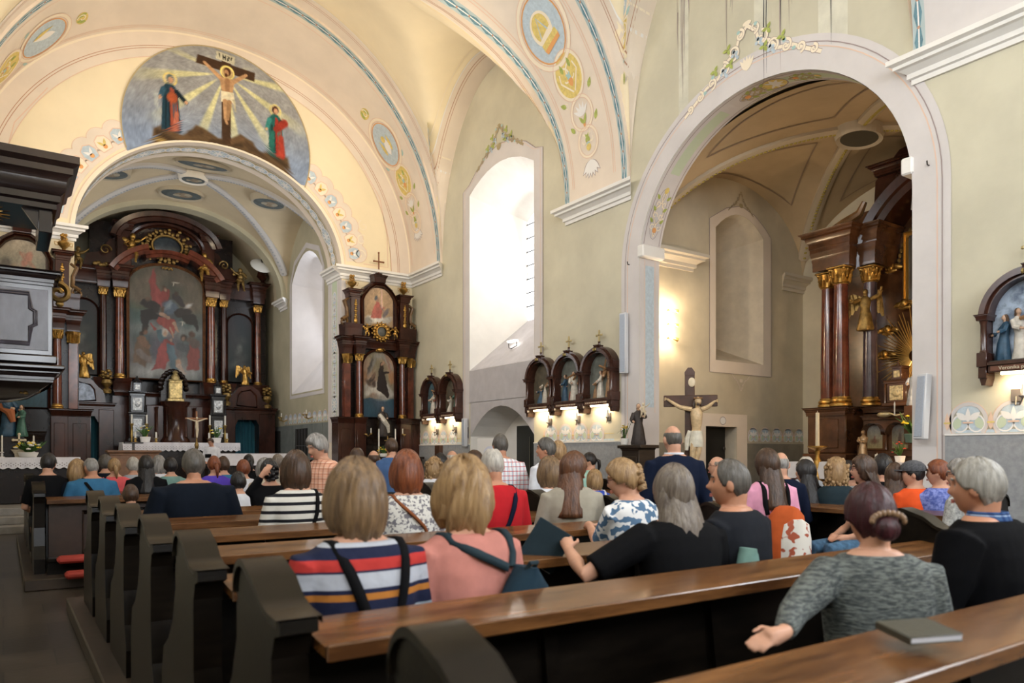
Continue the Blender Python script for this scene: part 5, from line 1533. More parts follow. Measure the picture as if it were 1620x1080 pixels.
for x, w_ in ((7.93, 'left'), (9.05, 'right')):
    t = thing('wall_sconce', 'brass candle bracket on the %s plinth of the right side altar' % w_, 'candle holder', (x, 18.5, 1.95))
    mb = MB(); mb.lathe([(.05, 0), (.05, .02)], 0, 0, 10); s = -1 if w_ == 'right' else 1
    mb.tube([(0, .0, .0), (s*.04, -.08, -.04), (s*.10, -.12, .02)], .01, 6); mb.lathe([(.012, .0), (.03, .03), (.03, .035)], s*.10, -.12, 10); put(mb, 'bracket', BRASS, t)
    mb = MB(); mb.lathe([(.013, .035), (.013, .17)], s*.10, -.12, 8); put(mb, 'candle', WAX, t)
flowers('flower_arrangement', 'bunch of yellow flowers low on the right side altar', 8.30, 18.2, 1.36, .30, .36, [FLY], 9, seed=5)

# ---- high altar
hx, hy = 4.28, 25.3
t = thing('high_altar', 'huge dark wooden high altar with red marbled columns and a large assumption painting', 'altar', (hx, hy, .7))
zb = -.7
Z = lambda z: z - .7
YB = 1.4
mb = MB(); mb.box(-3.2, 3.2, .75, YB, 0, Z(7.0)); mb.box(-2.1, 2.1, .75, YB, Z(7.0), Z(8.6)); put(mb, 'back_wall', MAHOG2, t, smooth=False)
mb = MB()          # lower storey with door openings
for s in (-1, 1):
    mb.box(s*1.55, s*1.95, -.25, .8, 0, Z(2.75), .015); mb.box(s*2.72, s*3.25, -.2, .8, 0, Z(2.75), .015)
    mb.prism([(s*1.95, Z(2.35)), (s*2.05, Z(2.55)), (s*2.62, Z(2.55)), (s*2.72, Z(2.35)), (s*2.72, Z(2.8)), (s*1.95, Z(2.8))], -.2, .7)
    entab(mb, s*2.4-.85, s*2.4+.85, -.22, .8, Z(2.75), .20, .10)
    mb.box(s*1.2-.35, s*1.2+.45 if s > 0 else s*1.2+.35, -.1, .8, 0, Z(2.9))
mb.box(-1.55, 1.55, .1, .8, 0, Z(3.2)); entab(mb, -1.5, 1.5, 0, .8, Z(3.2), .14, .06)
put(mb, 'lower_storey', MAHOG, t)
for s in (-1, 1):
    mb = MB(); n_ = 40
    mb.grid([[(s*1.93 + s*.8*k/n_, .35 + .03*sin(k*1.1), zz) for k in range(n_+1)] for zz in (0, Z(2.6))]); put(mb, 'curtain', TEAL, t, label='teal curtain in the doorway')
    mb = MB()      # curved screen above the door
    top = [(s*1.75, Z(2.95)), (s*1.80, Z(3.3)), (s*1.95, Z(3.42)), (s*2.1, Z(3.62)), (s*2.5, Z(3.68)), (s*2.75, Z(3.5)), (s*2.85, Z(3.2)), (s*3.15, Z(3.05)), (s*3.2, Z(2.95))]
    mb.prism(top, -.12, .12); frame(mb, [(s*2.0, Z(3.0)), (s*2.65, Z(3.0)), (s*2.62, Z(3.35)), (s*2.45, Z(3.52)), (s*2.15, Z(3.5)), (s*2.03, Z(3.35))], 0, -.12, .05, .03)
    put(mb, 'door_gable', MAHOG, t)
    mb = MB(); mb.prism([(s*2.0, Z(3.0)), (s*2.65, Z(3.0)), (s*2.62, Z(3.35)), (s*2.45, Z(3.52)), (s*2.15, Z(3.5)), (s*2.03, Z(3.35))], -.135, -.10)
    if s < 0: put(mb, 'silvered_panel', mat('silvered_panel', (.17, .19, .23), .3, var=.5, vscale=8, metal=.3), t)
for s in (-1, 1):
    mb = MB()
    for xx, w_ in ((1.33, .26), (1.78, .24), (2.85, .22)):
        entab(mb, s*xx-w_, s*xx+w_, .12, .8, Z(3.34), .40, .06)
    mb.box(s*1.0, s*3.1, .45, .8, Z(3.34), Z(3.76)); put(mb, 'pedestal', MAHOG, t)
    column(t, s*1.33, .36, Z(3.74), Z(6.50), .125); column(t, s*1.76, .50, Z(3.74), Z(6.50), .10, MAHOG); column(t, s*2.86, .48, Z(3.74), Z(6.45), .105)
    mb = MB()
    for xx, w_, yy in ((1.33, .20, .16), (1.76, .16, .34), (2.86, .18, .32)):
        entab(mb, s*xx-w_, s*xx+w_, yy, .8, Z(6.50), .34, .05); entab(mb, s*xx-w_-.02, s*xx+w_+.02, yy-.02, .8, Z(6.84), .34, .18)
    entab(mb, min(s*1.7, s*3.0), max(s*1.7, s*3.0), .5, .8, Z(6.6), .52, .12)
    put(mb, 'entablature', MAHOG, t)
# curved pediment over the painting, attic
mb = MB()
def arc_band(mb, cx, cz, rx, rz, a0, a1, w, y0, y1, n=20):
    A = [[(cx + (rx+o)*cos(a0 + (a1-a0)*k/n), y, cz + (rz+o)*sin(a0 + (a1-a0)*k/n)) for k in range(n+1)] for (o, y) in ((0, y1), (0, y0), (w*.4, y0-.04), (w*.5, y0-.10), (w, y0-.14), (w, y1))]
    mb.grid(A, closed_v=True); 
    for e in (0, -1): mb.add([r[e] for r in A], [tuple(range(6))])
arc_band(mb, 0, Z(6.3), 1.62, 1.42, 1.9, 2.65, .26, .05, .8); arc_band(mb, 0, Z(6.3), 1.62, 1.42, pi-2.65, pi-1.9, .26, .05, .8); arc_band(mb, 0, Z(6.3), 1.45, 1.30, 1.15, 2.0, .20, .15, .8)
put(mb, 'pediment', MAROON, t)
mb = MB()
for s in (-1, 1):
    mb.box(s*1.02, s*1.42, .25, .9, Z(7.15), Z(8.30), .02); entab(mb, s*1.22-.22, s*1.22+.22, .22, .9, Z(8.30), .24, .12)
    mb.prism([(s*1.42, Z(7.15)), (s*2.3, Z(7.15)), (s*2.2, Z(7.5)), (s*1.85, Z(7.6)), (s*1.6, Z(8.0)), (s*1.42, Z(8.1))], .5, .8)
arc_band(mb, 0, Z(7.95), 1.35, .78, .15, pi-.15, .28, .2, .9); arc_band(mb, 0, Z(7.95), 1.0, .62, .1, pi-.1, .12, .35, .9)
mb.prism([(-1.3, Z(8.2)), (1.3, Z(8.2)), (1.1, Z(8.6)), (.6, Z(8.75)), (-.6, Z(8.75)), (-1.1, Z(8.6))], .6, .9)
put(mb, 'attic', MAHOG, t)
mb = MB()
for k in range(30):
    a = 2*pi*k/30; r1 = 1 + .12*sin(k*2.7)
    mb.ell((.56*r1*cos(a), .30, Z(7.98) + .44*r1*sin(a)), (.075, .04, .055), 8, 6, Matrix.Rotation(-a, 3, 'Y'))
    if k % 2: mb.ell((.68*r1*cos(a), .32, Z(7.98) + .54*r1*sin(a)), (.045, .03, .06), 7, 5, Matrix.Rotation(-a, 3, 'Y'))
mb.tube([(.44*cos(a), .28, Z(7.98) + .33*sin(a)) for a in [2*pi*k/30 for k in range(31)]], .04, 6)
ov = put(mb, 'oval_frame', DGOLD, t)
mb = MB(); mb.ell((0, .34, Z(7.98)), (.43, .05, .32), 24, 8); put(mb, 'oval_painting', mat('oval_pic', (.05, .07, .08), .3, var=.6, vscale=5, col2=(.015, .02, .03)), ov)
for (x, z, h, fl) in ((-1.02, 7.32, .85, 1), (1.08, 6.98, .90, -1), (-2.45, 6.95, .65, 1), (2.25, 6.85, .75, -1)):
    mb = MB(); putto(mb, x, .1 if abs(x) < 2 else .3, Z(z), h, flip=fl); put(mb, 'gilt_putto', GOLD if h > .7 and x < 1.5 else DGOLD, t)
mb = MB()
for k in range(5): mb.ell((-2.0 + .08*k, .2, Z(7.15) + .03*sin(k*2)), (.08, .05, .06), 7, 5)
put(mb, 'gilt_scroll', DGOLD, t)
for s in (-1, 1):
    mb = MB(); volute(mb, s*1.72, .3, Z(7.62), .16, 1.3, 0 if s < 0 else pi, -s, .03); put(mb, 'gilt_scroll', DGOLD, t)
for s, x in ((1, 3.0), (-1, -3.0)):
    mb = MB(); mb.lathe([(.10, 0), (.14, .03), (.05, .1), (.2, .25), (.16, .42), (.04, .5)], x, .4, 12)
    o = put(mb, 'urn', MAHOG, t); o.location.z = Z(7.18)
# the great painting
bga = lambda U, V: np.stack([.36 + .05*np.sin(5*U+4*V) + .03*np.sin(9*V) - .05*V, .39 + .03*np.sin(4*U-3*V) - .04*V + 0*U, .40 - .02*V + .03*np.sin(6*V) + 0*U - .06*(V > .6)], -1)
flesh = (.74, .56, .44)
S = []
S += blobs((.50, .44, .36), [(-.6, .85, .5, .08, .2, 1), (.5, .88, .6, .08, -.2, .9), (.7, .68, .35, .1, 0, .9), (-.75, .72, .3, .1, 0, .95), (0, .95, .8, .05, 0, .8)], .12)
S += blobs((.60, .62, .62), [(0, .44, .9, .05, 0, .9), (-.2, .06, .9, .06, 0, 1.0), (.3, .03, .6, .05, .1, 1.15), (-.35, .09, .3, .04, .1, 1.3), (.1, .13, .5, .05, 0, .9)], .08)
S += [('p', [(-.45, .68), (-.48, .86), (-.36, .97), (-.26, .82), (-.1, .72), (.05, .70), (-.02, .62), (-.35, .64)], (.66, .20, .20), .05), ('c', -.1, .70, -.02, .78, .14, .10, (.62, .16, .16), .04), ('e', -.05, .80, .075, .03, 0, (.36, .24, .18), .02), ('e', -.04, .79, .05, .02, 0, flesh, .02),
      ('c', .25, .74, .45, .68, .11, .07, (.22, .20, .22), .04), ('e', .28, .77, .06, .022, 0, (.3, .22, .18), .02), ('e', .08, .64, .24, .06, 0, (.32, .42, .52), .03), ('e', .02, .66, .10, .02, .3, (.56, .64, .70), .03),
      ('c', -.6, .66, -.35, .62, .10, .14, (.16, .15, .17), .05), ('e', -.55, .69, .06, .022, 0, (.45, .33, .26), .02), ('c', .55, .62, .35, .60, .12, .14, (.17, .16, .17), .05), ('e', .58, .67, .07, .025, 0, (.6, .5, .42), .02), ('e', .60, .675, .10, .016, .2, (.75, .75, .74), .02),
      ('p', [(-.7, .58), (-.4, .60), (-.15, .55), (-.45, .50), (-.55, .42), (-.68, .40)], (.12, .13, .16), .04), ('p', [(.4, .58), (.7, .60), (.86, .54), (.88, .44), (.75, .50), (.5, .52)], (.12, .13, .15), .04),
      ('p', [(-.25, .55), (.2, .54), (.28, .47), (.12, .40), (-.1, .46), (-.3, .50)], (.68, .20, .18), .04), ('c', -.15, .58, .05, .55, .07, .05, flesh, .03), ('e', -.12, .62, .05, .02, 0, (.4, .26, .18), .02), ('c', .2, .5, .3, .44, .05, .03, flesh, .03), ('c', .1, .45, .16, .38, .035, .02, flesh, .03)]
S += [('p', [(-.42, .08), (-.05, .10), (.08, .22), (.02, .33), (-.1, .36), (-.2, .28), (-.3, .15)], (.70, .20, .22), .04), ('p', [(-.05, .34), (.08, .36), (.26, .22), (.30, .10), (.10, .08), (.02, .2)], (.30, .46, .54), .04), ('p', [(-.2, .33), (-.3, .42), (-.22, .44), (-.05, .37)], (.25, .42, .48), .03),
      ('c', -.34, .43, -.42, .475, .04, .02, (.66, .2, .2), .02), ('e', -.09, .415, .085, .032, 0, (.80, .78, .74), .02), ('e', -.085, .408, .055, .022, 0, flesh, .02), ('c', -.02, .34, .15, .32, .05, .04, (.6, .18, .18), .03), ('e', .1, .355, .03, .012, 0, flesh, .02),
      ('p', [(-.95, .12), (-.6, .10), (-.45, .2), (-.5, .33), (-.75, .33), (-.9, .24)], (.48, .36, .26), .05), ('c', -.75, .22, -.5, .16, .10, .1, (.52, .46, .44), .05), ('e', -.62, .40, .10, .032, .3, (.25, .16, .12), .02), ('e', -.58, .39, .06, .025, 0, (.55, .36, .26), .02), ('c', -.7, .33, -.5, .28, .1, .08, (.55, .38, .26), .04),
      ('c', .35, .30, .6, .27, .12, .10, (.30, .34, .38), .05), ('e', .45, .385, .09, .03, 0, (.24, .18, .15), .02), ('e', .44, .375, .05, .022, 0, (.6, .44, .34), .02),
      ('p', [(.55, .08), (.92, .10), (.96, .22), (.85, .34), (.68, .36), (.58, .22)], (.62, .20, .18), .05), ('c', .62, .36, .80, .32, .10, .12, (.40, .32, .30), .05), ('e', .72, .41, .08, .028, 0, (.35, .22, .16), .02), ('e', .3, .16, .09, .03, 0, flesh, .02), ('c', .3, .13, .42, .07, .08, .05, (.76, .64, .56), .03), ('c', .35, .06, .5, .05, .05, .03, (.78, .7, .64), .03)]
S += blobs((.86, .82, .74), [(.25, .875, .06, .006, 0, 1), (.22, .855, .015, .018, 0, 1), (.45, .515, .07, .006, 0, .9), (.44, .5, .015, .014, 0, .9)], .012)
arch_picture('altar_painting', 0, .34, 1.06, Z(3.80), Z(7.36), .62, bga, S, t, n=150, seed=12, dim=.55, label='large painting of a saint in red and blue carried among angels')
mb = MB(); frame(mb, arch_outline(1.06, Z(3.80), Z(7.36), .62, 20), 0, .40, .09, .10); put(mb, 'picture_frame', mat('gilt_brown_frame', (.16, .07, .03), .3, var=.4, vscale=8), t)
for s in (-1, 1):
    bgd = lambda U, V: np.stack([.12 + .04*np.sin(3*U+5*V), .14 + .03*np.sin(4*V) + 0*U, .14 + .02*V + 0*U], -1)
    sh = blobs((.35, .36, .33), [(-.1, .45, .18, .05, 0, 1), (0, .52, .12, .03, 0, 1.3), (-.2, .3, .5, .03, .1, .8), (.1, .22, .5, .03, 0, .9), (.2, .62, .3, .04, 0, .7)], .1)
    arch_picture('side_painting', s*2.30, .6, .38, Z(3.85), Z(6.1), .32, bgd, sh, t, n=40, seed=20+s, dim=.7)
    mb = MB(); frame(mb, arch_outline(.38, Z(3.85), Z(6.1), .32), s*2.30, .62, .06, .07); put(mb, 'side_frame', MAHOG, t)
mb = MB()
for k in range(9): mb.ell((-.14 + .035*k, .26, Z(7.28) + .02*sin(k*2.1)), (.03, .03, .04), 6, 5)
put(mb, 'crown_ornament', DGOLD, t)
# tabernacle in the middle
mb = MB(); mb.lathe([(.42, Z(1.75)), (.42, Z(1.85)), (.34, Z(1.95)), (.34, Z(2.85)), (.42, Z(2.95)), (.44, Z(3.02)), (.2, Z(3.04))], 0.05, -.75, 20)
for k in (-2, -1, 1, 2):
    mb.lathe([(.05, Z(1.95)), (.032, Z(2.05)), (.03, Z(2.75)), (.05, Z(2.85))], .05 + .28*k*.95, -1.02 + .06*abs(k), 10)
mb.box(-.75, .85, -.75, .0, Z(1.75), Z(2.9), .02); put(mb, 'tabernacle_drum', MAHOG, t)
mb = MB(); 
for k in range(13):
    a = pi*k/12; mb.ell((.05 + .36*cos(a), -.45, Z(3.45) + .52*sin(a)), (.09, .14, .09), 8, 6)
mb.prism([(-.3, Z(3.0)), (.4, Z(3.0)), (.4, Z(3.5)), (.25, Z(3.85)), (.05, Z(3.95)), (-.15, Z(3.85)), (-.3, Z(3.5))], -.45, -.1); put(mb, 'niche', MAHOG2, t)
mb = MB(); mb.box(-.16, .30, -.78, -.55, Z(3.03), Z(3.12), .01); mb.box(-.12, .26, -.75, -.58, Z(3.12), Z(3.62), .02); entab(mb, -.10, .24, -.74, -.58, Z(3.62), .08, .04); mb.lathe([(.12, Z(3.7)), (.13, Z(3.78)), (.06, Z(3.88)), (.09, Z(3.93)), (.03, Z(3.98))], .07, -.66, 12); put(mb, 'gilt_tabernacle', mat('pale_chased_gold', (.60, .47, .22), .35, metal=.7, var=.5, vscale=18, bump=.8, bscale=35), t, label='shining gold tabernacle door and crown')
# reliquaries
for i, (x, lab) in enumerate(((-1.0, 'black reliquary shrine with silver panels left of the tabernacle'), (1.28, 'black reliquary shrine with silver panels right of the tabernacle'))):
    r = thing('reliquary', lab, 'reliquary', (hx + x, 24.55, 1.80))
    mb = MB(); mb.box(-.24, .24, -.14, .14, 0, .1, .01); mb.box(-.20, .20, -.12, .12, .1, .75, .01); entab(mb, -.20, .20, -.12, .12, .75, .12, .06); mb.box(-.18, .18, -.1, .1, .87, 1.35, .01); entab(mb, -.19, .19, -.11, .11, 1.35, .14, .08); mb.box(-.11, .11, -.08, .08, 1.49, 1.75, .01); mb.lathe([(.12, 1.75), (.13, 1.78), (.05, 1.85), (.015, 1.95)], 0, 0, 10)
    for s in (-1, 1): mb.lathe([(.03, .87), (.02, .95), (.02, 1.3), (.03, 1.35)], s*.21, -.10, 8)
    put(mb, 'case', mat('black_lacquer', (.012, .012, .014), .18), r)
    mb = MB(); mb.box(-.13, .13, -.135, -.115, .15, .68, .01); put(mb, 'silver_panel', SILVER, r)
    mb = MB(); mb.box(-.13, .13, -.115, -.095, .92, 1.30, .01); mb.ell((0, -.115, 1.11), (.07, .012, .09), 12, 8); put(mb, 'silver_panel', SILVER, r)
    mb = MB(); mb.box(-.07, .07, -.095, -.075, 1.53, 1.70, .01); put(mb, 'silver_panel', SILVER, r)
# gilt angels, urns standing on the door gables
for (x, z, h, m_, lab) in ((-2.32, 3.68, .85, GOLD, 'gilt angel in front of the left side painting of the high altar'), (2.30, 3.70, .72, GOLD, 'gilt angel on the right door gable of the high altar')):
    a = thing('gilt_angel', lab, 'statue', (hx + x, 25.3, z)); mb = MB(); figurine(mb, 0, 0, 0, h, face=.3, wings=0, skin=0, hair=0, kneel=.5, arms=((.2, .25, .55), (-.15, .25, .5))); put(mb, 'figure', m_, a)
for (x, z, lab) in ((-1.72, 3.35, 'small dark urn left of the left reliquary'), (1.72, 3.1, 'small gilt-brown urn left of the right door gable'), (3.02, 3.05, 'small gilt-brown urn at the far right of the high altar')):
    a = thing('altar_urn', lab, 'urn', (hx + x, 25.25, z)); mb = MB(); mb.lathe([(.12, -.1), (.13, 0), (.05, .06), (.15, .2), (.12, .3), (.06, .32)], n=12)
    for k in range(12): mb.ell((.1*cos(k*2.4), .1*sin(k*2.4), .36 + .02*k), (.06, .06, .05), 6, 5)
    put(mb, 'body', DGOLD, a)
# altar table with lace cloth, candles, flowers
t = thing('altar_table', 'dark stone altar table in front of the high altar under a lace cloth', 'altar table', (4.42, 24.2, .7))
mb = MB(); mb.box(-1.5, 1.5, -.38, .30, 0, 1.04, .02); mb.box(-1.6, 1.6, -.45, .32, 1.0, 1.06, .01); put(mb, 'body', MAHOG2, t)
altar_cloth('altar_cloth', 'white cloth with scalloped lace edge on the high altar table', 2.80, 6.04, 23.72, 24.54, 1.772, .26)
for k, (x, h, lab) in enumerate(((3.12, .30, 'outer left'), (3.52, .30, 'inner left'), (5.30, .34, 'inner right'), (5.75, .34, 'outer right'))):
    c = thing('altar_candle', 'tall candle on a high brass stick, %s one on the high altar' % lab, 'candle', (x, 24.4, 1.772)); candle(c, 0, 0, 0, h*.9, .024, .55)
for k, (x, lab) in enumerate(((3.17, 'short candle left of the left white pot'), (3.72, 'short candle right of the left white pot'), (5.2, 'short candle left of the right white pot'), (5.72, 'short candle right of the right white pot'))):
    c = thing('altar_candle', 'white ' + lab + ' on the high altar', 'candle', (x, 24.05, 1.772)); candle(c, 0, 0, 0, .18, .026, .12)
flowers('potted_flowers', 'white pot with yellow flowers and leaves at the left on the high altar', 3.43, 24.05, 1.772, .55, .50, [FLY, FLW], 8, seed=7, leafy=1.3)
flowers('potted_flowers', 'white pot with yellow flowers at the right on the high altar', 5.42, 24.05, 1.772, .52, .48, [FLY, FLW], 10, seed=8, leafy=1.2)
t = thing('processional_crucifix', 'wooden crucifix on a pole standing before the high altar table', 'crucifix', (4.55, 22.6, .7))
mb = MB(); mb.lathe([(.16, 0), (.16, .03), (.03, .08), (.02, .2), (.02, .85), (.05, .9), (.06, 1.0), (.02, 1.1), (.018, 1.25)], n=12); put(mb, 'pole', DGOLD, t)
mb = MB(); mb.box(-.022, .022, -.012, .012, 1.2, 1.95, .004); mb.box(-.30, .30, -.012, .012, 1.72, 1.765, .004); put(mb, 'cross', mat('orange_brown_wood', (.34, .14, .05), .5, var=.3), t)
mb = MB(); mb.tube([(0, -.03, 1.68), (0, -.035, 1.5), (0.01, -.04, 1.42), (.0, -.04, 1.2)], [.04, .045, .04, .02], 8)
for s in (-1, 1): mb.tube([(0, -.03, 1.66), (s*.14, -.03, 1.70), (s*.27, -.02, 1.75)], [.022, .018, .012], 6)
mb.ell((0, -.04, 1.75), (.03, .035, .04), 8, 6); put(mb, 'corpus', IVORY, t)
# lectern boards and a second cloth at the front of the chancel
t = thing('lectern', 'orange-brown wooden reading desk at the left front of the chancel', 'lectern', (2.75, 21.2, .7))
mb = MB(); mb.box(-.55, .55, -.2, .2, 0, .70, .01); entab(mb, -.55, .55, -.2, .2, .70, .08, .06); mb.box(-.62, .62, -.28, .26, .78, .83, .01); put(mb, 'desk', mat('orange_oak', (.22, .10, .04), .4, var=.3, vscale=5), t)
mb = MB(); mb.box(-.22, .22, -.1, .1, 1.0, 1.04, .005); mb.box(-.03, .03, -.03, .03, .83, 1.0); put(mb, 'book_rest', WOODD, t)
t = thing('celebration_altar', 'low altar table under a plain white cloth at the right front of the chancel', 'altar table', (5.75, 21.3, .7))
mb = MB(); mb.box(-1.0, 1.0, -.3, .3, 0, .72, .01); put(mb, 'body', MAHOG2, t)
mb = MB(); mb.box(-1.2, 1.2, -.4, .4, .72, .75, .005); mb.grid([[(-1.2 + .06*k, -.405, .75) for k in range(41)], [(-1.2 + .06*k, -.41 + .01*sin(k), .42) for k in range(41)]]); put(mb, 'cloth', CLOTH, t)
# reflectors on the chancel side walls
for x, lab in ((1.45, 'round white reflector lamp high at the left of the high altar'), (7.05, 'round grey reflector lamp high at the right of the high altar')):
    r = thing('reflector_lamp', lab, 'lamp', (x, 24.95, 8.0 if x < 4 else 7.7))
    mb = MB(); mb.lathe([(.02, .02), (.25, 0), (.36, -.08), (.34, -.08), (.24, -.02)], n=20); o = put(mb, 'shade', mat('lamp_white', (.62, .62, .6), .4), r); o.rotation_euler.x = radians(50)
    mb = MB(); mb.tube([(0, 0, .02), (0, .1, .2), (0 - (.3 if x < 4 else -.3), .4, .35)], .018, 6); put(mb, 'arm', WOODD, r)

# ------------------------------------------------------------------ altar of the side chapel (faces the nave, seen from the side)
WARMW = mat('warm_brown_polished_wood', (0.10, 0.042, 0.018), 0.2, var=0.55, vscale=2.2, spec=0.6, det=6)
t = thing('chapel_altar', 'tall brown altar with columns, gold angel and sunburst in the side chapel', 'altar', (13.2, 6.6, 0), -pi/2)
mb = MB()
mb.box(-2.15, -1.25, -.45, 1.4, 0, 1.45, .02); mb.box(-2.1, -1.3, -.35, 1.4, 1.45, 2.2, .02); entab(mb, -2.1, -1.3, -.38, 1.4, 2.16, .16, .08); mb.box(-1.95, -1.45, -.37, -.33, 1.55, 2.1, .01)
put(mb, 'plinth', WARMW, t)
mb = MB(); mb.box(-1.25, 1.6, -.1, 1.4, 0, 1.62, .02); mb.box(-1.25, 1.6, .1, 1.4, 1.62, 2.2, .02); entab(mb, -1.2, 1.6, .05, 1.4, 2.2, .10, .05); put(mb, 'centre_base', WARMW, t)
column(t, -1.85, -.05, 2.34, 4.92, .135); column(t, -1.50, -.18, 2.34, 4.95, .145); column(t, -1.10, .12, 2.34, 4.92, .13, mat('grey_violet_marbled_wood', (.075, .05, .06), .18, var=.5, vscale=3))
mb = MB()
entab(mb, -2.05, -1.30, -.25, 1.4, 4.95, .35, .05); entab(mb, -2.08, -1.28, -.28, 1.4, 5.30, .38, .20); entab(mb, -1.30, -.95, .0, 1.4, 4.95, .40, .05); entab(mb, -1.35, -.92, .0, 1.4, 5.35, .34, .14)
put(mb, 'entablature', WARMW, t)
mb = MB(); mb.box(-2.0, 1.9, .8, 1.45, 2.2, 6.2); put(mb, 'back_board', WARMW, t, smooth=False)
mb = MB()
arc_band(mb, .45, 4.9, 1.55, 1.45, pi*.35, pi, .28, .1, .9, 24)
mb.prism([(-1.9, 5.68), (-1.1, 5.68), (-1.05, 6.5), (-.6, 6.95), (.3, 7.1), (1.6, 7.1), (1.6, 6.6), (.2, 6.6), (-.5, 6.3), (-.8, 5.9), (-.85, 5.68)], .2, 1.3)
entab(mb, -1.0, .2, .1, 1.3, 6.55, .2, .15)
put(mb, 'pediment', MAHOG, t)
mb = MB(); mb.tube([(-2.0, .1, 5.74), (-1.6, .1, 5.86), (-1.3, .1, 5.96), (-1.2, .1, 6.15)], [.06, .09, .08, .05], 8); put(mb, 'broken_gable', mat('gold_brown', (.24, .12, .04), .3, var=.4, vscale=6), t)
mb = MB()
for k in range(15):
    a = pi*.98 - k*.075; mb.ell((.45 + 1.35*cos(a), .72, 4.9 + 1.25*sin(a)), (.035, .03, .05), 6, 5)
put(mb, 'leaf_garland', DGOLD, t)
mb = MB(); figurine(mb, -1.12, -.02, 3.72, .80, face=.5, wings=0, skin=0, hair=0, arms=((.34, .12, .95), (-.3, .2, .7)), kneel=.2, folds=5); put(mb, 'gilt_angel', DGOLD, t)
for (y, x, z) in ((.62, -1.0, 4.97), (.66, -.76, 4.25), (.62, -1.06, 3.80), (.62, -1.12, 3.34)):
    mb = MB(); mb.ell((x, y, z), (.07, .06, .08), 9, 7)
    for s in (-1, 1): mb.ell((x + s*.12, y + .03, z - .01), (.10, .025, .05), 8, 5, Matrix.Rotation(s*.35, 3, 'Y'))
    mb.ell((x, y + .02, z - .08), (.12, .03, .04), 8, 5); put(mb, 'cherub_head', GOLD, t)
mb = MB()
for k in range(64):
    a = 2*pi*k/64; L = .52 + .16*((k*7) % 3)/2 + .08*(k % 2)
    mb.tube([(-.55 + .12*cos(a), .66, 3.25 + .12*sin(a)), (-.55 + L*cos(a), .58, 3.25 + L*1.25*sin(a))], [.014, .006], 5)
put(mb, 'sunburst', mat('bright_gilding', (.72, .48, .16), .3, metal=.85), t)
mb = MB(); frame(mb, [(-.72, 4.30), (.5, 4.30), (.5, 5.5), (-.72, 5.5)], 0, .75, .10, .08); put(mb, 'gold_frame', mat('bright_gilding', (.72, .48, .16), .3, metal=.85), t)
mb = MB(); mb.box(-.72, .5, .74, .78, 4.30, 5.5); put(mb, 'upper_picture', mat('dark_picture', (.05, .04, .03), .3), t)
mb = MB(); entab(mb, -.95, .9, -.35, -.05, 1.40, .10, .03); mb.box(-.98, .9, -.30, -.05, 1.1, 1.42, .01); mb.box(-.98, .9, -.32, -.08, 1.5, 2.05, .01); entab(mb, -.98, .9, -.34, -.05, 2.05, .08, .05)
for x in (-.76, -.31, .14): arc_band(mb, x, 1.78, .16, .18, 0, pi, .03, -.33, -.30, 12)
for x in (-.54, -.09): mb.lathe([(.03, 1.52), (.022, 1.58), (.02, 1.78), (.035, 1.82)], x, -.35, 8)
put(mb, 'predella', WARMW, t)
ar = lambda U, V: np.stack([.62 - .1*V + 0*U, .56 - .05*V + 0*U, .34 + .18*V + 0*U], -1)
arch_picture('small_painting', -.76, -.325, .14, 1.54, 1.96, .12, ar, [('e', -.1, .3, .5, .1, 0, (.45, .30, .18), .1), ('c', 0, .3, 0, .5, .12, .08, (.5, .28, .2), .1)], t, n=24, seed=3, dim=.8)
arch_picture('small_painting', -.31, -.325, .14, 1.54, 1.96, .12, ar, [('c', 0, .2, 0, .6, .3, .1, (.46, .36, .3), .1), ('e', 0, .75, .15, .06, 0, (.6, .45, .35), .1)], t, n=24, seed=4, dim=.6)
# furnishings of the chapel altar
r = thing('reliquary', 'small dark wooden shrine with gilt medallion squares on the chapel altar', 'reliquary', (12.95, 6.98, 2.28), -pi/2)
mb = MB(); mb.box(-.25, .25, -.10, .2, 0, .06, .01); mb.box(-.17, .17, -.06, .2, .06, .40, .01); entab(mb, -.2, .2, -.07, .2, .40, .06, .05); mb.box(-.09, .09, -.05, .2, .46, .66, .01); entab(mb, -.09, .09, -.05, .2, .66, .04, .03)
for s in (-1, 1): mb.lathe([(.025, .06), (.018, .1), (.018, .36), (.028, .40)], s*.21, -.04, 8)
mb.lathe([(.04, .70), (.015, .76), (.005, .8)], 0, 0, 8); put(mb, 'case', WARMW, r)
mb = MB(); mb.box(-.12, .12, -.075, -.06, .10, .36, .01); mb.ell((0, -.078, .23), (.07, .01, .08), 12, 6); put(mb, 'medallion_square', mat('antique_ivory_gold', (.55, .44, .24), .4, metal=.4, var=.5, vscale=30, bump=.5, bscale=60), r)
mb = MB(); mb.box(-.055, .055, -.06, -.05, .50, .62, .005); put(mb, 'upper_square', MATS['antique_ivory_gold'], r)
t = thing('saint_statue', 'bronze-coloured statue of a bearded friar on the chapel altar', 'statue', (12.55, 7.39, 1.302), -pi/2)
BRONZE = mat('bronze_paint', (.34, .23, .13), .35, metal=.5, var=.4, vscale=20)
mb = MB(); figurine(mb, 0, 0, 0, .56, arms=((.03, .16, .62), (-.03, .16, .66)), folds=9); put(mb, 'figure', [BRONZE, BRONZE, mat('brown_beard', (.12, .07, .04), .5)], t)
t = thing('saint_statue', 'pale blue and white statue half hidden by the pier beside the sunburst', 'statue', (12.55, 6.50, 2.25), -pi/2)
mb = MB(); mb.box(-.12, .12, -.1, .1, -.65, 0, .01); put(mb, 'pedestal', WARMW, t)
mb = MB(); figurine(mb, 0, 0, 0, .60, arms=((.1, .15, .6), (-.1, .15, .6))); put(mb, 'figure', [mat('robe_grey_white', (.48, .50, .52), .5, var=.3, vscale=15), SKINP, RDARK], t)
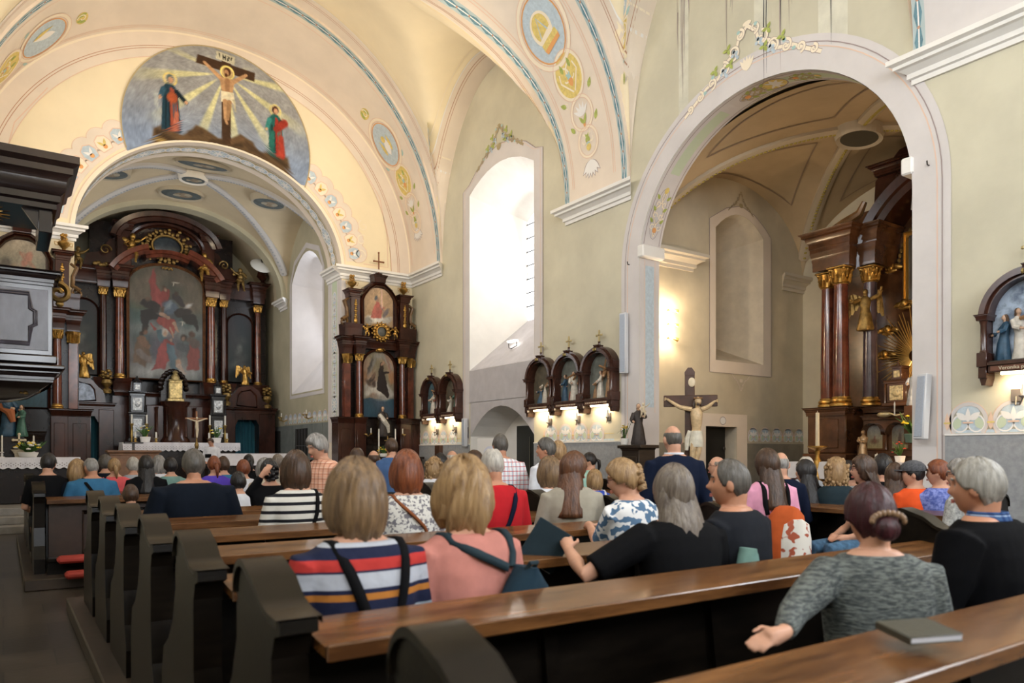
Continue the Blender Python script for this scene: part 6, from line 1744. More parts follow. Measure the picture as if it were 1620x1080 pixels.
t = thing('chapel_altar_table', 'altar table of the side chapel under a white cloth with black lettering', 'altar table', (12.35, 6.6, 0), -pi/2)
mb = MB(); mb.box(-1.85, 1.2, -.35, .30, 0, 1.27, .02); put(mb, 'body', WARMW, t)
mb = MB(); mb.box(-1.9, 1.2, -.38, .33, 1.27, 1.30, .005); n_ = 60
mb.grid([[(-1.9 + 3.1*k/n_, -.385, 1.30) for k in range(n_+1)], [(-1.9 + 3.1*k/n_, -.40 + .012*sin(k*.8), 1.0) for k in range(n_+1)]]); mb.grid([[(-1.905, -.38 + .1*k, 1.30) for k in range(8)], [(-1.91, -.38 + .1*k, 1.0) for k in range(8)]])
mb.m = 1
for k in range(16):
    x = -.75 + k*.055; w = .014
    mb.box(x-.004, x+.004, -.414, -.41, 1.14, 1.19); 
    if k % 2: mb.box(x, x+.028, -.414, -.41, 1.182, 1.19)
    if k % 3: mb.box(x, x+.028, -.414, -.41, 1.14, 1.148)
    if k % 4 == 1: mb.box(x+.024, x+.032, -.414, -.41, 1.14, 1.19)
put(mb, 'cloth', [CLOTH, PBLACK], t, smooth=False)
c = thing('altar_candle', 'short thick white candle below the small arched paintings in the chapel', 'candle', (12.4, 7.05, 1.30))
mb = MB(); mb.lathe([(.035, 0), (.035, .13), (.02, .135), (.004, .137), (.003, .16)], n=14); put(mb, 'wax', WAX, c)
c = thing('floor_candlestick', 'gilt baluster candlestick on the floor with a big pale candle', 'candlestick', (12.0, 7.92, 0))
mb = MB(); mb.lathe([(.20, 0), (.20, .05), (.12, .1), (.07, .2), (.10, .4), (.05, .55), (.09, .75), (.11, .95), (.05, 1.15), (.07, 1.3), (.035, 1.4), (.05, 1.5), (.17, 1.56), (.17, 1.585)], n=16); put(mb, 'stand', GOLD, c)
mb = MB(); mb.lathe([(.036, 1.585), (.032, 2.17), (.015, 2.18), (.004, 2.18), (.003, 2.21)], n=14); put(mb, 'wax', mat('yellowish_wax', (.66, .60, .46), .5), c)
flowers('flower_vase', 'glass vase of yellow flowers beside the pier in the chapel', 12.45, 6.48, 1.62, .52, .42, [FLY], 8, pot=mat('green_glass', (.10, .16, .13), .1), seed=11, leafy=1.6)
flowers('flower_vase', 'white vase of red flowers low beside the pier in the chapel', 12.30, 6.60, 1.30, .36, .28, [FLR], 7, seed=12, leafy=1.3)
t = thing('altar_lamp_arm', 'brass arm with an electric candle in front of the chapel reliquary', 'lamp', (12.7, 6.85, 2.1), -pi/2)
mb = MB(); mb.tube([(-.15, 0, .05), (0, -.05, 0), (.15, -.08, .02)], .016, 8); mb.ell((-.25, .02, .03), (.14, .05, .05), 10, 6); put(mb, 'arm', mat('pale_brass', (.5, .42, .25), .35, metal=.7), t)
mb = MB(); mb.lathe([(.012, .0), (.012, .16), (.015, .2), (.004, .24)], -.03, -.05, 8); put(mb, 'candle', WAX, t)
# chapel wall spots: three lamps above one another
for k, z in enumerate((4.20, 3.93, 3.66)):
    t = thing('wall_spotlight', 'small brass spotlight on the chapel wall, %s of three' % ('top', 'middle', 'bottom')[k], 'lamp', (10.55, 10.12, z), 0)
    mb = MB(); mb.lathe([(.03, 0), (.03, .012)], 0, 0, 10); mb.tube([(0, .05, 0), (0, -.02, 0), (.02, -.06, .0)], .008, 6); mb.tube([(.02, -.06, .0), (.09, -.08, -.02), (.14, -.09, -.03)], [.018, .028, .042], 10); put(mb, 'fitting', BRASS, t)
    mb = MB(); mb.ell((.05, -.03, 0), (.028, .028, .028), 8, 6); put(mb, 'bulb', mat('warm_bulb', (1, .85, .6), .4, emit=(1.0, .78, .48), estr=14), t)
    lamp('POINT', 'spotlight_glow', (10.58, 9.98, z), 20, (1.0, .76, .5), size=.05)
for (x, y, z) in ((12.3, 5.6, 2.6),):
    lamp('POINT', 'chapel_fill_light', (x, y, z), 85, (1.0, .72, .45), size=.15)  # added warm fill without a fitting, brightens the chapel walls

# ------------------------------------------------------------------ crucifix, saint on a console, loudspeakers
CROSSW = mat('crucifix_dark_wood', (.060, .022, .012), .3, var=.4, vscale=5)
FLESHC = mat('carved_corpus', (.58, .42, .24), .4, var=.25, vscale=14)
t = thing('large_crucifix', 'large wooden crucifix with pale carved figure standing at the chapel entrance', 'crucifix', (8.86, 8.06, 0), -.80)
mb = MB(); mb.box(-.075, .075, .0, .06, .0, 2.68, .008); mb.lathe([(.075, 0), (.075, .06)], 0, 0, 14) if False else None
mb.prism([(-.075, 2.66), (.075, 2.66), (.08, 2.72), (.03, 2.79), (-.03, 2.79), (-.08, 2.72)], .0, .06); mb.box(-.40, .42, -.005, .055, 2.18, 2.36, .008); mb.box(-.3, .3, -.25, .3, 0, .12, .02)
put(mb, 'cross', CROSSW, t)
mb = MB(); mb.ell((.03, -.01, 2.56), (.055, .012, .075), 12, 8); put(mb, 'title_shield', IVORY, t)
mb = MB()          # carved body: torso, arms, legs, feet as one figure
mb.tube([(.09, -.07, 2.14), (.10, -.08, 2.06), (.10, -.08, 1.92), (.10, -.07, 1.84), (.09, -.07, 1.74)], [.075, .095, .082, .068, .075], 12)
for s, hx_, hz_ in ((-1, -.34, 2.30), (1, .38, 2.26)):
    mb.tube([(.10 + s*.07, -.07, 2.13), ((.10 + s*.07)*.5 + hx_*.5, -.06, 2.17), (hx_*.9, -.04, hz_ - .03), (hx_, -.02, hz_)], [.040, .034, .022, .018], 8)
    for q in range(4): mb.tube([(hx_, -.025, hz_), (hx_ + s*.035, -.035, hz_ + .012*(q-1)), (hx_ + s*.045, -.05, hz_ - .01 + .012*(q-1))], .006, 5)
mb.tube([(.075, -.08, 1.74), (.05, -.13, 1.52), (.04, -.13, 1.46), (.03, -.09, 1.27), (.04, -.08, 1.16)], [.065, .052, .044, .038, .025], 10)
mb.tube([(.12, -.08, 1.74), (.13, -.12, 1.53), (.12, -.12, 1.46), (.07, -.10, 1.26), (.05, -.10, 1.14)], [.065, .050, .044, .038, .025], 10)
mb.tube([(.045, -.10, 1.16), (.06, -.14, 1.10), (.07, -.15, 1.05)], [.030, .030, .018], 8)
mb.tube([(.10, -.07, 2.14), (.115, -.10, 2.22)], [.034, .034], 8); mb.ell((.12, -.12, 2.26), (.052, .058, .070), 12, 10); mb.ell((.11, -.175, 2.24), .012, 6, 5)
for k in range(4): 
    for s in (-1, 1): mb.tube([(.10, -.165, 2.08 - .035*k), (.10 + s*.05, -.15, 2.07 - .035*k)], .007, 5)
bd = put(mb, 'corpus', FLESHC, t)
mb = MB(); mb.ell((.12, -.10, 2.29), (.060, .060, .050), 10, 8); mb.tube([(.07, -.09, 2.27), (.055, -.10, 2.20), (.065, -.10, 2.14)], [.02, .024, .01], 6); mb.tube([(.17, -.09, 2.27), (.175, -.11, 2.19)], [.02, .012], 6); mb.ell((.12, -.165, 2.205), (.025, .02, .022), 8, 6); put(mb, 'hair_and_beard', mat('dark_hair_paint', (.05, .03, .02), .5), t)
mb = MB(); mb.tube([(.12 + .062*cos(a), -.11 + .064*sin(a), 2.30 + .006*sin(a*9)) for a in [2*pi*k/24 for k in range(25)]], .011, 5); put(mb, 'crown_of_thorns', RTAN, t)
mb = MB()
mb.loft([[(.098 + r_*cos(a)*(1 + .06*sin(5*a + z*30)), -.085 + r2*sin(a)*(1 + .06*sin(6*a)), z) for a in [2*pi*j/20 for j in range(20)]] for (z, r_, r2) in ((1.80, .088, .085), (1.72, .098, .095), (1.62, .112, .10), (1.55, .105, .10))])
mb.tube([(.00, -.10, 1.80), (-.04, -.10, 1.68), (-.05, -.09, 1.50)], [.035, .04, .03], 8); put(mb, 'loincloth', mat('loincloth_ivory', (.62, .58, .48), .5, var=.2, vscale=12), t)
lamp('POINT', 'crucifix_glow', (8.1, 7.6, 3.3), 6, (1.0, .8, .55), size=.1)

t = thing('saint_statue', 'statue of a dark-robed friar holding a child, on a console at the pier', 'statue', (9.36, 9.72, 1.60), -.9)
mb = MB(); figurine(mb, 0, 0, 0, .74, face=.2, arms=((.1, .2, .68), (-.12, .14, .55)), folds=9); put(mb, 'friar', [RDARK, SKINP, HAIRP], t)
mb = MB(); putto(mb, .10, -.12, .48, .26, wings=False); put(mb, 'child', IVORY, t)
t = thing('console_shelf', 'dark wooden console cabinet under the friar statue', 'shelf', (9.36, 9.72, 0), -pi/2)
mb = MB(); mb.box(-.22, .22, -.20, .20, 0, 1.52, .01); mb.box(-.30, .30, -.24, .22, 1.54, 1.60, .01); entab(mb, -.20, .20, -.2, .2, 1.46, .08, .04); put(mb, 'body', WOODD, t)
mb = MB(); mb.box(-.17, .17, -.215, -.20, .1, 1.4, .01); put(mb, 'door_panel', WOODD, t)
flowers('flower_vase', 'jar of yellow chrysanthemums beside the friar statue', 9.22, 9.93, 1.60, .40, .26, [FLY], 10, seed=13, leafy=.8)
t = thing('wall_bell', 'small dark round bell on the wall beside the console', 'bell', (9.56, 10.33, 1.72))
mb = MB(); mb.ell((0, 0, 0), (.05, .055, .055), 12, 8); put(mb, 'dome', WOODD, t); 
mb = MB(); mb.box(.0, .04, -.02, .02, -.02, .02); put(mb, 'bracket', WOODD, t)
def column_speaker(lab, loc, rz, h, tilt=0.0):
    t = thing('column_loudspeaker', lab, 'loudspeaker', loc, rz)
    PL = mat('light_grey_plastic', (.62, .63, .66), .4)
    mb = MB(); mb.box(-.075, .075, -.10, .0, 0, h, .012); put(mb, 'housing', PL, t)
    mb = MB(); mb.box(-.055, .055, -.108, -.10, .03, h-.03, .004); put(mb, 'grille', mat('blue_grey_grille', (.40, .45, .54), .6, var=.1, vscale=80), t)
    mb = MB(); mb.box(-.03, .03, .0, .045, h*.3, h*.7, .005); put(mb, 'bracket', WOODD, t)
    for ch in t.children: ch.rotation_euler.x = tilt
    return t
column_speaker('tall white column loudspeaker on the pier left of the chapel arch', (9.55, 10.26, 2.93), -pi/2 + .2, 1.12)
column_speaker('white tilted column loudspeaker on the pier right of the chapel arch', (9.50, 4.80, 1.62), -pi/2 - .25, .82, -.08)
column_speaker('narrow white column loudspeaker left of the arched door recess', (9.55, 16.02, 1.62), -pi/2, .70)
for (y, z, lab) in ((10.20, 4.95, 'small iron hook high on the pier left of the chapel arch'), (4.78, 5.06, 'small iron hook on the pier right of the chapel arch')):
    t = thing('wall_hook', lab, 'hook', (XR, y, z)); mb = MB(); mb.tube([(0, 0, 0), (-.05, 0, 0), (-.06, 0, .05)], .009, 6); put(mb, 'hook', WOODD, t)

# ------------------------------------------------------------------ stations of the cross
def relief_scene(t, kind):
    """painted figures in the niche; local frame: x across, -y towards the viewer, z up from the shelf"""
    F = {'kneel': [(-.14, 0, .46, 0, RBLUE, .6, 0.3), (.02, .02, .60, .0, RWHITE, 0, .0), (.20, .04, .62, -.3, RTAN, 0, -.2)],
         'meet': [(-.22, -.02, .56, .9, RBLUE, 0, .5), (-.07, .04, .54, .2, RRED, 0, .2), (.10, -.03, .60, -1.0, RWHITE, 0, -.5), (.28, .05, .58, -.4, RTAN, 0, 0)],
         'cloth': [(-.30, -.04, .54, .9, RBLUE, 0, .6), (-.12, .0, .60, -1.0, RWHITE, 0, -.7), (.08, .04, .58, -.4, RTAN, 0, 0), (.27, .03, .62, -.3, RRED, 0, 0)],
         'carry': [(-.22, .02, .46, .8, RTAN, .3, .3), (-.04, -.04, .54, .6, RWHITE, 0, .4), (.20, .02, .72, -.4, RTAN, 0, -.2), (.10, .06, .62, .2, RRED, 0, 0)],
         'fall': [(-.10, -.02, .50, .9, RWHITE, .8, .5), (.12, .02, .60, -.2, RGREEN, 0, -.1), (-.26, .04, .40, .3, RTAN, 0, 0)],
         'stand': [(-.03, -.03, .62, .2, RWHITE, 0, .1), (.14, .03, .58, -.5, RRED, 0, 0), (-.17, .04, .50, .5, RDARK, 0, 0)]}[kind]
    for (x, y, h, fc, m, kn, ln) in F:
        mb = MB(); figurine(mb, x, y, .03, h, face=-fc, kneel=kn, lean=ln*.15, arms=((.18, .16, .62), (-.14, .2, .58)), folds=6)
        put(mb, 'relief_figure', [m, SKINP, HAIRP], t)
def station(lab, y, kind, sky, W=.36, group=None, text=None):
    """arched wooden niche on the wall; local x runs along the wall, base of the frame at z = 0 (world 2.45)"""
    t = thing('station_shrine', lab, 'wall shrine', (XR, y, 2.48), -pi/2)
    D_ = -.24
    H1, R_ = .54, W + .0
    mb = MB()
    # arched hood: stepped mouldings
    for (r0, r1, d0, d1) in ((W, W+.035, D_+.05, 0), (W+.03, W+.085, D_, 0), (W+.08, W+.12, D_+.06, 0)):
        n = 24
        A = [[(r*cos(pi*k/n), y_, H1 + r*1.02*sin(pi*k/n)) for k in range(n+1)] for (r, y_) in ((r0, d1), (r0, d0), (r1, d0), (r1, d1))]
        mb.grid(A, closed_v=True)
    hood = put(mb, 'hood', STW, t, sharp=30)
    mb = MB(); mb.prism(arch_poly(-W-.02, W+.02, 0, H1, W*1.04, 20), -.03, 0); 
    put(mb, 'niche_back', sky, t, smooth=False)
    for s in (-1, 1):
        mb = MB(); cx = s*(W + .055)
        entab(mb, cx-.055, cx+.055, D_, 0, H1-.03, .07, .03); mb.box(cx-.03, cx+.03, D_+.05, 0, .1, H1-.03)
        mb.lathe([(.045, .14), (.035, .17), (.034, H1-.08), (.048, H1-.03)], cx, D_+.06, 12)
        mb.box(cx-.055, cx+.055, D_, 0, -.03, .14, .006); mb.box(cx-.045, cx+.045, D_+.02, 0, -.16, -.03, .006); mb.prism([(cx-.04, -.16), (cx+.04, -.16), (cx+.02, -.24), (cx-.02, -.24)], D_+.05, 0)
        put(mb, 'side_column', STW, t)
    mb = MB(); mb.box(-W, W, D_+.03, 0, -.10, .0, .006); mb.box(-W, W, D_+.0, 0, -.02, .02, .004); shf = put(mb, 'shelf', STW, t)
    mb = MB(); mb.box(-W+.03, W-.03, D_+.022, D_+.032, -.085, -.025, .002); bd = put(mb, 'caption_board', mat('red_brown_board', (.16, .055, .025), .4), shf)
    if text:
        cu = bpy.data.curves.new('caption', 'FONT'); cu.body = text; cu.size = .058; cu.align_x = 'CENTER'; cu.extrude = .001
        tmp = bpy.data.objects.new('caption', cu); COL.objects.link(tmp)
        bpy.context.view_layer.update()
        me = bpy.data.meshes.new_from_object(tmp.evaluated_get(bpy.context.evaluated_depsgraph_get())); bpy.data.objects.remove(tmp)
        me.materials.append(mat('caption_cream', (.75, .68, .5), .6))
        o = bpy.data.objects.new('caption_text', me); link(o, shf); o.rotation_euler = (pi/2, 0, 0); o.location = (0, D_+.02, -.075)
    else:
        mb = MB()
        for k in range(12): mb.box(-W+.07 + k*.053, -W+.10 + k*.053, D_+.018, D_+.021, -.066, -.044)
        put(mb, 'caption_text', mat('caption_cream', (.75, .68, .5), .6), shf, smooth=False)
    mb = MB(); entab(mb, -.04, .04, D_+.02, -.06, H1 + W + .10, .05, .02); mb.lathe([(.03, H1+W+.15), (.02, H1+W+.2), (.03, H1+W+.22)], 0, -.12, 8); fin = put(mb, 'finial', STW, t)
    mb = MB(); z0 = H1 + W + .22
    mb.box(-.016, .016, -.135, -.105, z0, z0+.20, .003); mb.box(-.07, .07, -.135, -.105, z0+.11, z0+.142, .003)
    for a, b in ((0, z0+.21), (-.075, z0+.126), (.075, z0+.126)): mb.ell((a, -.12, b), (.022, .016, .022), 8, 6)
    put(mb, 'top_cross', mat('pale_gold', (.50, .40, .20), .4, metal=.5), t)
    mb = MB()
    for k in range(3): mb.ell((-.03 + .03*k, D_-.0, H1 + W + .06), (.02, .02, .035), 6, 5)
    put(mb, 'keystone', mat('old_gold', (.30, .22, .08), .4, metal=.6), t)
    relief_scene(t, kind)
    mb = MB(); mb.box(-W, W, -.2, -.02, .0, .035, .01); put(mb, 'ground', mat('relief_ground', (.08, .07, .055), .7, var=.4, vscale=18), t)
    if kind in ('carry', 'meet', 'stand', 'cloth'):
        mb = MB(); a = -.5 if kind == 'carry' else .2
        mb.tube([(-.12, -.08, .50), (.30, -.10, .62)] if kind in ('meet', 'cloth') else [(-.05, -.05, .20), (.18, -.10, .78)], .022, 4); mb.tube([(.1, -.09, .45), (.25, -.09, .60)] if kind in ('meet', 'cloth') else [(.0, -.12, .66), (.28, -.08, .55)], .02, 4); put(mb, 'carried_cross', RTAN, t)
    # lamp strip under the shelf lights the wall
    mb = MB(); mb.box(-W+.1, W-.1, -.13, -.09, -.125, -.10, .004); put(mb, 'lamp_strip', mat('warm_strip', (1, .9, .7), .4, emit=(1.0, .80, .52), estr=16), t)
    return t
STW = mat('station_dark_wood', (.060, .022, .014), .18, var=.4, vscale=4, spec=.6)
skyA = mat('niche_brown', (.14, .11, .07), .6, var=.4, vscale=5, col2=(.05, .045, .03))
skyB = mat('niche_grey_blue', (.20, .22, .20), .6, vscale=4, col2=(.08, .085, .07))
skyC = mat('niche_blue', (.10, .22, .28), .6, vscale=4, col2=(.05, .06, .06))
skyD = mat('niche_cloudy_sky', (.42, .52, .66), .6, vscale=5, col2=(.10, .14, .22), thr=(.4, .6))
station('dark arched niche with a standing white figure, nearest the right side altar', 17.72, 'stand', skyC)
station('dark arched niche with a kneeling white figure, just left of the arched door recess', 16.72, 'fall', skyA)
station('arched niche with a seated pale figure, first of the trio right of the window', 12.80, 'kneel', skyA)
station('arched niche with blue and white figures, middle of the trio', 11.85, 'meet', skyB)
station('arched niche with a bowed figure under a cross, right one of the trio', 10.92, 'carry', skyB)
station('large arched niche with captioned board at the right edge', 3.62, 'cloth', skyD, W=.40, text='Veronika podává Ježíši r')
def sconce(lab, y, z, lit=False):
    t = thing('candle_sconce', lab, 'wall lamp', (XR, y, z), -pi/2, group=None)
    PW_ = mat('old_pewter', (.22, .19, .17), .4, metal=.6)
    mb = MB(); mb.box(-.055, .055, -.03, 0, -.06, .09, .006); put(mb, 'back_plate', PW_, t)
    mb = MB(); mb.tube([(0, -.03, .0), (.02, -.09, -.10), (.08, -.14, -.10), (.12, -.15, -.02)], .009, 6); mb.lathe([(.01, -.03), (.045, -.01), (.045, .0), (.015, .0)], .12, -.15, 10); put(mb, 'arm', PW_, t)
    mb = MB(); mb.lathe([(.014, 0), (.014, .13), (.004, .14), (.003, .16)], .12, -.15, 8); put(mb, 'candle', WAX, t)
sconce('candle sconce under the first niche right of the side altar', 17.60, 2.02)
sconce('candle sconce under the niche left of the arched recess', 16.62, 2.05)
sconce('candle sconce under the left niche of the trio', 12.62, 2.10)
sconce('candle sconce under the middle niche of the trio', 11.68, 2.12)
sconce('candle sconce under the right niche of the trio', 10.76, 2.14)
sconce('large candle sconce near the right edge of the picture', 3.80, 2.10)
for y in (17.72, 16.72, 12.80, 11.85, 10.92, 3.62):
    lamp('AREA', 'station_lamp', (XR - .14, y, 2.33), 4.0 if y > 5 else 5.0, (1.0, .74, .45), (XR - .02, y, 1.9), .5, .04)

# ------------------------------------------------------------------ door in the arched recess, board, post
o = MB(); o.box(XR + .85, XR + .95, 13.2, 15.9, -.1, 2.6); structure(o.build('wall_recess_back', WHITE))
mb = MB(); mb.box(XR + .80, XR + .86, 13.3, 15.05, 0, 2.12, .01); 
for y in (13.75, 14.15, 14.5): mb.box(XR + .785, XR + .80, y, y+.02, .4, 1.8)
d_ = mb.build('door_1', [mat('black_green_door', (.012, .014, .011), .4)]); structure(d_)
mb = MB()
for y in (13.72, 14.12, 14.47): mb.box(XR + .775, XR + .79, y, y+.012, .3, 1.85)
dh_ = mb.build('door_slats', mat('pale_slat', (.20, .19, .15), .5), d_)
mb = MB(); mb.box(11.67, 12.62, PY1 + .3, PY1 + .36, 0, 2.0); dd = structure(mb.build('door_2', mat('black_door', (.010, .010, .009), .5)))
mb = MB(); mb.ell((12.55, PY1 + .26, 1.55), (.03, .02, .05), 8, 6); mb.build('door_handle', WOODD, dd)
t = thing('notice_board', 'white display board with a round picture in front of the arched recess', 'board', (9.2, 14.35, 0), -pi/2 + .35)
mb = MB(); mb.box(-.38, .38, -.012, .012, .95, 1.80, .004); put(mb, 'panel', mat('board_white', (.72, .70, .68), .5), t)
mb = MB(); mb.lathe([(.20, 0), (.20, .004)], n=24); o = put(mb, 'round_picture', mat('board_lilac', (.60, .62, .74), .5), t); o.rotation_euler.x = pi/2; o.location = (0, -.014, 1.42)
mb = MB(); figurine(mb, 0, -.02, 1.33, .14, arms=(None, None)); put(mb, 'printed_figure', [RTAN, SKINP, HAIRP], t)
for s in (-1, 1):
    mb = MB(); mb.tube([(s*.3, .0, .95), (s*.34, .15*s, 0)], .012, 6); put(mb, 'leg', WOODD, t)
t = thing('wooden_post', 'square brown wooden board end standing by the right wall near the side altar', 'post', (9.25, 16.9, 0))
mb = MB(); mb.box(-.05, .05, -.14, .14, 0, 1.66, .008); put(mb, 'post', mat('mid_brown_wood', (.075, .032, .018), .35, var=.3), t)
mb = MB(); mb.box(-.12, .12, -.2, .2, 0, .05, .01); put(mb, 'foot', WOODD, t)
t = thing('window_floodlight', 'small floodlight lying on the sloping sill of the tall window', 'lamp', (10.02, 14.7, 4.0))
mb = MB(); mb.box(-.06, .06, -.2, .12, .10, .14, .01); put(mb, 'head', mat('lamp_lens', (.9, .9, .85), .3, emit=(1, .95, .85), estr=6), t)
mb = MB(); mb.tube([(0, -.2, .12), (0, -.22, 0), (-.04, -.05, -.06), (0, .12, -.02), (0, .14, .12)], .012, 6); put(mb, 'stirrup', WOODD, t)

# chancel wall details: small dark door, barred opening, brackets
mb = MB(); mb.box(CX1-.06, CX1, 25.0, 25.55, .7, 2.2); dd = structure(mb.build('door_3', SHADOWB))
mb = MB(); mb.box(CX1-.05, CX1, 22.3, 23.4, 1.2, 2.22); 
dd = structure(mb.build('window_11', SHADOWB))
mb = MB()
for k in range(4): mb.box(CX1-.07, CX1-.055, 22.45 + k*.27, 22.47 + k*.27, 1.2, 2.2)
mb.box(CX1-.07, CX1-.055, 22.3, 23.4, 1.68, 1.70); mb.build('window_grille', mat('iron', (.08, .08, .08), .5), dd)
for y, lab in ((24.3, 'farther'), (21.9, 'nearer')):
    t = thing('brass_bracket', 'brass candle bracket on the chancel wall, the %s one' % lab, 'wall lamp', (CX1, y, 2.55), -pi/2)
    mb = MB(); mb.tube([(0, 0, 0), (0, -.15, -.06), (.1, -.25, -.02), (.12, -.26, .05)], .018, 6); mb.tube([(0, -.15, -.06), (-.12, -.22, -.02), (-.14, -.23, .05)], .016, 6)
    for x in (.12, -.14): mb.lathe([(.01, .03), (.05, .07), (.05, .08)], x, -.25, 8)
    put(mb, 'arm', BRASS, t)
    mb = MB(); mb.lathe([(.014, .08), (.014, .20)], .12, -.25, 8); put(mb, 'candle', WAX, t)

# ------------------------------------------------------------------ pulpit on the left wall
PULP = mat('pulpit_black_brown', (.020, .013, .013), .16, var=.3, vscale=3, spec=.7)
PULP2 = mat('pulpit_painted_sheen', (.085, .078, .105), .3, var=.45, vscale=4, spec=.8, stretch=(1, 1, .4))  # bluish daylight sheen of the front put into the base colour
t = thing('pulpit', 'dark wooden pulpit with framed front panel hanging on the left wall', 'pulpit', (-.2, 14.1, 2.40))
X0, X1, Y0, Y1 = -.42, .83, -.62, .75
mb = MB(); mb.box(X0, X1, Y0, Y1, .55, 1.62, .01); put(mb, 'body', PULP, t)
mb = MB(); mb.box(X0, X1-.06, Y0-.012, Y0, .62, 1.55, .004); frame(mb, [(X0+.15, .75), (X1-.32, .75), (X1-.32, .98), (X1-.26, 1.02), (X1-.26, 1.20), (X1-.32, 1.24), (X1-.32, 1.44), (X0+.15, 1.44)], 0, Y0-.005, .07, .035); put(mb, 'front_panel', PULP2, t)
mb = MB(); entab(mb, X0, X1, Y0, Y1, 1.62, .22, .16); put(mb, 'top_cornice', PULP, t)
mb = MB(); mb.box(X0-.02, X1+.06, Y0-.06, Y1, .42, .55, .02); mb.box(X0-.02, X1+.16, Y0-.14, Y1, .33, .40, .02); entab(mb, X0-.05, X1-.0, Y0, Y1, .14, .18, .15)
mb.loft([[(X0, Y0+.0, .14), (X1, Y0+.0, .14), (X1, Y1, .14), (X0, Y1, .14)], [(X0, Y0+.35, -.05), (X1-.3, Y0+.35, -.05), (X1-.3, Y1, -.05), (X0, Y1, -.05)], [(X0, Y0+.6, -.12), (X1-.6, Y0+.6, -.12), (X1-.6, Y1, -.12), (X0, Y1, -.12)]])
put(mb, 'underside', PULP, t)
mb = MB()
for k in range(5): mb.ell((.25 + .06*k, Y0+.3, .03 - .01*k), (.04, .03, .03), 7, 5)
put(mb, 'carved_drop', DGOLD, t)
mb = MB(); volute(mb, .93, -.1, 1.62, .16, 1.2, pi/2, -1, .05); mb.ell((.95, -.1, 1.45), (.06, .04, .05), 8, 6); put(mb, 'side_scroll', DGOLD, t)
t2 = thing('pulpit_canopy', 'dark wooden sounding board hanging above the pulpit', 'canopy', (-.2, 14.1, 4.90))
mb = MB(); entab(mb, X0, X1+.02, Y0, Y1, .30, .78, .32, [(0, 0), (.1, 0), (.1, .1), (.25, .14), (.25, .26), (.45, .34), (.5, .52), (.55, .60), (.75, .66), (.75, .78), (1.0, .86), (1.0, 1.0), (0, 1.0)]); put(mb, 'cornice', PULP, t2)
mb = MB(); mb.box(X1-.18, X1+.0, Y0+.05, Y1, -.05, .30, .01); mb.prism([(X1-.40, .30), (X1-.18, -.02), (X1-.18, .30)], Y0+.1, Y0+.16); put(mb, 'side_bracket', PULP, t2)
mb = MB(); cx_, cz_ = -.12, .22
for k in range(26):
    a = 2*pi*k/26; L = .30 + .12*(k % 2)
    mb.tube([(cx_ + .07*cos(a), .05 + .07*sin(a), .285), (cx_ + L*cos(a), .05 + L*sin(a), .27)], [.02, .006], 5)
mb.ell((cx_, .05, .27), (.10, .10, .05), 12, 6); put(mb, 'sunburst', GOLD, t2)

# ------------------------------------------------------------------ pews
PEWD = mat('pew_black_brown', (.009, .0065, .0045), .28, var=.45, vscale=3, stretch=(1, 6, 6), spec=.16, bump=.05, bscale=14)
PEWL = mat('pew_worn_brown_ledge', (.20, .086, .028), .24, vscale=2.2, col2=(.062, .024, .008), thr=(.36, .66), stretch=(.8, 7, 7), spec=.6, bump=.07, bscale=9, det=8)
PEWT = mat('pew_scroll_top', (.012, .009, .006), .27, var=.4, vscale=4, spec=.22, bump=.05, bscale=16)
def end_profile():
    P_ = [(-.27, .0), (.52, .0), (.52, .34), (.48, .46), (.36, .52), (.26, .62), (.20, .76), (.20, .86)]
    P_ += [(.115 + .083*cos(a), .925 + .083*sin(a)) for a in [(-.55 + k*.26) for k in range(11)]]
    P_ += [(-.02, .965), (-.09, .915), (-.16, .893), (-.235, .885), (-.24, .850), (-.19, .835), (-.16, .77), (-.16, .50), (-.20, .30), (-.27, .16)]
    return P_
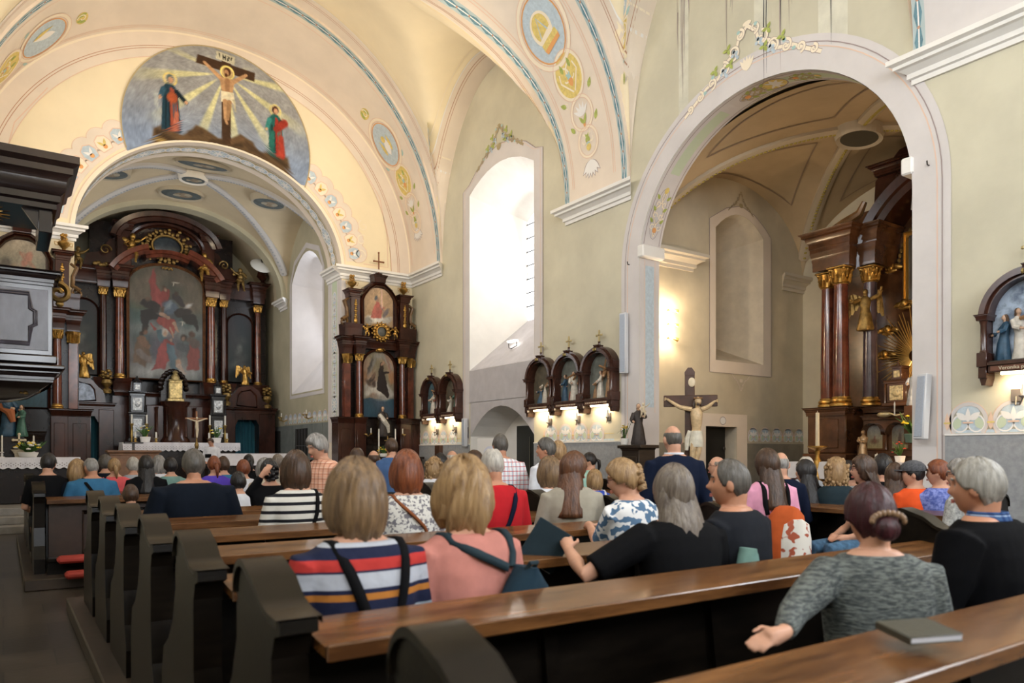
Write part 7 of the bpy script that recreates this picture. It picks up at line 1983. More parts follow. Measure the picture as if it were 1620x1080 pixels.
def make_pew(name, label, L, loc, rz=0.0, group=None, pads=False):
    """local: x along the bench from 0 to L, +y towards the front; origin at the platform under the far edge of the book ledge"""
    t = thing(name, label, 'pew', loc, rz, group)
    for x0 in (-.02, L-.10):
        mb = MB(); mb.prism(end_profile(), x0, x0 + .105, 'x'); e = put(mb, 'pew_end', PEWD, t, smooth=False)
        mb = MB(); P_ = [(.115 + .088*cos(a), .925 + .088*sin(a)) for a in [(-.3 + k*.28) for k in range(9)]] + [(-.02, .972), (-.09, .922), (-.16, .900), (-.242, .892)]
        mb.grid([[(x0 - .012, a, b) for a, b in P_], [(x0 + .115, a, b) for a, b in P_]]); mb.grid([[(x0 - .012, a, b) for a, b in P_], [(x0 - .012, a - .0, b - .022) for a, b in P_]]); mb.grid([[(x0 + .115, a, b) for a, b in P_], [(x0 + .115, a, b - .022) for a, b in P_]])
        put(mb, 'scroll_cap', PEWT, e)
    mb = MB(); mb.prism([(-.25, .805), (0, .835), (0, .80), (-.25, .775)], .10, L-.10, 'x'); mb.box(.10, L-.10, -.265, -.25, .765, .812, .004); put(mb, 'book_ledge', PEWL, t, smooth=False)
    mb = MB(); mb.prism([(-.10, .0), (-.06, .0), (.03, .80), (-.01, .80)], .10, L-.10, 'x')
    n_ = max(2, int(L/.8))
    for k in range(n_+1):
        x = .10 + (L-.26)*k/n_; mb.prism([(-.125, .06), (-.08, .06), (-.01, .74), (-.045, .74)], x, x + .06, 'x')
    mb.box(.10, L-.10, -.12, -.02, .06, .14); mb.box(.10, L-.10, -.03, .03, .72, .80); put(mb, 'backrest', PEWD, t, smooth=False)
    mb = MB(); mb.box(.10, L-.10, .0, .44, .40, .44, .008); mb.box(.10, L-.10, .36, .40, .0, .40); put(mb, 'seat', PEWD, t)
    mb = MB(); mb.box(.10, L-.10, -.46, -.28, .14, .18, .008); mb.box(.10, L-.10, -.40, -.34, .0, .14); put(mb, 'kneeler', PEWD, t)
    return t
proto = make_pew('pew', 'nearest dark pew with a worn brown ledge, a closed book lying on it', 3.80, (.68, 1.2, .10), group='pews of the rear block')
PLAB = ['second pew from the camera, three women and a man sit in front of its ledge', 'third pew from the camera, its ledge under the hand with the dark folder',
        'fourth pew from the camera, behind the red shirt and the floral blouse', 'fifth pew from the camera, behind the black and white striped jumper', 'sixth pew from the camera, behind the big man in dark blue', 'foremost pew of the rear block, behind the man in dark blue']
dup(proto, (.62, 2.2, .12), label=PLAB[0], group='pews of the rear block')
p2_ = make_pew('pew', PLAB[1], 3.30, (.62, 3.2, .12), group='pews of the rear block')
for k in range(2, 6): dup(p2_, (.62, 2.2 + k, .12), label=PLAB[k], group='pews of the rear block')
FLAB = ['last pew of the front block, red kneeling pads behind its panel', 'second last pew of the front block', 'third last pew of the front block', 'fourth last pew of the front block', 'fifth last pew of the front block']
pf_ = make_pew('pew', FLAB[0], 4.3, (.30, 10.0, .12), group='pews of the front block')
for k in range(1, 5): dup(pf_, (.30, 10.0 + k, .12), label=FLAB[k], group='pews of the front block')
mb = MB(); mb.box(.42, 4.5, 9.86, 9.90, .14, .90, .004); frame(mb, [(.75, .3), (2.0, .3), (2.0, .8), (.75, .8)], 0, 9.86, .05, .012); frame(mb, [(2.4, .3), (4.0, .3), (4.0, .8), (2.4, .8)], 0, 9.86, .05, .012)
tag(put(mb, 'pew_screen', mat('pew_reddish_panel', (.040, .022, .015), .35, var=.4, vscale=4), None), 'dark panelled screen closing the rear of the front pew block', 'screen')
pr_ = make_pew('pew', 'pew of the right block nearest the crucifix', 3.0, (5.7, 8.6, .0), group='pews of the right block')
for k in range(1, 6): dup(pr_, (5.7, 8.6 + k*1.05, 0), label='%s pew of the right block counted from the crucifix' % ('second', 'third', 'fourth', 'fifth', 'sixth')[k-1], group='pews of the right block')
ps_ = make_pew('pew', 'pew turned to the side chapel in front of the row of seated visitors', 3.9, (7.2, 6.9, .08), -pi/2)
t = thing('backless_bench', 'low backless bench in the aisle under the woman with the flowered backpack', 'bench', (6.05, 4.1, 0)); mb = MB(); mb.box(-.20, .20, -1.0, .9, .40, .45, .01); put(mb, 'seat', PEWD, t)
for y in (-.8, .7): mb = MB(); mb.box(-.17, .17, y-.03, y+.03, 0, .40, .005); put(mb, 'leg', PEWD, t)
mb = MB(); mb.box(.48, 4.3, .0, 8.0, 0, .12, .01); mb.box(.18, 4.62, 9.3, 14.7, 0, .12, .01); structure(put(mb, 'floor_platform', mat('pew_platform', (.05, .032, .02), .45, var=.4, vscale=3), None))
for k, (x, y, z) in enumerate(((.62, 9.45, .26), (.68, 9.22, .12))):
    mb = MB(); mb.box(-.26, .26, -.10, .10, 0, .07, .025); mb.box(-.24, .24, -.08, .08, .0, .075, .02)
    o = put(mb, 'kneeling_pad', mat('red_cushion', (.36, .035, .022), .7, bump=.2), None, loc=(x + .12, y, z)); tag(o, ('upper' if k == 0 else 'lower') + ' red kneeling pad at the aisle behind the front pew block', 'cushion')
t = thing('closed_book', 'closed dark olive book lying on the nearest pew ledge', 'book', (2.06, 1.055, .956), -.35)
mb = MB(); mb.box(-.085, .085, -.065, .065, .0, .004, .002); mb.box(-.085, .085, -.065, .065, .018, .022, .002); mb.box(-.087, -.080, -.065, .065, .0, .022, .003); put(mb, 'cover', mat('olive_cover', (.045, .042, .028), .5, bump=.2, bscale=80), t)
mb = MB(); mb.box(-.080, .082, -.062, .062, .004, .018); put(mb, 'pages', mat('page_edges', (.55, .55, .60), .7), t)
t.rotation_euler.x = .12

# ------------------------------------------------------------------ people
SKINL = mat('skin_light', (.56, .30, .20), .5, var=.10, vscale=9, spec=.35)
SKINM = mat('skin_tanned', (.50, .24, .145), .5, var=.12, vscale=9, spec=.35)
def hairmat(name, c, c2, rough=.42):
    return mat('hair_' + name, c, rough, vscale=38, col2=c2, stretch=(1, 1, .12), thr=(.3, .7), bump=.9, bscale=60, spec=.4)
HM = dict(brown=hairmat('brown', (.085, .042, .022), (.025, .013, .008)), blond=hairmat('blond', (.42, .27, .13), (.16, .085, .035)), ltbrown=hairmat('light_brown', (.26, .16, .08), (.085, .05, .028)),
          black=hairmat('black', (.022, .018, .018), (.007, .006, .006)), grey=hairmat('grey', (.36, .34, .32), (.12, .11, .10)), white=hairmat('white', (.56, .52, .46), (.26, .235, .21)), silver=hairmat('silver', (.40, .38, .34), (.15, .14, .125)),
          red=hairmat('auburn', (.26, .075, .025), (.08, .02, .01)), purple=hairmat('purple_red', (.060, .010, .016), (.016, .004, .006)), dkgrey=hairmat('dark_grey', (.13, .115, .10), (.04, .035, .03)), greybr=hairmat('grey_brown', (.24, .20, .16), (.07, .05, .04)), chestnut=hairmat('chestnut', (.16, .065, .028), (.045, .018, .009)))
def cl(name, c, **k): return mat('cloth_' + name, c, .85, var=k.pop('var', .12), vscale=k.pop('vs', 10), bump=k.pop('bump', .35), bscale=k.pop('bs', 9), spec=k.pop('spec', .25), **k)
BLK = cl('black', (.006, .006, .007), spec=.08); NAVY = cl('navy', (.006, .009, .016), spec=.1); JEAN = cl('jeans', (.06, .13, .22), var=.35, vs=25); DKP = cl('dark_trousers', (.02, .02, .022)); CHAR = cl('charcoal', (.012, .0135, .018), spec=.1)

def remeshed(name, mb, m, parent, voxel, smooth=3):
    me = bpy.data.meshes.new(name); me.from_pydata(mb.v, [], mb.f)
    bm = bmesh.new(); bm.from_mesh(me); bmesh.ops.recalc_face_normals(bm, faces=bm.faces); bm.to_mesh(me); bm.free()
    o = bpy.data.objects.new(name, me); COL.objects.link(o)
    r = o.modifiers.new('r', 'REMESH'); r.mode = 'VOXEL'; r.voxel_size = voxel; r.use_smooth_shade = True
    s = o.modifiers.new('s', 'SMOOTH'); s.iterations = smooth; s.factor = .5
    m2 = bpy.data.meshes.new_from_object(o.evaluated_get(bpy.context.evaluated_depsgraph_get()))
    o.modifiers.clear(); o.data = m2; bpy.data.meshes.remove(me); m2.name = name
    m2.materials.clear()
    for q in (m if isinstance(m, (list, tuple)) else [m]): m2.materials.append(q)
    o.parent = parent
    return o

TORSO = [(.0, .150, .115, -.01), (.05, .175, .135, -.01), (.15, .172, .130, .0), (.25, .155, .115, -.01), (.36, .168, .118, -.02), (.45, .182, .112, -.02), (.51, .182, .098, -.02), (.545, .155, .085, -.02), (.575, .105, .070, -.015), (.60, .070, .062, -.01)]
TORSO = [(a*1.075, b, c, d) for a, b, c, d in TORSO]
def torso_rings(W, T0, infl=0.0, lo=0, hi=10, lean=0.0, n=24, hem=0.0):
    out = []
    for k in range(lo, hi):
        z, rx, ry, yc = TORSO[k]
        z2 = z - (hem if k == lo else 0)
        out.append([((rx*W + infl)*cos(a)*(abs(cos(a))**-.12 if abs(cos(a)) > .05 else 1), yc + lean*z + (ry*(W*.5+.5) + infl)*sin(a), T0 + z2 + infl*(.6 if k > 5 else 0)) for a in [2*pi*(j+.5)/n for j in range(n)]])
    return out
def head_xf(T0, yaw, pitch, lean):
    M = Matrix.Translation((0, lean*.62 + .0, T0 + .655)) @ Matrix.Rotation(yaw, 4, 'Z') @ Matrix.Rotation(pitch, 4, 'X') @ Matrix.Translation((0, .028, .11))
    return M
def head_pt(dx, dy, dz, off=0.0, feat=1.0):
    x = .073*dx; y = (.090 if dy > 0 else .104)*dy; z = (.116 if dz > 0 else .120)*dz
    if dz < 0:
        q = -dz; x *= 1 - .30*q**1.6
        if dy > 0: y *= 1 - .05*q; y += .012*q*q
        else: y *= 1 - .50*q**1.3; y += .0
    if dy > 0 and feat:
        g = lambda a, s: math.exp(-(a/s)**2)
        y += feat*(.030*g(dx, .17)*g(dz + .20, .13) + .014*g(dx, .13)*g(dz + .02, .2) - .013*(g(dx-.42, .2) + g(dx+.42, .2))*g(dz - .08, .13) + .006*g(dz - .30, .12)*g(dx, .6)
                   + .008*g(dx, .3)*g(dz + .50, .05) + .007*g(dx, .28)*g(dz + .62, .05) - .004*g(dx, .3)*g(dz + .56, .03) + .010*g(dx, .3)*g(dz + .85, .12) + .004*(g(dx-.6, .25) + g(dx+.6, .25))*g(dz + .2, .2))
    L = sqrt(x*x + y*y + z*z) or 1
    return Vector((x*(1 + off/L), y*(1 + off/L), z*(1 + off/L)))
def sphere_grid(fn, n=36, m=26):
    return [[fn(sin(pi*i/m)*cos(2*pi*j/n), sin(pi*i/m)*sin(2*pi*j/n), -cos(pi*i/m)) for j in range(n)] for i in range(m+1)]
def hand(mb, w, d, up, side, s=1.0, curl=.35):
    """five-fingered hand from wrist w along d; up = back of the hand, side = +1 thumb towards (d x up)"""
    w, d, up = Vector(w), Vector(d).normalized(), Vector(up)
    up = (up - d*up.dot(d)).normalized(); rt = d.cross(up)*side
    pc = w + d*.045*s
    mb.tube([w - d*.01, w + d*.02*s, w + d*.06*s, w + d*.085*s], [.026*s, .030*s, .036*s, .030*s], 8, flat=None)
    for k, (o, L) in enumerate(((.028, .070), (.010, .078), (-.009, .072), (-.027, .056))):
        b = w + d*.082*s + rt*o*s; c = curl*(.8 + .15*k)
        d2 = (d*cos(c*.6) - up*sin(c*.6) + rt*o*1.5).normalized(); d3 = (d*cos(c*1.5) - up*sin(c*1.5)).normalized()
        p1 = b + d2*L*.5*s; p2 = p1 + d3*L*.5*s
        mb.tube([b - d*.02*s, b, p1, p2], [.0105*s, .010*s, .009*s, .0075*s], 6)
    b = w + d*.025*s + rt*.030*s
    mb.tube([b - rt*.012*s, b + (rt + d*.6).normalized()*.035*s, b + (rt*.5 + d).normalized()*.068*s - up*.008*s], [.014*s, .011*s, .008*s], 6)

def person(label, x, y, zt, rz=0.0, pose='sit', z0=.12, ht=0.0, hp=0.0, hair=('short', 'brown'), top=None, slv=.55, bot=None, W=1.0, skin=None, lean=.03, vox=.016,
           arms=None, face=False, specs=False, group=None, collar=None, tname='shirt', topz=None, tail=None, hem=.0, sx=1.0):
    T0 = .45 if pose == 'sit' else .84
    if pose == 'half': T0 = .75
    sc = (zt - z0)/(T0 + .88 + dict(bob=.040, loose=.030, wavy=.042, round=.042, long=.026, full=.032, curly=.045, updo=.028, bun=.026, short=.016, pony=.019, crop=.021, thin=.008, receding=.012).get(hair[0], 0))
    r = thing('person', label, 'person', (x, y, z0), rz, group); r.scale = (sc*sx, sc, sc)
    skin = skin or SKINL; top = top or BLK; bot = bot or DKP
    inv_ = Matrix.Rotation(-rz, 3, 'Z')
    def loc(p): return (inv_ @ (Vector(p) - Vector((x, y, z0))))/sc
    J = {}
    for s, k in ((-1, 'L'), (1, 'R')):
        sh = Vector((s*.160*W, -.015 + lean*.5, T0 + .545))
        if arms and k in arms and arms[k]: el, wr, hd, up = [loc(arms[k][0]), loc(arms[k][1]), inv_ @ Vector(arms[k][2]), inv_ @ Vector(arms[k][3])]
        elif pose == 'stand': el = Vector((s*.235*W, -.03, T0 + .24)); wr = Vector((s*.22*W, .10, T0 + .02)); hd = Vector((-.1*s, .35, -1)); up = Vector((s, .2, 0))
        else: el = Vector((s*.235*W, .02, T0 + .245)); wr = Vector((s*.10, .26, T0 + .17)); hd = Vector((-.6*s, .7, -.15)); up = Vector((0, 0, 1))
        J[k] = (sh, el, wr, hd, up, s)
    HMx = head_xf(T0, ht, hp, lean)
    near = vox < .010
    # body: one continuous surface
    mb = MB(); mb.loft(torso_rings(W, T0, lean=lean))
    nk = HMx @ Vector((0, -.045, -.06))
    mb.tube([(0, -.01 + lean*.55, T0 + .57), (0, -.005 + lean*.6, T0 + .635), nk, HMx @ Vector((0, -.03, 0))], [.085, .056, .052, .055], 14)
    mb.add([HMx @ p for row in sphere_grid(lambda a, b, c: head_pt(a, b, c, feat=1.0 if vox < .013 else .8), *( (44, 34) if near else (30, 22))) for p in row], [])
    nn, mm = (44, 34) if near else (30, 22); base = len(mb.v) - nn*(mm+1)
    mb.f += [(base + i*nn + j, base + i*nn + (j+1) % nn, base + (i+1)*nn + (j+1) % nn, base + (i+1)*nn + j) for i in range(mm) for j in range(nn)]
    for s in (-1, 1):
        mb.ell(HMx @ Vector((s*.076, -.012, -.008)), (.012, .022, .034), 8, 8, HMx.to_3x3() @ Matrix.Rotation(s*-.25, 3, 'Z') @ Matrix.Rotation(-.15, 3, 'X'))
    for k in 'LR':
        sh, el, wr, hd, up, s = J[k]
        mb.tube([sh + Vector((-s*.04, 0, .0)), sh, sh*.6 + el*.4, el, el*.55 + wr*.45, wr], [.055, .058*W, .048*W, .040, .038, .026], 12)
        hand(mb, wr, hd, up, -s, 1.0)
        if pose == 'stand':
            mb.tube([(s*.085, 0, T0 + .10), (s*.10, .01, T0 - .1), (s*.11, .03, T0*.52), (s*.11, .0, .30), (s*.11, -.01, .08)], [.095, .088, .058, .052, .036], 12); mb.tube([(s*.11, -.04, .045), (s*.115, .06, .04), (s*.12, .15, .025)], [.035, .035, .022], 8)
        else:
            mb.tube([(s*.085, -.02, T0 + .07), (s*.10, .15, T0 + .07), (s*.12, .44, T0 + .06), (s*.12, .44, .30), (s*.12, .40, .08)], [.085, .085, .058, .050, .034], 12); mb.tube([(s*.12, .37, .045), (s*.125, .46, .04), (s*.13, .55, .025)], [.035, .035, .022], 8)
    remeshed('body', mb, skin, r, vox, 2 if near else 1)
    # clothes
    mb = MB(); mb.loft(torso_rings(W, T0, .014, 1, 9, lean, 28, hem)); 
    for k in 'LR':
        sh, el, wr, hd, up, s = J[k]
        if slv > 0:
            pts = [sh + Vector((-s*.05, 0, -.005)), sh, sh.lerp(el, .5)]; rr = [.066, .070*W, .062*W]
            if slv > .55: pts += [el, el.lerp(wr, .5), el.lerp(wr, .93)]; rr += [.054, .046, .038]
            elif slv > .3: pts += [sh.lerp(el, .85)]; rr += [.058*W]
            mb.tube(pts, rr, 12)
    if collar:
        mb.lathe([(.066, T0 + .595), (.072, T0 + .635), (.076, T0 + .66), (.066, T0 + .62)], 0, -.005 + lean*.6, 16)
    tp = remeshed(tname, mb, top, r, max(vox, .009)*1.15, 3)
    mb = MB(); mb.loft(torso_rings(W, T0, .020, 0, 3, lean, 20))
    for s in (-1, 1):
        if pose == 'stand': mb.tube([(s*.08, 0, T0 + .10), (s*.10, .01, T0 - .1), (s*.11, .03, T0*.52), (s*.11, 0, .12)], [.105, .10, .075, .065], 10)
        else: mb.tube([(s*.085, -.02, T0 + .08), (s*.10, .15, T0 + .075), (s*.12, .46, T0 + .06), (s*.12, .45, .30), (s*.12, .40, .12)], [.10, .098, .074, .062, .055], 10)
    remeshed('trousers', mb, bot, r, max(vox, .014)*1.2, 2)
    # hair
    st, hc = hair; hm = HM[hc]
    if st != 'none':
        add_hair(r, HMx, st, hm, T0, near, head_xf(T0, ht*.4, hp*.3, lean))
    if face:
        M3 = HMx.to_3x3()
        for s in (-1, 1):
            mb = MB(); mb.ell(HMx @ Vector((s*.030, .0605, .012)), .0125, 10, 8); e = put(mb, 'eye', mat('eye_white', (.62, .58, .54), .2), r)
            mb = MB(); mb.ell(HMx @ Vector((s*.030, .0705, .012)), .0050, 8, 6); put(mb, 'iris', mat('iris_dark', (.03, .02, .015), .15), e)
            mb = MB(); mb.tube([HMx @ Vector((s*.014, .089, .032)), HMx @ Vector((s*.032, .087, .038)), HMx @ Vector((s*.048, .074, .033))], [.004, .005, .003], 6); put(mb, 'eyebrow', hm, r)
        mb = MB()
        for dz, rr in ((-.060, .0045), (-.069, .0055)):
            mb.tube([HMx @ Vector((-.022, .080, dz)), HMx @ Vector((-.008, .0915, dz + .002)), HMx @ Vector((.008, .0915, dz + .002)), HMx @ Vector((.022, .080, dz))], [.002, rr, rr, .002], 6)
        put(mb, 'lips', mat('lips', (.42, .13, .10), .4), r)
    if specs:
        mb = MB()
        for s in (-1, 1):
            mb.tube([HMx @ Vector((s*(.032 + .021*cos(a)), .094, .010 + .016*sin(a))) for a in [2*pi*k/14 for k in range(15)]], .0022, 5)
            mb.tube([HMx @ Vector((s*.053, .093, .014)), HMx @ Vector((s*.078, .06, .014)), HMx @ Vector((s*.082, -.01, .012))], .0022, 5)
        mb.tube([HMx @ Vector((-.011, .097, .014)), HMx @ Vector((.011, .097, .014))], .002, 5); put(mb, 'glasses', mat('glasses_frame', (.06, .02, .02), .3), r)
    r['_T0'] = T0
    del r['_T0']
    return r, T0, HMx, sc, J

def add_hair(r, HMx, st, hm, T0, near, HS):
    rs = random.Random(hash(round(r.location.x*100)) % 999)
    n, m = (64, 44) if near else (36, 26)
    P_ = dict(loose=(.024, .48, -.62, -1.1, 0), round=(.036, .48, -.52, -.78, 0), wavy=(.036, .50, -.74, -.95, 0), short=(.012, .52, -.12, -.62, 0), thin=(.007, .60, -.10, -.55, .93), bald=(.0035, 2, .0, -.50, .36), receding=(.010, .78, -.10, -.62, 0), full=(.024, .48, -.18, -.60, 0), bob=(.034, .50, -.74, -.95, 0),
             long=(.020, .48, -.62, -1.1, 0), pony=(.014, .50, -.10, -.58, 0), bun=(.020, .50, -.12, -.62, 0), updo=(.022, .46, -.20, -.62, 0), curly=(.035, .45, -.8, -1.1, 0), crop=(.016, .50, -.05, -.70, 0))[st]
    th, lf, ls, lb, baldz = P_
    ph = rs.uniform(0, 6)
    def f(dx, dy, dz):
        az = atan2(dx, dy); a = abs(az)
        hl = lf + (ls - lf)*min(1, max(0, (a-.55)/.75)) if a < 1.6 else ls + (lb - ls)*min(1, (a-1.6)/.7)
        k = min(1, max(0, (dz - hl)/.10 + .5))
        if baldz and dz > baldz: k = min(k, max(0, 1 - (dz-baldz)/(.10 if baldz > .9 else .30)))
        o = th*(1 + .35*max(0, dz))*(1 + .10*sin(az*9 + ph + 3*dz) + (.08*sin(az*23 + 5*dz + ph)))
        if st == 'wavy': o *= 1 + .22*sin(az*5 + ph + 4*dz) + .12*sin(az*13 + 7*dz)
        if st in ('bob', 'curly', 'round', 'wavy') and a > .9: o *= 1 + .7*max(0, min(1, (.2 - dz)))
        p = head_pt(dx, dy, dz, 0, 0)
        q = head_pt(dx, dy, dz, o, 0)
        if st in ('bob', 'long', 'loose', 'curly', 'wavy', 'round') and dz < 0 and a > 1.0:
            q = Vector((.073*dx*1.0, (.104 if dy < 0 else .09)*dy, .120*dz*1.08)); L = q.length; q = q*(1 + o/L)
            if dz < -.5 and st != 'round': q.x *= 1 + .25*(-dz-.5)
        return HMx @ (p*.93).lerp(q, k)
    mb = MB(); mb.grid(sphere_grid(f, n, m), closed_u=True)
    R3 = HMx.to_3x3()
    def sheet(z0, z1, w0, w1, yb, th_, waves=7):
        """long hair falling behind: closed crescent rings"""
        rings = []; K = 12; N = 22
        for i in range(K+1):
            t = i/K; z = z0 + (z1-z0)*t; w = w0 + (w1-w0)*t; tt = th_*(1 - .5*t); yy = yb - .02*sin(pi*t)
            O = []; I = []
            for j in range(N+1):
                a = -1.75 + 3.5*j/N; rr_ = 1 + .035*sin(a*waves*2 + t*3 + ph) + .02*sin(a*31 + ph)
                Hm_ = HMx.lerp(HS, min(1, t*3)); O.append(Hm_ @ Vector((w*sin(a)*rr_, -.098*cos(a)*rr_ + yy*t, z))); I.append(Hm_ @ Vector(((w-tt)*sin(a), -(.098-tt)*cos(a) + yy*t, z)))
            rings.append(O + I[::-1])
        mb.loft(rings)
    if st == 'long': sheet(.02, -.36, .088, .118, -.125, .035)
    if st == 'loose': sheet(.03, -.235, .095, .135, -.075, .045)
    if st in ('bob', 'wavy'): sheet(.0, -.088, .102, .106, .0, .05, 5)
    if st == 'pony':
        p = [(0, -.115, .02), (0, -.15, .0), (.01, -.155, -.08), (.015, -.14, -.17)]; mb.tube([HMx @ Vector(q) for q in p], [.022, .028, .026, .008], 10)
    if st == 'bun': mb.ell(HMx @ Vector((0, -.125, -.03)), (.052, .038, .05), 14, 10); 
    if st == 'updo':
        for k in range(9): mb.tube([HMx @ Vector((.03*sin(k*2.1), -.10 - .02*cos(k*1.3), .07 - .018*k)), HMx @ Vector((.05*sin(k*2.1+.8), -.125, .055 - .018*k)), HMx @ Vector((.06*sin(k*2.1+1.6), -.09, .03 - .015*k))], [.018, .024, .014], 7)
    if st == 'curly':
        for k in range(150 if near else 90):
            a = rs.uniform(1.0, 5.3); z = rs.uniform(-.20, .13); w = .10 + .02*rs.random() - (.04 if z > .08 else 0)
            mb.ell(HMx @ Vector((w*sin(a), w*cos(a) - .01, z)), (.018, .018, .024), 6, 5)
    put(mb, 'hair', hm, r, sharp=180)

def back_y(T0, x, z, W, lean):      # surface of the clothed back
    h = z - T0
    for a, b in zip(TORSO, TORSO[1:]):
        if a[0] <= h <= b[0] or b is TORSO[-1]:
            t = min(1, max(0, (h-a[0])/(b[0]-a[0]))); rx = (a[1] + (b[1]-a[1])*t)*W + .014; ry = (a[2] + (b[2]-a[2])*t)*(W*.5+.5) + .014; yc = a[3] + (b[3]-a[3])*t
            return yc + lean*h - ry*sqrt(max(0, 1 - (x/rx)**2))
def strap(r, name, T0, W, lean, pts, w, m, off=.008):
    """flat band over the back; pts = (x, z above seat) in the person's frame"""
    P_ = []
    for (x0, z0), (x1, z1) in zip(pts, pts[1:]):
        for k in range(8):
            t = k/8; P_.append((x0 + (x1-x0)*t, z0 + (z1-z0)*t))
    P_.append(pts[-1])
    L, R, L2, R2 = [], [], [], []
    x0 = pts[0][0]; b0 = lean*.6 - .02
    for (yy, zz) in ((b0 + .085, .55), (b0 + .065, .600), (b0 + .02, .632), (b0 - .035, .632), (b0 - .075, .605)):
        L.append((x0 - w/2, yy, T0 + zz)); R.append((x0 + w/2, yy, T0 + zz)); L2.append((x0 - w/2, yy, T0 + zz - .02)); R2.append((x0 + w/2, yy, T0 + zz - .02))
    if pts[0][1] > .57: P_ = [p for p in P_ if p[1] < .565]
    P_[0] = (P_[0][0], P_[0][1])
    for i, (a, b) in enumerate(P_):
        q = P_[min(i+1, len(P_)-1)]; o = P_[max(i-1, 0)]; dx, dz = q[0]-o[0], q[1]-o[1]; d = sqrt(dx*dx+dz*dz) or 1; nx, nz = (-dz/d*w/2, dx/d*w/2)
        for lst, s, of in ((L, -1, off), (R, 1, off), (L2, -1, -.01), (R2, 1, -.01)):
            X_, Z_ = a + nx*s, b + nz*s
            lst.append((X_, back_y(T0, X_, T0 + Z_, W, lean) - of - (.014*min(1, max(0, (Z_-.36)/.1)) if of > 0 else 0), T0 + Z_))
    mb = MB(); mb.grid([L, R, R2, L2], closed_v=True); return put(mb, name, m, r, sharp=180)

# ------------------------------------------------------------------ cloth patterns
NV = (.012, .016, .045); GW = (.42, .44, .50); RD = (.42, .035, .03); OR = (.42, .16, .03)
STR1 = stripes_mat('multi_stripe_knit', [(a/2, c) for a, c in [(0, (.30, .36, .42)), (.83, NV), (.882, OR), (.905, NV), (.915, GW), (.972, NV), (.979, RD), (1.022, NV), (1.062, GW), (1.072, NV), (1.080, (.36, .42, .55))]], period=2.0)
STR2 = stripes_mat('black_white_stripes', [(0, (.62, .60, .55)), (.62, (.012, .012, .016))], period=.062)
PLAIDO = stripes_mat('orange_plaid', [(0, (.74, .42, .30)), (.6, (.56, .24, .15)), (.8, (.78, .52, .40))], period=.05, second=('x', [(0, (1, 1, 1)), (.55, (.72, .58, .55)), (.8, (1, .9, .85))], .05))
PLAIDR = stripes_mat('red_blue_check', [(0, (.72, .72, .74)), (.72, (.55, .10, .10)), (.86, (.72, .72, .74))], period=.048, second=('x', [(0, (1, 1, 1)), (.6, (.30, .34, .48)), (.72, (1, 1, 1)), (.86, (.8, .35, .35))], .048))
PLAIDB = stripes_mat('blue_check', [(0, (.05, .11, .26)), (.55, (.30, .40, .55)), (.75, (.02, .05, .14))], period=.03, second=('x', [(0, (1, 1, 1)), (.6, (.5, .55, .7))], .03))
FLOR = mat('grey_floral', (.60, .58, .54), .85, vscale=34, col2=(.16, .15, .17), thr=(.44, .52), det=2)
WAVE = mat('blue_curl_print', (.68, .68, .68), .85, vscale=19, col2=(.07, .14, .24), thr=(.47, .50), det=1)
MELA = mat('grey_melange_knit', (.145, .16, .15), .9, vscale=30, col2=(.035, .042, .045), stretch=(1, 1, 4), thr=(.4, .62), bump=.5, bscale=30)
SWTR = mat('light_checked_knit', (.50, .50, .47), .9, vscale=45, col2=(.22, .22, .22), bump=.5, bscale=40)
PINKT = cl('dusty_pink', (.50, .20, .165)); PINK2 = cl('bright_pink', (.72, .32, .46)); REDT = cl('red_polo', (.42, .008, .014)); BEIG = cl('grey_beige', (.33, .30, .24)); WHT = cl('white', (.66, .67, .72)); CORAL = cl('coral', (.66, .10, .11))
BLUT = cl('sky_blue', (.035, .14, .27)); STBL = cl('steel_blue', (.055, .11, .24)); ROYB = cl('royal_blue', (.03, .07, .42)); PURP = cl('violet', (.09, .05, .42)); TEALT = cl('sage', (.16, .28, .25)); ORAN = cl('orange', (.72, .085, .015)); BLFL = mat('blue_floral', (.22, .26, .58), .85, vscale=30, col2=(.06, .09, .32), thr=(.4, .6)); LGR = cl('light_grey', (.36, .38, .42)); NVB = cl('navy_blue', (.006, .010, .026), spec=.1); JBLK = cl('jacket_black', (.004, .004, .005), bump=.5, spec=.06); TBLK = cl('teal_black', (.015, .03, .04)); CREAMT = cl('beige', (.42, .34, .25))

P = person
# nearest people
r, T0, H, sc_, J = P('seated woman with light brown bob in a multi-striped jumper with black bag straps', 1.03, 2.45, 1.43, 0, hair=('round', 'ltbrown'), top=STR1, slv=.9, W=1.16, vox=.009)
strap(r, 'bag_strap', T0, 1.16, .03, [(-.115, .60), (-.03, .36), (.05, .10)], .034, BLK); strap(r, 'bag_strap', T0, 1.16, .03, [(.135, .585), (.10, .40), (.045, .10)], .034, BLK)
mb = MB(); mb.ell((.03, -.19, T0 + .14), (.15, .075, .15), 16, 10); put(mb, 'small_backpack', cl('bag_black', (.008, .010, .016)), r)
r, T0, H, sc_, J = P('seated woman with wavy blond hair in a dusty pink top wearing a navy backpack', 1.48, 2.47, 1.43, .05, hair=('wavy', 'blond'), top=PINKT, slv=.55, W=1.12, vox=.009, ht=-.15, hp=.0)
strap(r, 'backpack_strap', T0, 1.12, .03, [(-.12, .60), (-.02, .545), (.10, .49)], .034, TBLK); strap(r, 'backpack_strap', T0, 1.12, .03, [(.15, .60), (.15, .54), (.13, .49)], .034, TBLK)
BP = cl('backpack_navy', (.010, .030, .050))
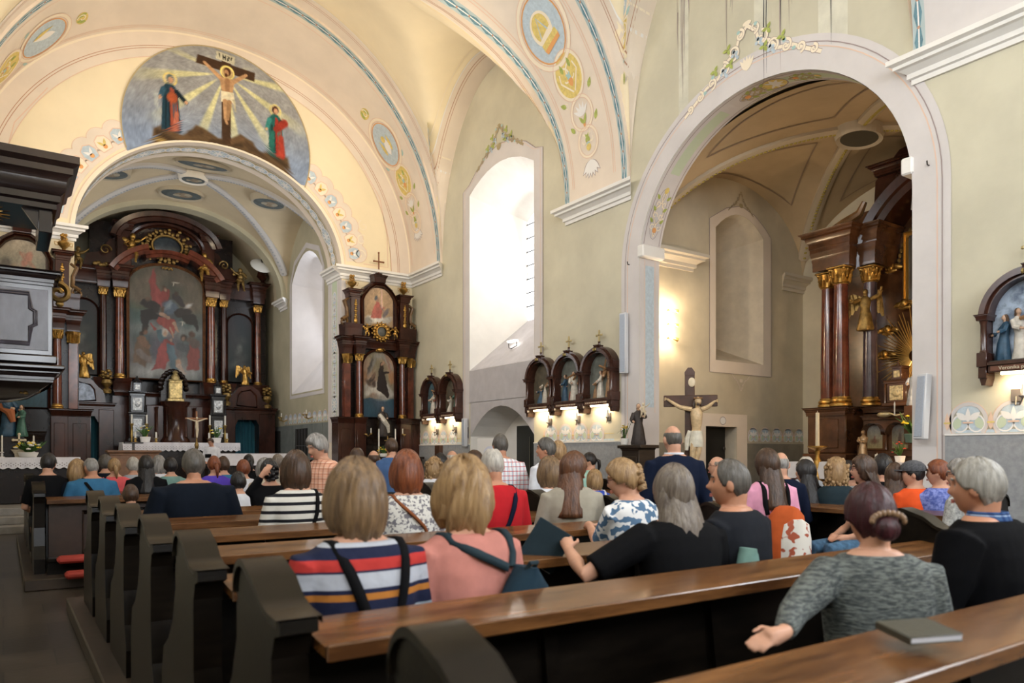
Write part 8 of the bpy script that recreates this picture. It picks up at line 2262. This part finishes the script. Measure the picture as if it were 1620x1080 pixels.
mb = MB(); mb.loft([[(.14 + w*cos(a)*(abs(cos(a))**-.2 if abs(cos(a)) > .1 else 1), -.20 + .07*sin(a), T0 + z) for a in [2*pi*(j+.5)/20 for j in range(20)]] for z, w in ((.10, .10), (.11, .15), (.23, .155), (.34, .135), (.42, .095), (.47, .05), (.50, .02))]); bk = put(mb, 'backpack', BP, r)
mb = MB(); mb.tube([(.12, -.215, T0 + .48), (.125, -.25, T0 + .52), (.155, -.25, T0 + .52), (.16, -.215, T0 + .48)], .010, 6); mb.tube([(.01, -.265, T0 + .30), (.14, -.290, T0 + .36), (.27, -.265, T0 + .30)], .005, 5); put(mb, 'handle', TBLK, bk)
r, T0, H, sc_, J = P('seated woman with long grey-blond hair in black reaching towards a dark folder', 2.64, 2.47, 1.40, -.15, hair=('loose', 'greybr'), top=BLK, slv=.5, W=1.26, vox=.008, ht=-.1,
  arms={'L': ((2.17, 2.60, .90), (2.30, 2.88, .98), (.45, .75, .35), (-.5, -.2, .8))})
t = thing('dark_folder', 'dark tilted folder held over the pew ledge by the woman in black', 'folder', (2.27, 3.03, .975), -.5); mb = MB(); mb.box(-.10, .10, -.012, .012, -.10, .12, .003); put(mb, 'cover', TBLK, t); t.rotation_euler.y = .55
mb = MB(); mb.box(-.09, .09, -.006, .006, -.105, .115); put(mb, 'pages', LGR, t)
r, T0, H, sc_, J = P('seated man with short grey hair in a charcoal T-shirt, profile to the left', 3.06, 2.47, 1.42, .12, hair=('receding', 'dkgrey'), top=CHAR, slv=.5, W=1.16, skin=SKINM, vox=.007, ht=.52, face=True, hp=.02)
mb = MB(); mb.loft([[(2.93 + .07*cos(a)*w, 2.30 + .05*sin(a), z) for a in [2*pi*j/14 for j in range(14)]] for z, w in ((.62, 1.0), (.75, 1.3), (.88, 1.1), (.97, .6), (1.0, .2))])
tag(put(mb, 'folded_jacket', TEALT, None), 'sage green jacket hung over the pew ledge beside the man in charcoal', 'jacket')
r, T0, H, sc_, J = P('seated woman with purple-red pinned-up hair in a grey melange jumper, hand on backrest', 2.56, 1.46, 1.345, -.62, hair=('bun', 'purple'), top=MELA, slv=1, W=1.16, vox=.008, ht=.05,
  arms={'L': ((2.14, 1.50, .93), (1.98, 1.42, .90), (-.85, .1, -.12), (.1, -.3, .9))})
mb = MB()
for k in range(11):
    a = pi*k/10; mb.ell(H @ Vector((.062*cos(a), -.138, .0 + .030*sin(a))), (.012, .011, .014), 7, 5)
put(mb, 'hair_clip', mat('tan_clip', (.22, .13, .07), .4, var=.3, vscale=50), r)
r, T0, H, sc_, J = P('seated man with white hair at the right edge, blue checked collar and black jacket', 3.46, 1.48, 1.435, .0, hair=('crop', 'silver'), top=JBLK, slv=1, W=1.42, skin=SKINM, vox=.008, ht=.2, face=True, sx=1.05)
mb = MB(); mb.lathe([(.082, T0 + .58), (.086, T0 + .63), (.072, T0 + .665), (.064, T0 + .66), (.07, T0 + .6)], 0, -.0, 20, 1.05, 1.05); put(mb, 'shirt_collar', PLAIDB, r)
# third and fourth pew
r, T0, H, sc_, J = P('seated woman with blond pinned-up hair in a white blouse with blue curls', 3.29, 3.47, 1.43, .1, hair=('updo', 'blond'), top=WAVE, slv=.5, W=1.1, vox=.010, ht=.70, hp=-.22, face=True, specs=True,
  arms={'L': ((3.17, 3.66, .86), (3.33, 3.93, .95), (.5, .8, .0), (-.2, 0, 1))})
r, T0, H, sc_, J = P('seated woman with short auburn hair in a floral top with brown shoulder strap', 2.21, 4.45, 1.47, 0, hair=('round', 'red'), top=FLOR, slv=.6, W=1.15, vox=.012, ht=-.25, face=True, specs=True)
strap(r, 'bag_strap', T0, 1.15, .03, [(-.13, .59), (.04, .42), (.17, .20)], .018, cl('tan_leather', (.22, .07, .025)))
r, T0, H, sc_, J = P('seated man with balding white hair in a red polo shirt with navy strap', 2.89, 4.45, 1.49, 0, hair=('thin', 'white'), top=REDT, slv=.5, W=1.15, vox=.012, skin=SKINM, ht=-.2, collar=True)
strap(r, 'bag_strap', T0, 1.15, .03, [(.11, .60), (.02, .38), (-.10, .15)], .030, NVB)
P('seated woman with long chestnut hair in a grey-beige blazer looking to the right', 3.59, 4.45, 1.47, -.40, hair=('long', 'chestnut'), top=BEIG, slv=1, W=1.1, vox=.011, ht=-1.25, face=True)
mb = None
r, T0, H, sc_, J = P('seated woman with brown bob in a black and white striped jumper', 1.80, 5.45, 1.47, 0, hair=('bob', 'brown'), top=STR2, slv=1, W=1.1, vox=.012)
strap(r, 'bag_strap', T0, 1.1, .03, [(.12, .60), (.10, .45), (-.02, .12)], .028, BLK)
P('big seated man with short brown hair in a dark blue shirt', 1.28, 6.45, 1.49, 0, hair=('crop', 'dkgrey'), top=NAVY, slv=.55, W=1.42, vox=.012, skin=SKINM, ht=-.1)
P('seated woman with black pinned-up hair in black, hand at the back of her head', 2.19, 7.45, 1.40, 0, hair=('updo', 'black'), top=BLK, slv=1, W=1.1, arms={'L': ((1.98, 7.45, 1.05), (2.08, 7.36, 1.24), (.5, .0, .6), (0, -1, .2))})
P('small child with dark hair, only the head above the pew', .96, 7.55, 1.17, 0, hair=('crop', 'brown'), top=BLK, W=.9, vox=.016)
P('girl with black hair in a white top and thin black strap', 2.28, 9.0, 1.24, 0, z0=.0, hair=('full', 'black'), top=WHT, slv=.5, W=.95)
# front block
FB = [('seated person with black hair and black shirt, leftmost in the front pews', .44, 10.45, 1.46, ('short', 'black'), BLK, 1.0, -.3),
      ('seated woman with straight blond hair in dark blue, beside the blue-shirted man', .73, 10.4, 1.38, ('bob', 'blond'), NAVY, .95, -.4),
      ('seated person with dark hair between the blue shirt and the coral shirt', 1.24, 12.4, 1.44, ('full', 'dkgrey'), NAVY, 1.0, 0),
      ('seated white-haired woman in the front pews behind the coral shirt', 1.61, 12.4, 1.40, ('full', 'white'), LGR, .95, 0),
      ('seated woman with long black hair and black top in the front pews', 1.50, 10.4, 1.43, ('long', 'black'), BLK, 1.1, 0),
      ('seated woman with grey-blond hair partly behind the long black hair', 1.96, 12.4, 1.42, ('bob', 'grey'), WHT, .95, 0),
      ('seated woman with round dark hair in a sage and white top', 1.94, 11.3, 1.40, ('full', 'black'), TEALT, 1.05, 0),
      ('seated woman with short dark hair in a light blue top, front pews', 2.67, 11.4, 1.41, ('full', 'brown'), BLUT, 1.05, 0),
      ('seated woman with auburn hair and white top in the front pews', 2.70, 10.4, 1.37, ('full', 'red'), WHT, 1.0, 0),
      ('seated woman with long grey hair in a beige top, front pews', 2.78, 9.7, 1.39, ('bob', 'grey'), CREAMT, 1.0, 0),
      ('seated person with pale hair beside the chancel step, right end of front pews', 3.47, 11.4, 1.44, ('full', 'greybr'), BEIG, 1.0, 0)]
for (lb, x, y, z, hr, tp_, W, ht) in FB: P(lb, x, y, z, 0, hair=hr, top=tp_, W=W, ht=ht, slv=.55)
r, T0, H, sc_, J = P('seated man with grey hair in a sky-blue shirt with black diagonal strap', .89, 10.3, 1.40, 0, hair=('thin', 'grey'), top=BLUT, W=1.25, ht=.5, skin=SKINM, face=True)
strap(r, 'bag_strap', T0, 1.25, .03, [(-.10, .60), (.02, .42), (.16, .22)], .034, BLK)
r, T0, H, sc_, J = P('seated woman with blond-grey ponytail in a coral shirt with black strap', 1.25, 11.4, 1.39, 0, hair=('pony', 'blond'), top=CORAL, W=1.15)
strap(r, 'bag_strap', T0, 1.15, .03, [(-.12, .60), (.02, .42), (.10, .25)], .030, BLK)
P('seated girl with long red ponytail in a violet top', 2.32, 10.4, 1.42, 0, hair=('pony', 'red'), top=PURP, W=1.0, slv=.5)
P('seated girl with black ponytail leaning in the front pews', 3.30, 12.4, 1.44, 0, hair=('pony', 'black'), top=BLK, W=1.0, slv=.5)
# standing visitors and the guide
r, T0, H, sc_, J = P('standing grey-haired man in an orange plaid shirt looking down to the left', 2.56, 6.98, 1.66, 1.9, 'stand', z0=-.04, hair=('full', 'grey'), top=PLAIDO, slv=.55, W=1.12, vox=.010, ht=-.1, hp=-.3, face=True, collar=True)
mb = MB(); mb.tube([(.10, .07, T0 + .62), (.16, -.01, T0 + .60), (.10, -.10, T0 + .55), (-.08, -.15, T0 + .30)], .014, 6, flat=2); put(mb, 'shoulder_strap', BLK, r)
P('standing man in a steel-blue shirt in front of the right side altar', 4.31, 9.16, 1.66, -.1, 'stand', z0=-.02, hair=('crop', 'brown'), top=STBL, slv=.55, W=1.05, vox=.014)
P('standing man with dark hair in a red and blue checked shirt before the door recess', 4.34, 6.56, 1.66, -.3, 'stand', z0=-.05, hair=('short', 'dkgrey'), top=PLAIDR, slv=.55, W=1.18, vox=.011, skin=SKINM, collar=True)
P('standing man in a white shirt with dark grey hair, profile to the left', 4.76, 6.28, 1.62, .1, 'stand', z0=-.06, hair=('crop', 'dkgrey'), top=WHT, slv=1, W=1.12, vox=.011, skin=SKINM, face=True, collar=True, ht=.7)
P('woman with curly blond hair just behind the man in white', 4.98, 6.40, 1.59, -.2, 'stand', z0=-.1, hair=('full', 'blond'), top=WHT, slv=1, W=1.0, ht=-.6)
r, T0, H, sc_, J = P('standing bald man in a navy jacket with a white collar line before the crucifix', 4.62, 4.37, 1.68, -.5, 'stand', z0=-.03, hair=('bald', 'dkgrey'), top=NVB, slv=1, W=1.14, vox=.010, collar=True, ht=.1)
mb = MB(); mb.lathe([(.082, T0 + .640), (.083, T0 + .648), (.080, T0 + .656), (.078, T0 + .648)], 0, -.005 + .02, 24); put(mb, 'collar_line', WHT, r)
r, T0, H, sc_, J = P('woman in white with dark-rimmed glasses holding a camera near the high altar table', 4.41, 20.1, 1.86, 2.6, 'half', z0=.42, hair=('short', 'brown'), top=WHT, slv=1, W=1.0, hp=-.3, face=True, specs=True)
mb = MB(); mb.box(-.08, .08, .26, .34, T0 + .30, T0 + .41, .01); mb.lathe([(.035, .34), (.035, .40)], 0, 0, 12) if False else None; put(mb, 'camera', BLK, r)
# heads between the blocks and in the right block
RB = [('balding brown-haired man seen between the plaid shirt and the bob', 3.76, 9.0, 1.53, 0, ('thin', 'brown'), CHAR, 0),
      ('balding man close behind the other bald head left of the blue shirt', 4.40, 9.95, 1.49, 0, ('bald', 'brown'), CHAR, -.3),
      ('seated woman with curly light hair and white top near the wooden post', 4.90, 9.08, 1.41, -.2, ('curly', 'blond'), WHT, -.5),
      ('seated dark-haired woman right beside the curly-haired one', 5.28, 9.55, 1.46, 0, ('full', 'black'), BLK, 0),
      ('man with pink bald head in the middle distance below the niche', 5.61, 9.78, 1.49, 0, ('bald', 'white'), LGR, 0),
      ('small dark head just in front of the pink bald head', 4.74, 8.19, 1.41, 0, ('thin', 'dkgrey'), BLK, 0),
      ('seated person with glasses on brown hair looking left, beside the white board', 5.39, 8.74, 1.50, .5, ('short', 'brown'), CREAMT, .5),
      ('seated woman with light brown hair and white hair clip before the white shirt', 4.35, 5.69, 1.42, 0, ('bob', 'ltbrown'), WHT, 0)]
for (lb, x, y, z, rz, hr, tp_, ht) in RB: P(lb, x, y, z, rz, hair=hr, top=tp_, z0=0, ht=ht)
r, T0, H, sc_, J = P('woman with black ponytail, red glasses and red scarf by the grey wall panels', 8.10, 9.51, 1.47, .3, z0=0, hair=('pony', 'black'), top=cl('mint', (.35, .58, .50)), slv=.5, face=True, specs=True, ht=.6)
mb = MB(); mb.lathe([(.075, T0 + .57), (.095, T0 + .60), (.075, T0 + .64)], 0, .01, 12); put(mb, 'scarf', CORAL, r)
r, T0, H, sc_, J = P('child with blond bob in royal blue with a white diagonal strap', 6.46, 7.50, 1.24, -.2, z0=-.05, hair=('bob', 'blond'), top=ROYB, slv=.55, W=1.0)
strap(r, 'bag_strap', T0, 1.0, .03, [(.10, .60), (.08, .42), (-.04, .25)], .035, WHT)
# visitors in and behind the pews of the side chapel
SB = [('seated woman with glasses and light hair looking left, beside the chapel door', 7.2, 6.05, 1.41, .5, ('bald', 'greybr'), SWTR, .3, 1, 1),
      ('balding man in navy behind the woman with the flowered backpack', 6.78, 4.90, 1.46, -1.0, ('bald', 'grey'), NVB, .2, 0, 0),
      ('white-haired head behind the long black hair near the gilt candlestick', 7.90, 5.35, 1.42, -1.0, ('thin', 'white'), LGR, .5, 0, 0),
      ('seated woman with long black hair in black below the gilt candlestick', 7.35, 4.97, 1.385, -.9, ('long', 'black'), BLK, 1.2, 1, 0),
      ('seated woman with curly blond hair in a dark patterned jacket', 7.45, 4.69, 1.41, -1.1, ('curly', 'blond'), TBLK, .3, 0, 0),
      ('dark-haired person in light grey behind the long-haired man', 7.95, 4.84, 1.37, -1.1, ('full', 'black'), LGR, .8, 0, 0),
      ('dark round head behind the long-haired man, nearest the white chapel candle', 7.9, 4.42, 1.45, -1.1, ('full', 'black'), BLK, .4, 0, 0),
      ('seated person with dark brown hair between long-haired man and grey cap', 7.40, 4.02, 1.36, -1.1, ('long', 'brown'), NVB, .2, 0, 0),
      ('seated woman with dark red ponytail in a blue floral blouse', 7.55, 3.64, 1.395, -.8, ('pony', 'red'), BLFL, 1.1, 1, 0),
      ('seated woman with grey hair and glasses in a light checked knit', 6.80, 3.08, 1.41, -.1, ('full', 'grey'), SWTR, .65, 1, 1)]
for (lb, x, y, z, rz, hr, tp_, ht, fc, sp_) in SB: P(lb, x, y, z, rz, z0=0, hair=hr, top=tp_, ht=ht, face=bool(fc), specs=bool(sp_), slv=1, vox=.013)
r, T0, H, sc_, J = P('seated woman in a grey flat cap and orange T-shirt smiling to the left', 7.46, 3.84, 1.38, -.55, z0=0, hair=('short', 'black'), top=ORAN, slv=.5, vox=.011, ht=1.1, face=True)
mb = MB(); CAPM = mat('grey_tweed', (.10, .10, .11), .9, vscale=60, col2=(.04, .04, .045))
mb.grid([[H @ Vector((.088*sin(th)*cos(2*pi*j/24)*1.05, -.01 + .112*sin(th)*sin(2*pi*j/24)*1.05, .045 + .09*cos(th))) for j in range(24)] for th in [pi*.5*k/7 for k in range(8)]], closed_u=True)
mb.loft([[H @ Vector((.092*cos(a), -.01 + .118*sin(a), z)) for a in [2*pi*j/24 for j in range(24)]] for z in (.03, .055)]); cp = put(mb, 'flat_cap', CAPM, r)
mb = MB(); mb.loft([[H @ Vector((w*sin(a), .085 + d*cos(a), z + .0)) for a in [pi*(-.5 + j/12) for j in range(13)]] for (z, w, d) in ((.030, .075, .085), (.042, .075, .080))]); put(mb, 'cap_peak', CAPM, cp)
strap(r, 'bag_strap', T0, 1.0, .03, [(.08, .60), (.06, .42), (.02, .25)], .020, BLK)
P('seated man with long dark hair, beard and glasses, blue jeans, facing left', 6.60, 3.84, 1.44, 1.15, z0=0.06, hair=('long', 'brown'), top=BLK, slv=.5, bot=JEAN, vox=.011, ht=-.4, face=True, specs=True)
r, T0, H, sc_, J = P('woman with long dark hair in a bright pink top with orange flowered backpack', 5.83, 4.33, 1.50, -.5, z0=.0, hair=('long', 'brown'), top=PINK2, slv=.55, vox=.011, ht=.3)
FLP = mat('white_flower_print', (.66, .62, .56), .8, vscale=16, col2=(.34, .07, .03), thr=(.40, .46), det=1); ORB = cl('rust_orange', (.48, .09, .02))
mb = MB(); mb.loft([[(.03 + w*cos(a), -.23 + .10*sin(a), T0 + z) for a in [2*pi*j/20 for j in range(20)]] for z, w in ((-.02, .12), (.0, .15), (.2, .16), (.36, .14), (.42, .09), (.44, .04))]); bk = put(mb, 'backpack', ORB, r)
mb = MB(); mb.loft([[(.07 + w*cos(a), -.30 + .06*sin(a), T0 + z) for a in [2*pi*j/18 for j in range(18)]] for z, w in ((-.0, .10), (.02, .13), (.18, .13), (.30, .11), (.34, .05))]); put(mb, 'front_pocket', FLP, bk)
strap(r, 'backpack_strap', T0, 1.0, .03, [(-.10, .60), (-.10, .45), (-.08, .36)], .030, BLK); strap(r, 'backpack_strap', T0, 1.0, .03, [(.10, .60), (.10, .45), (.08, .36)], .030, BLK)
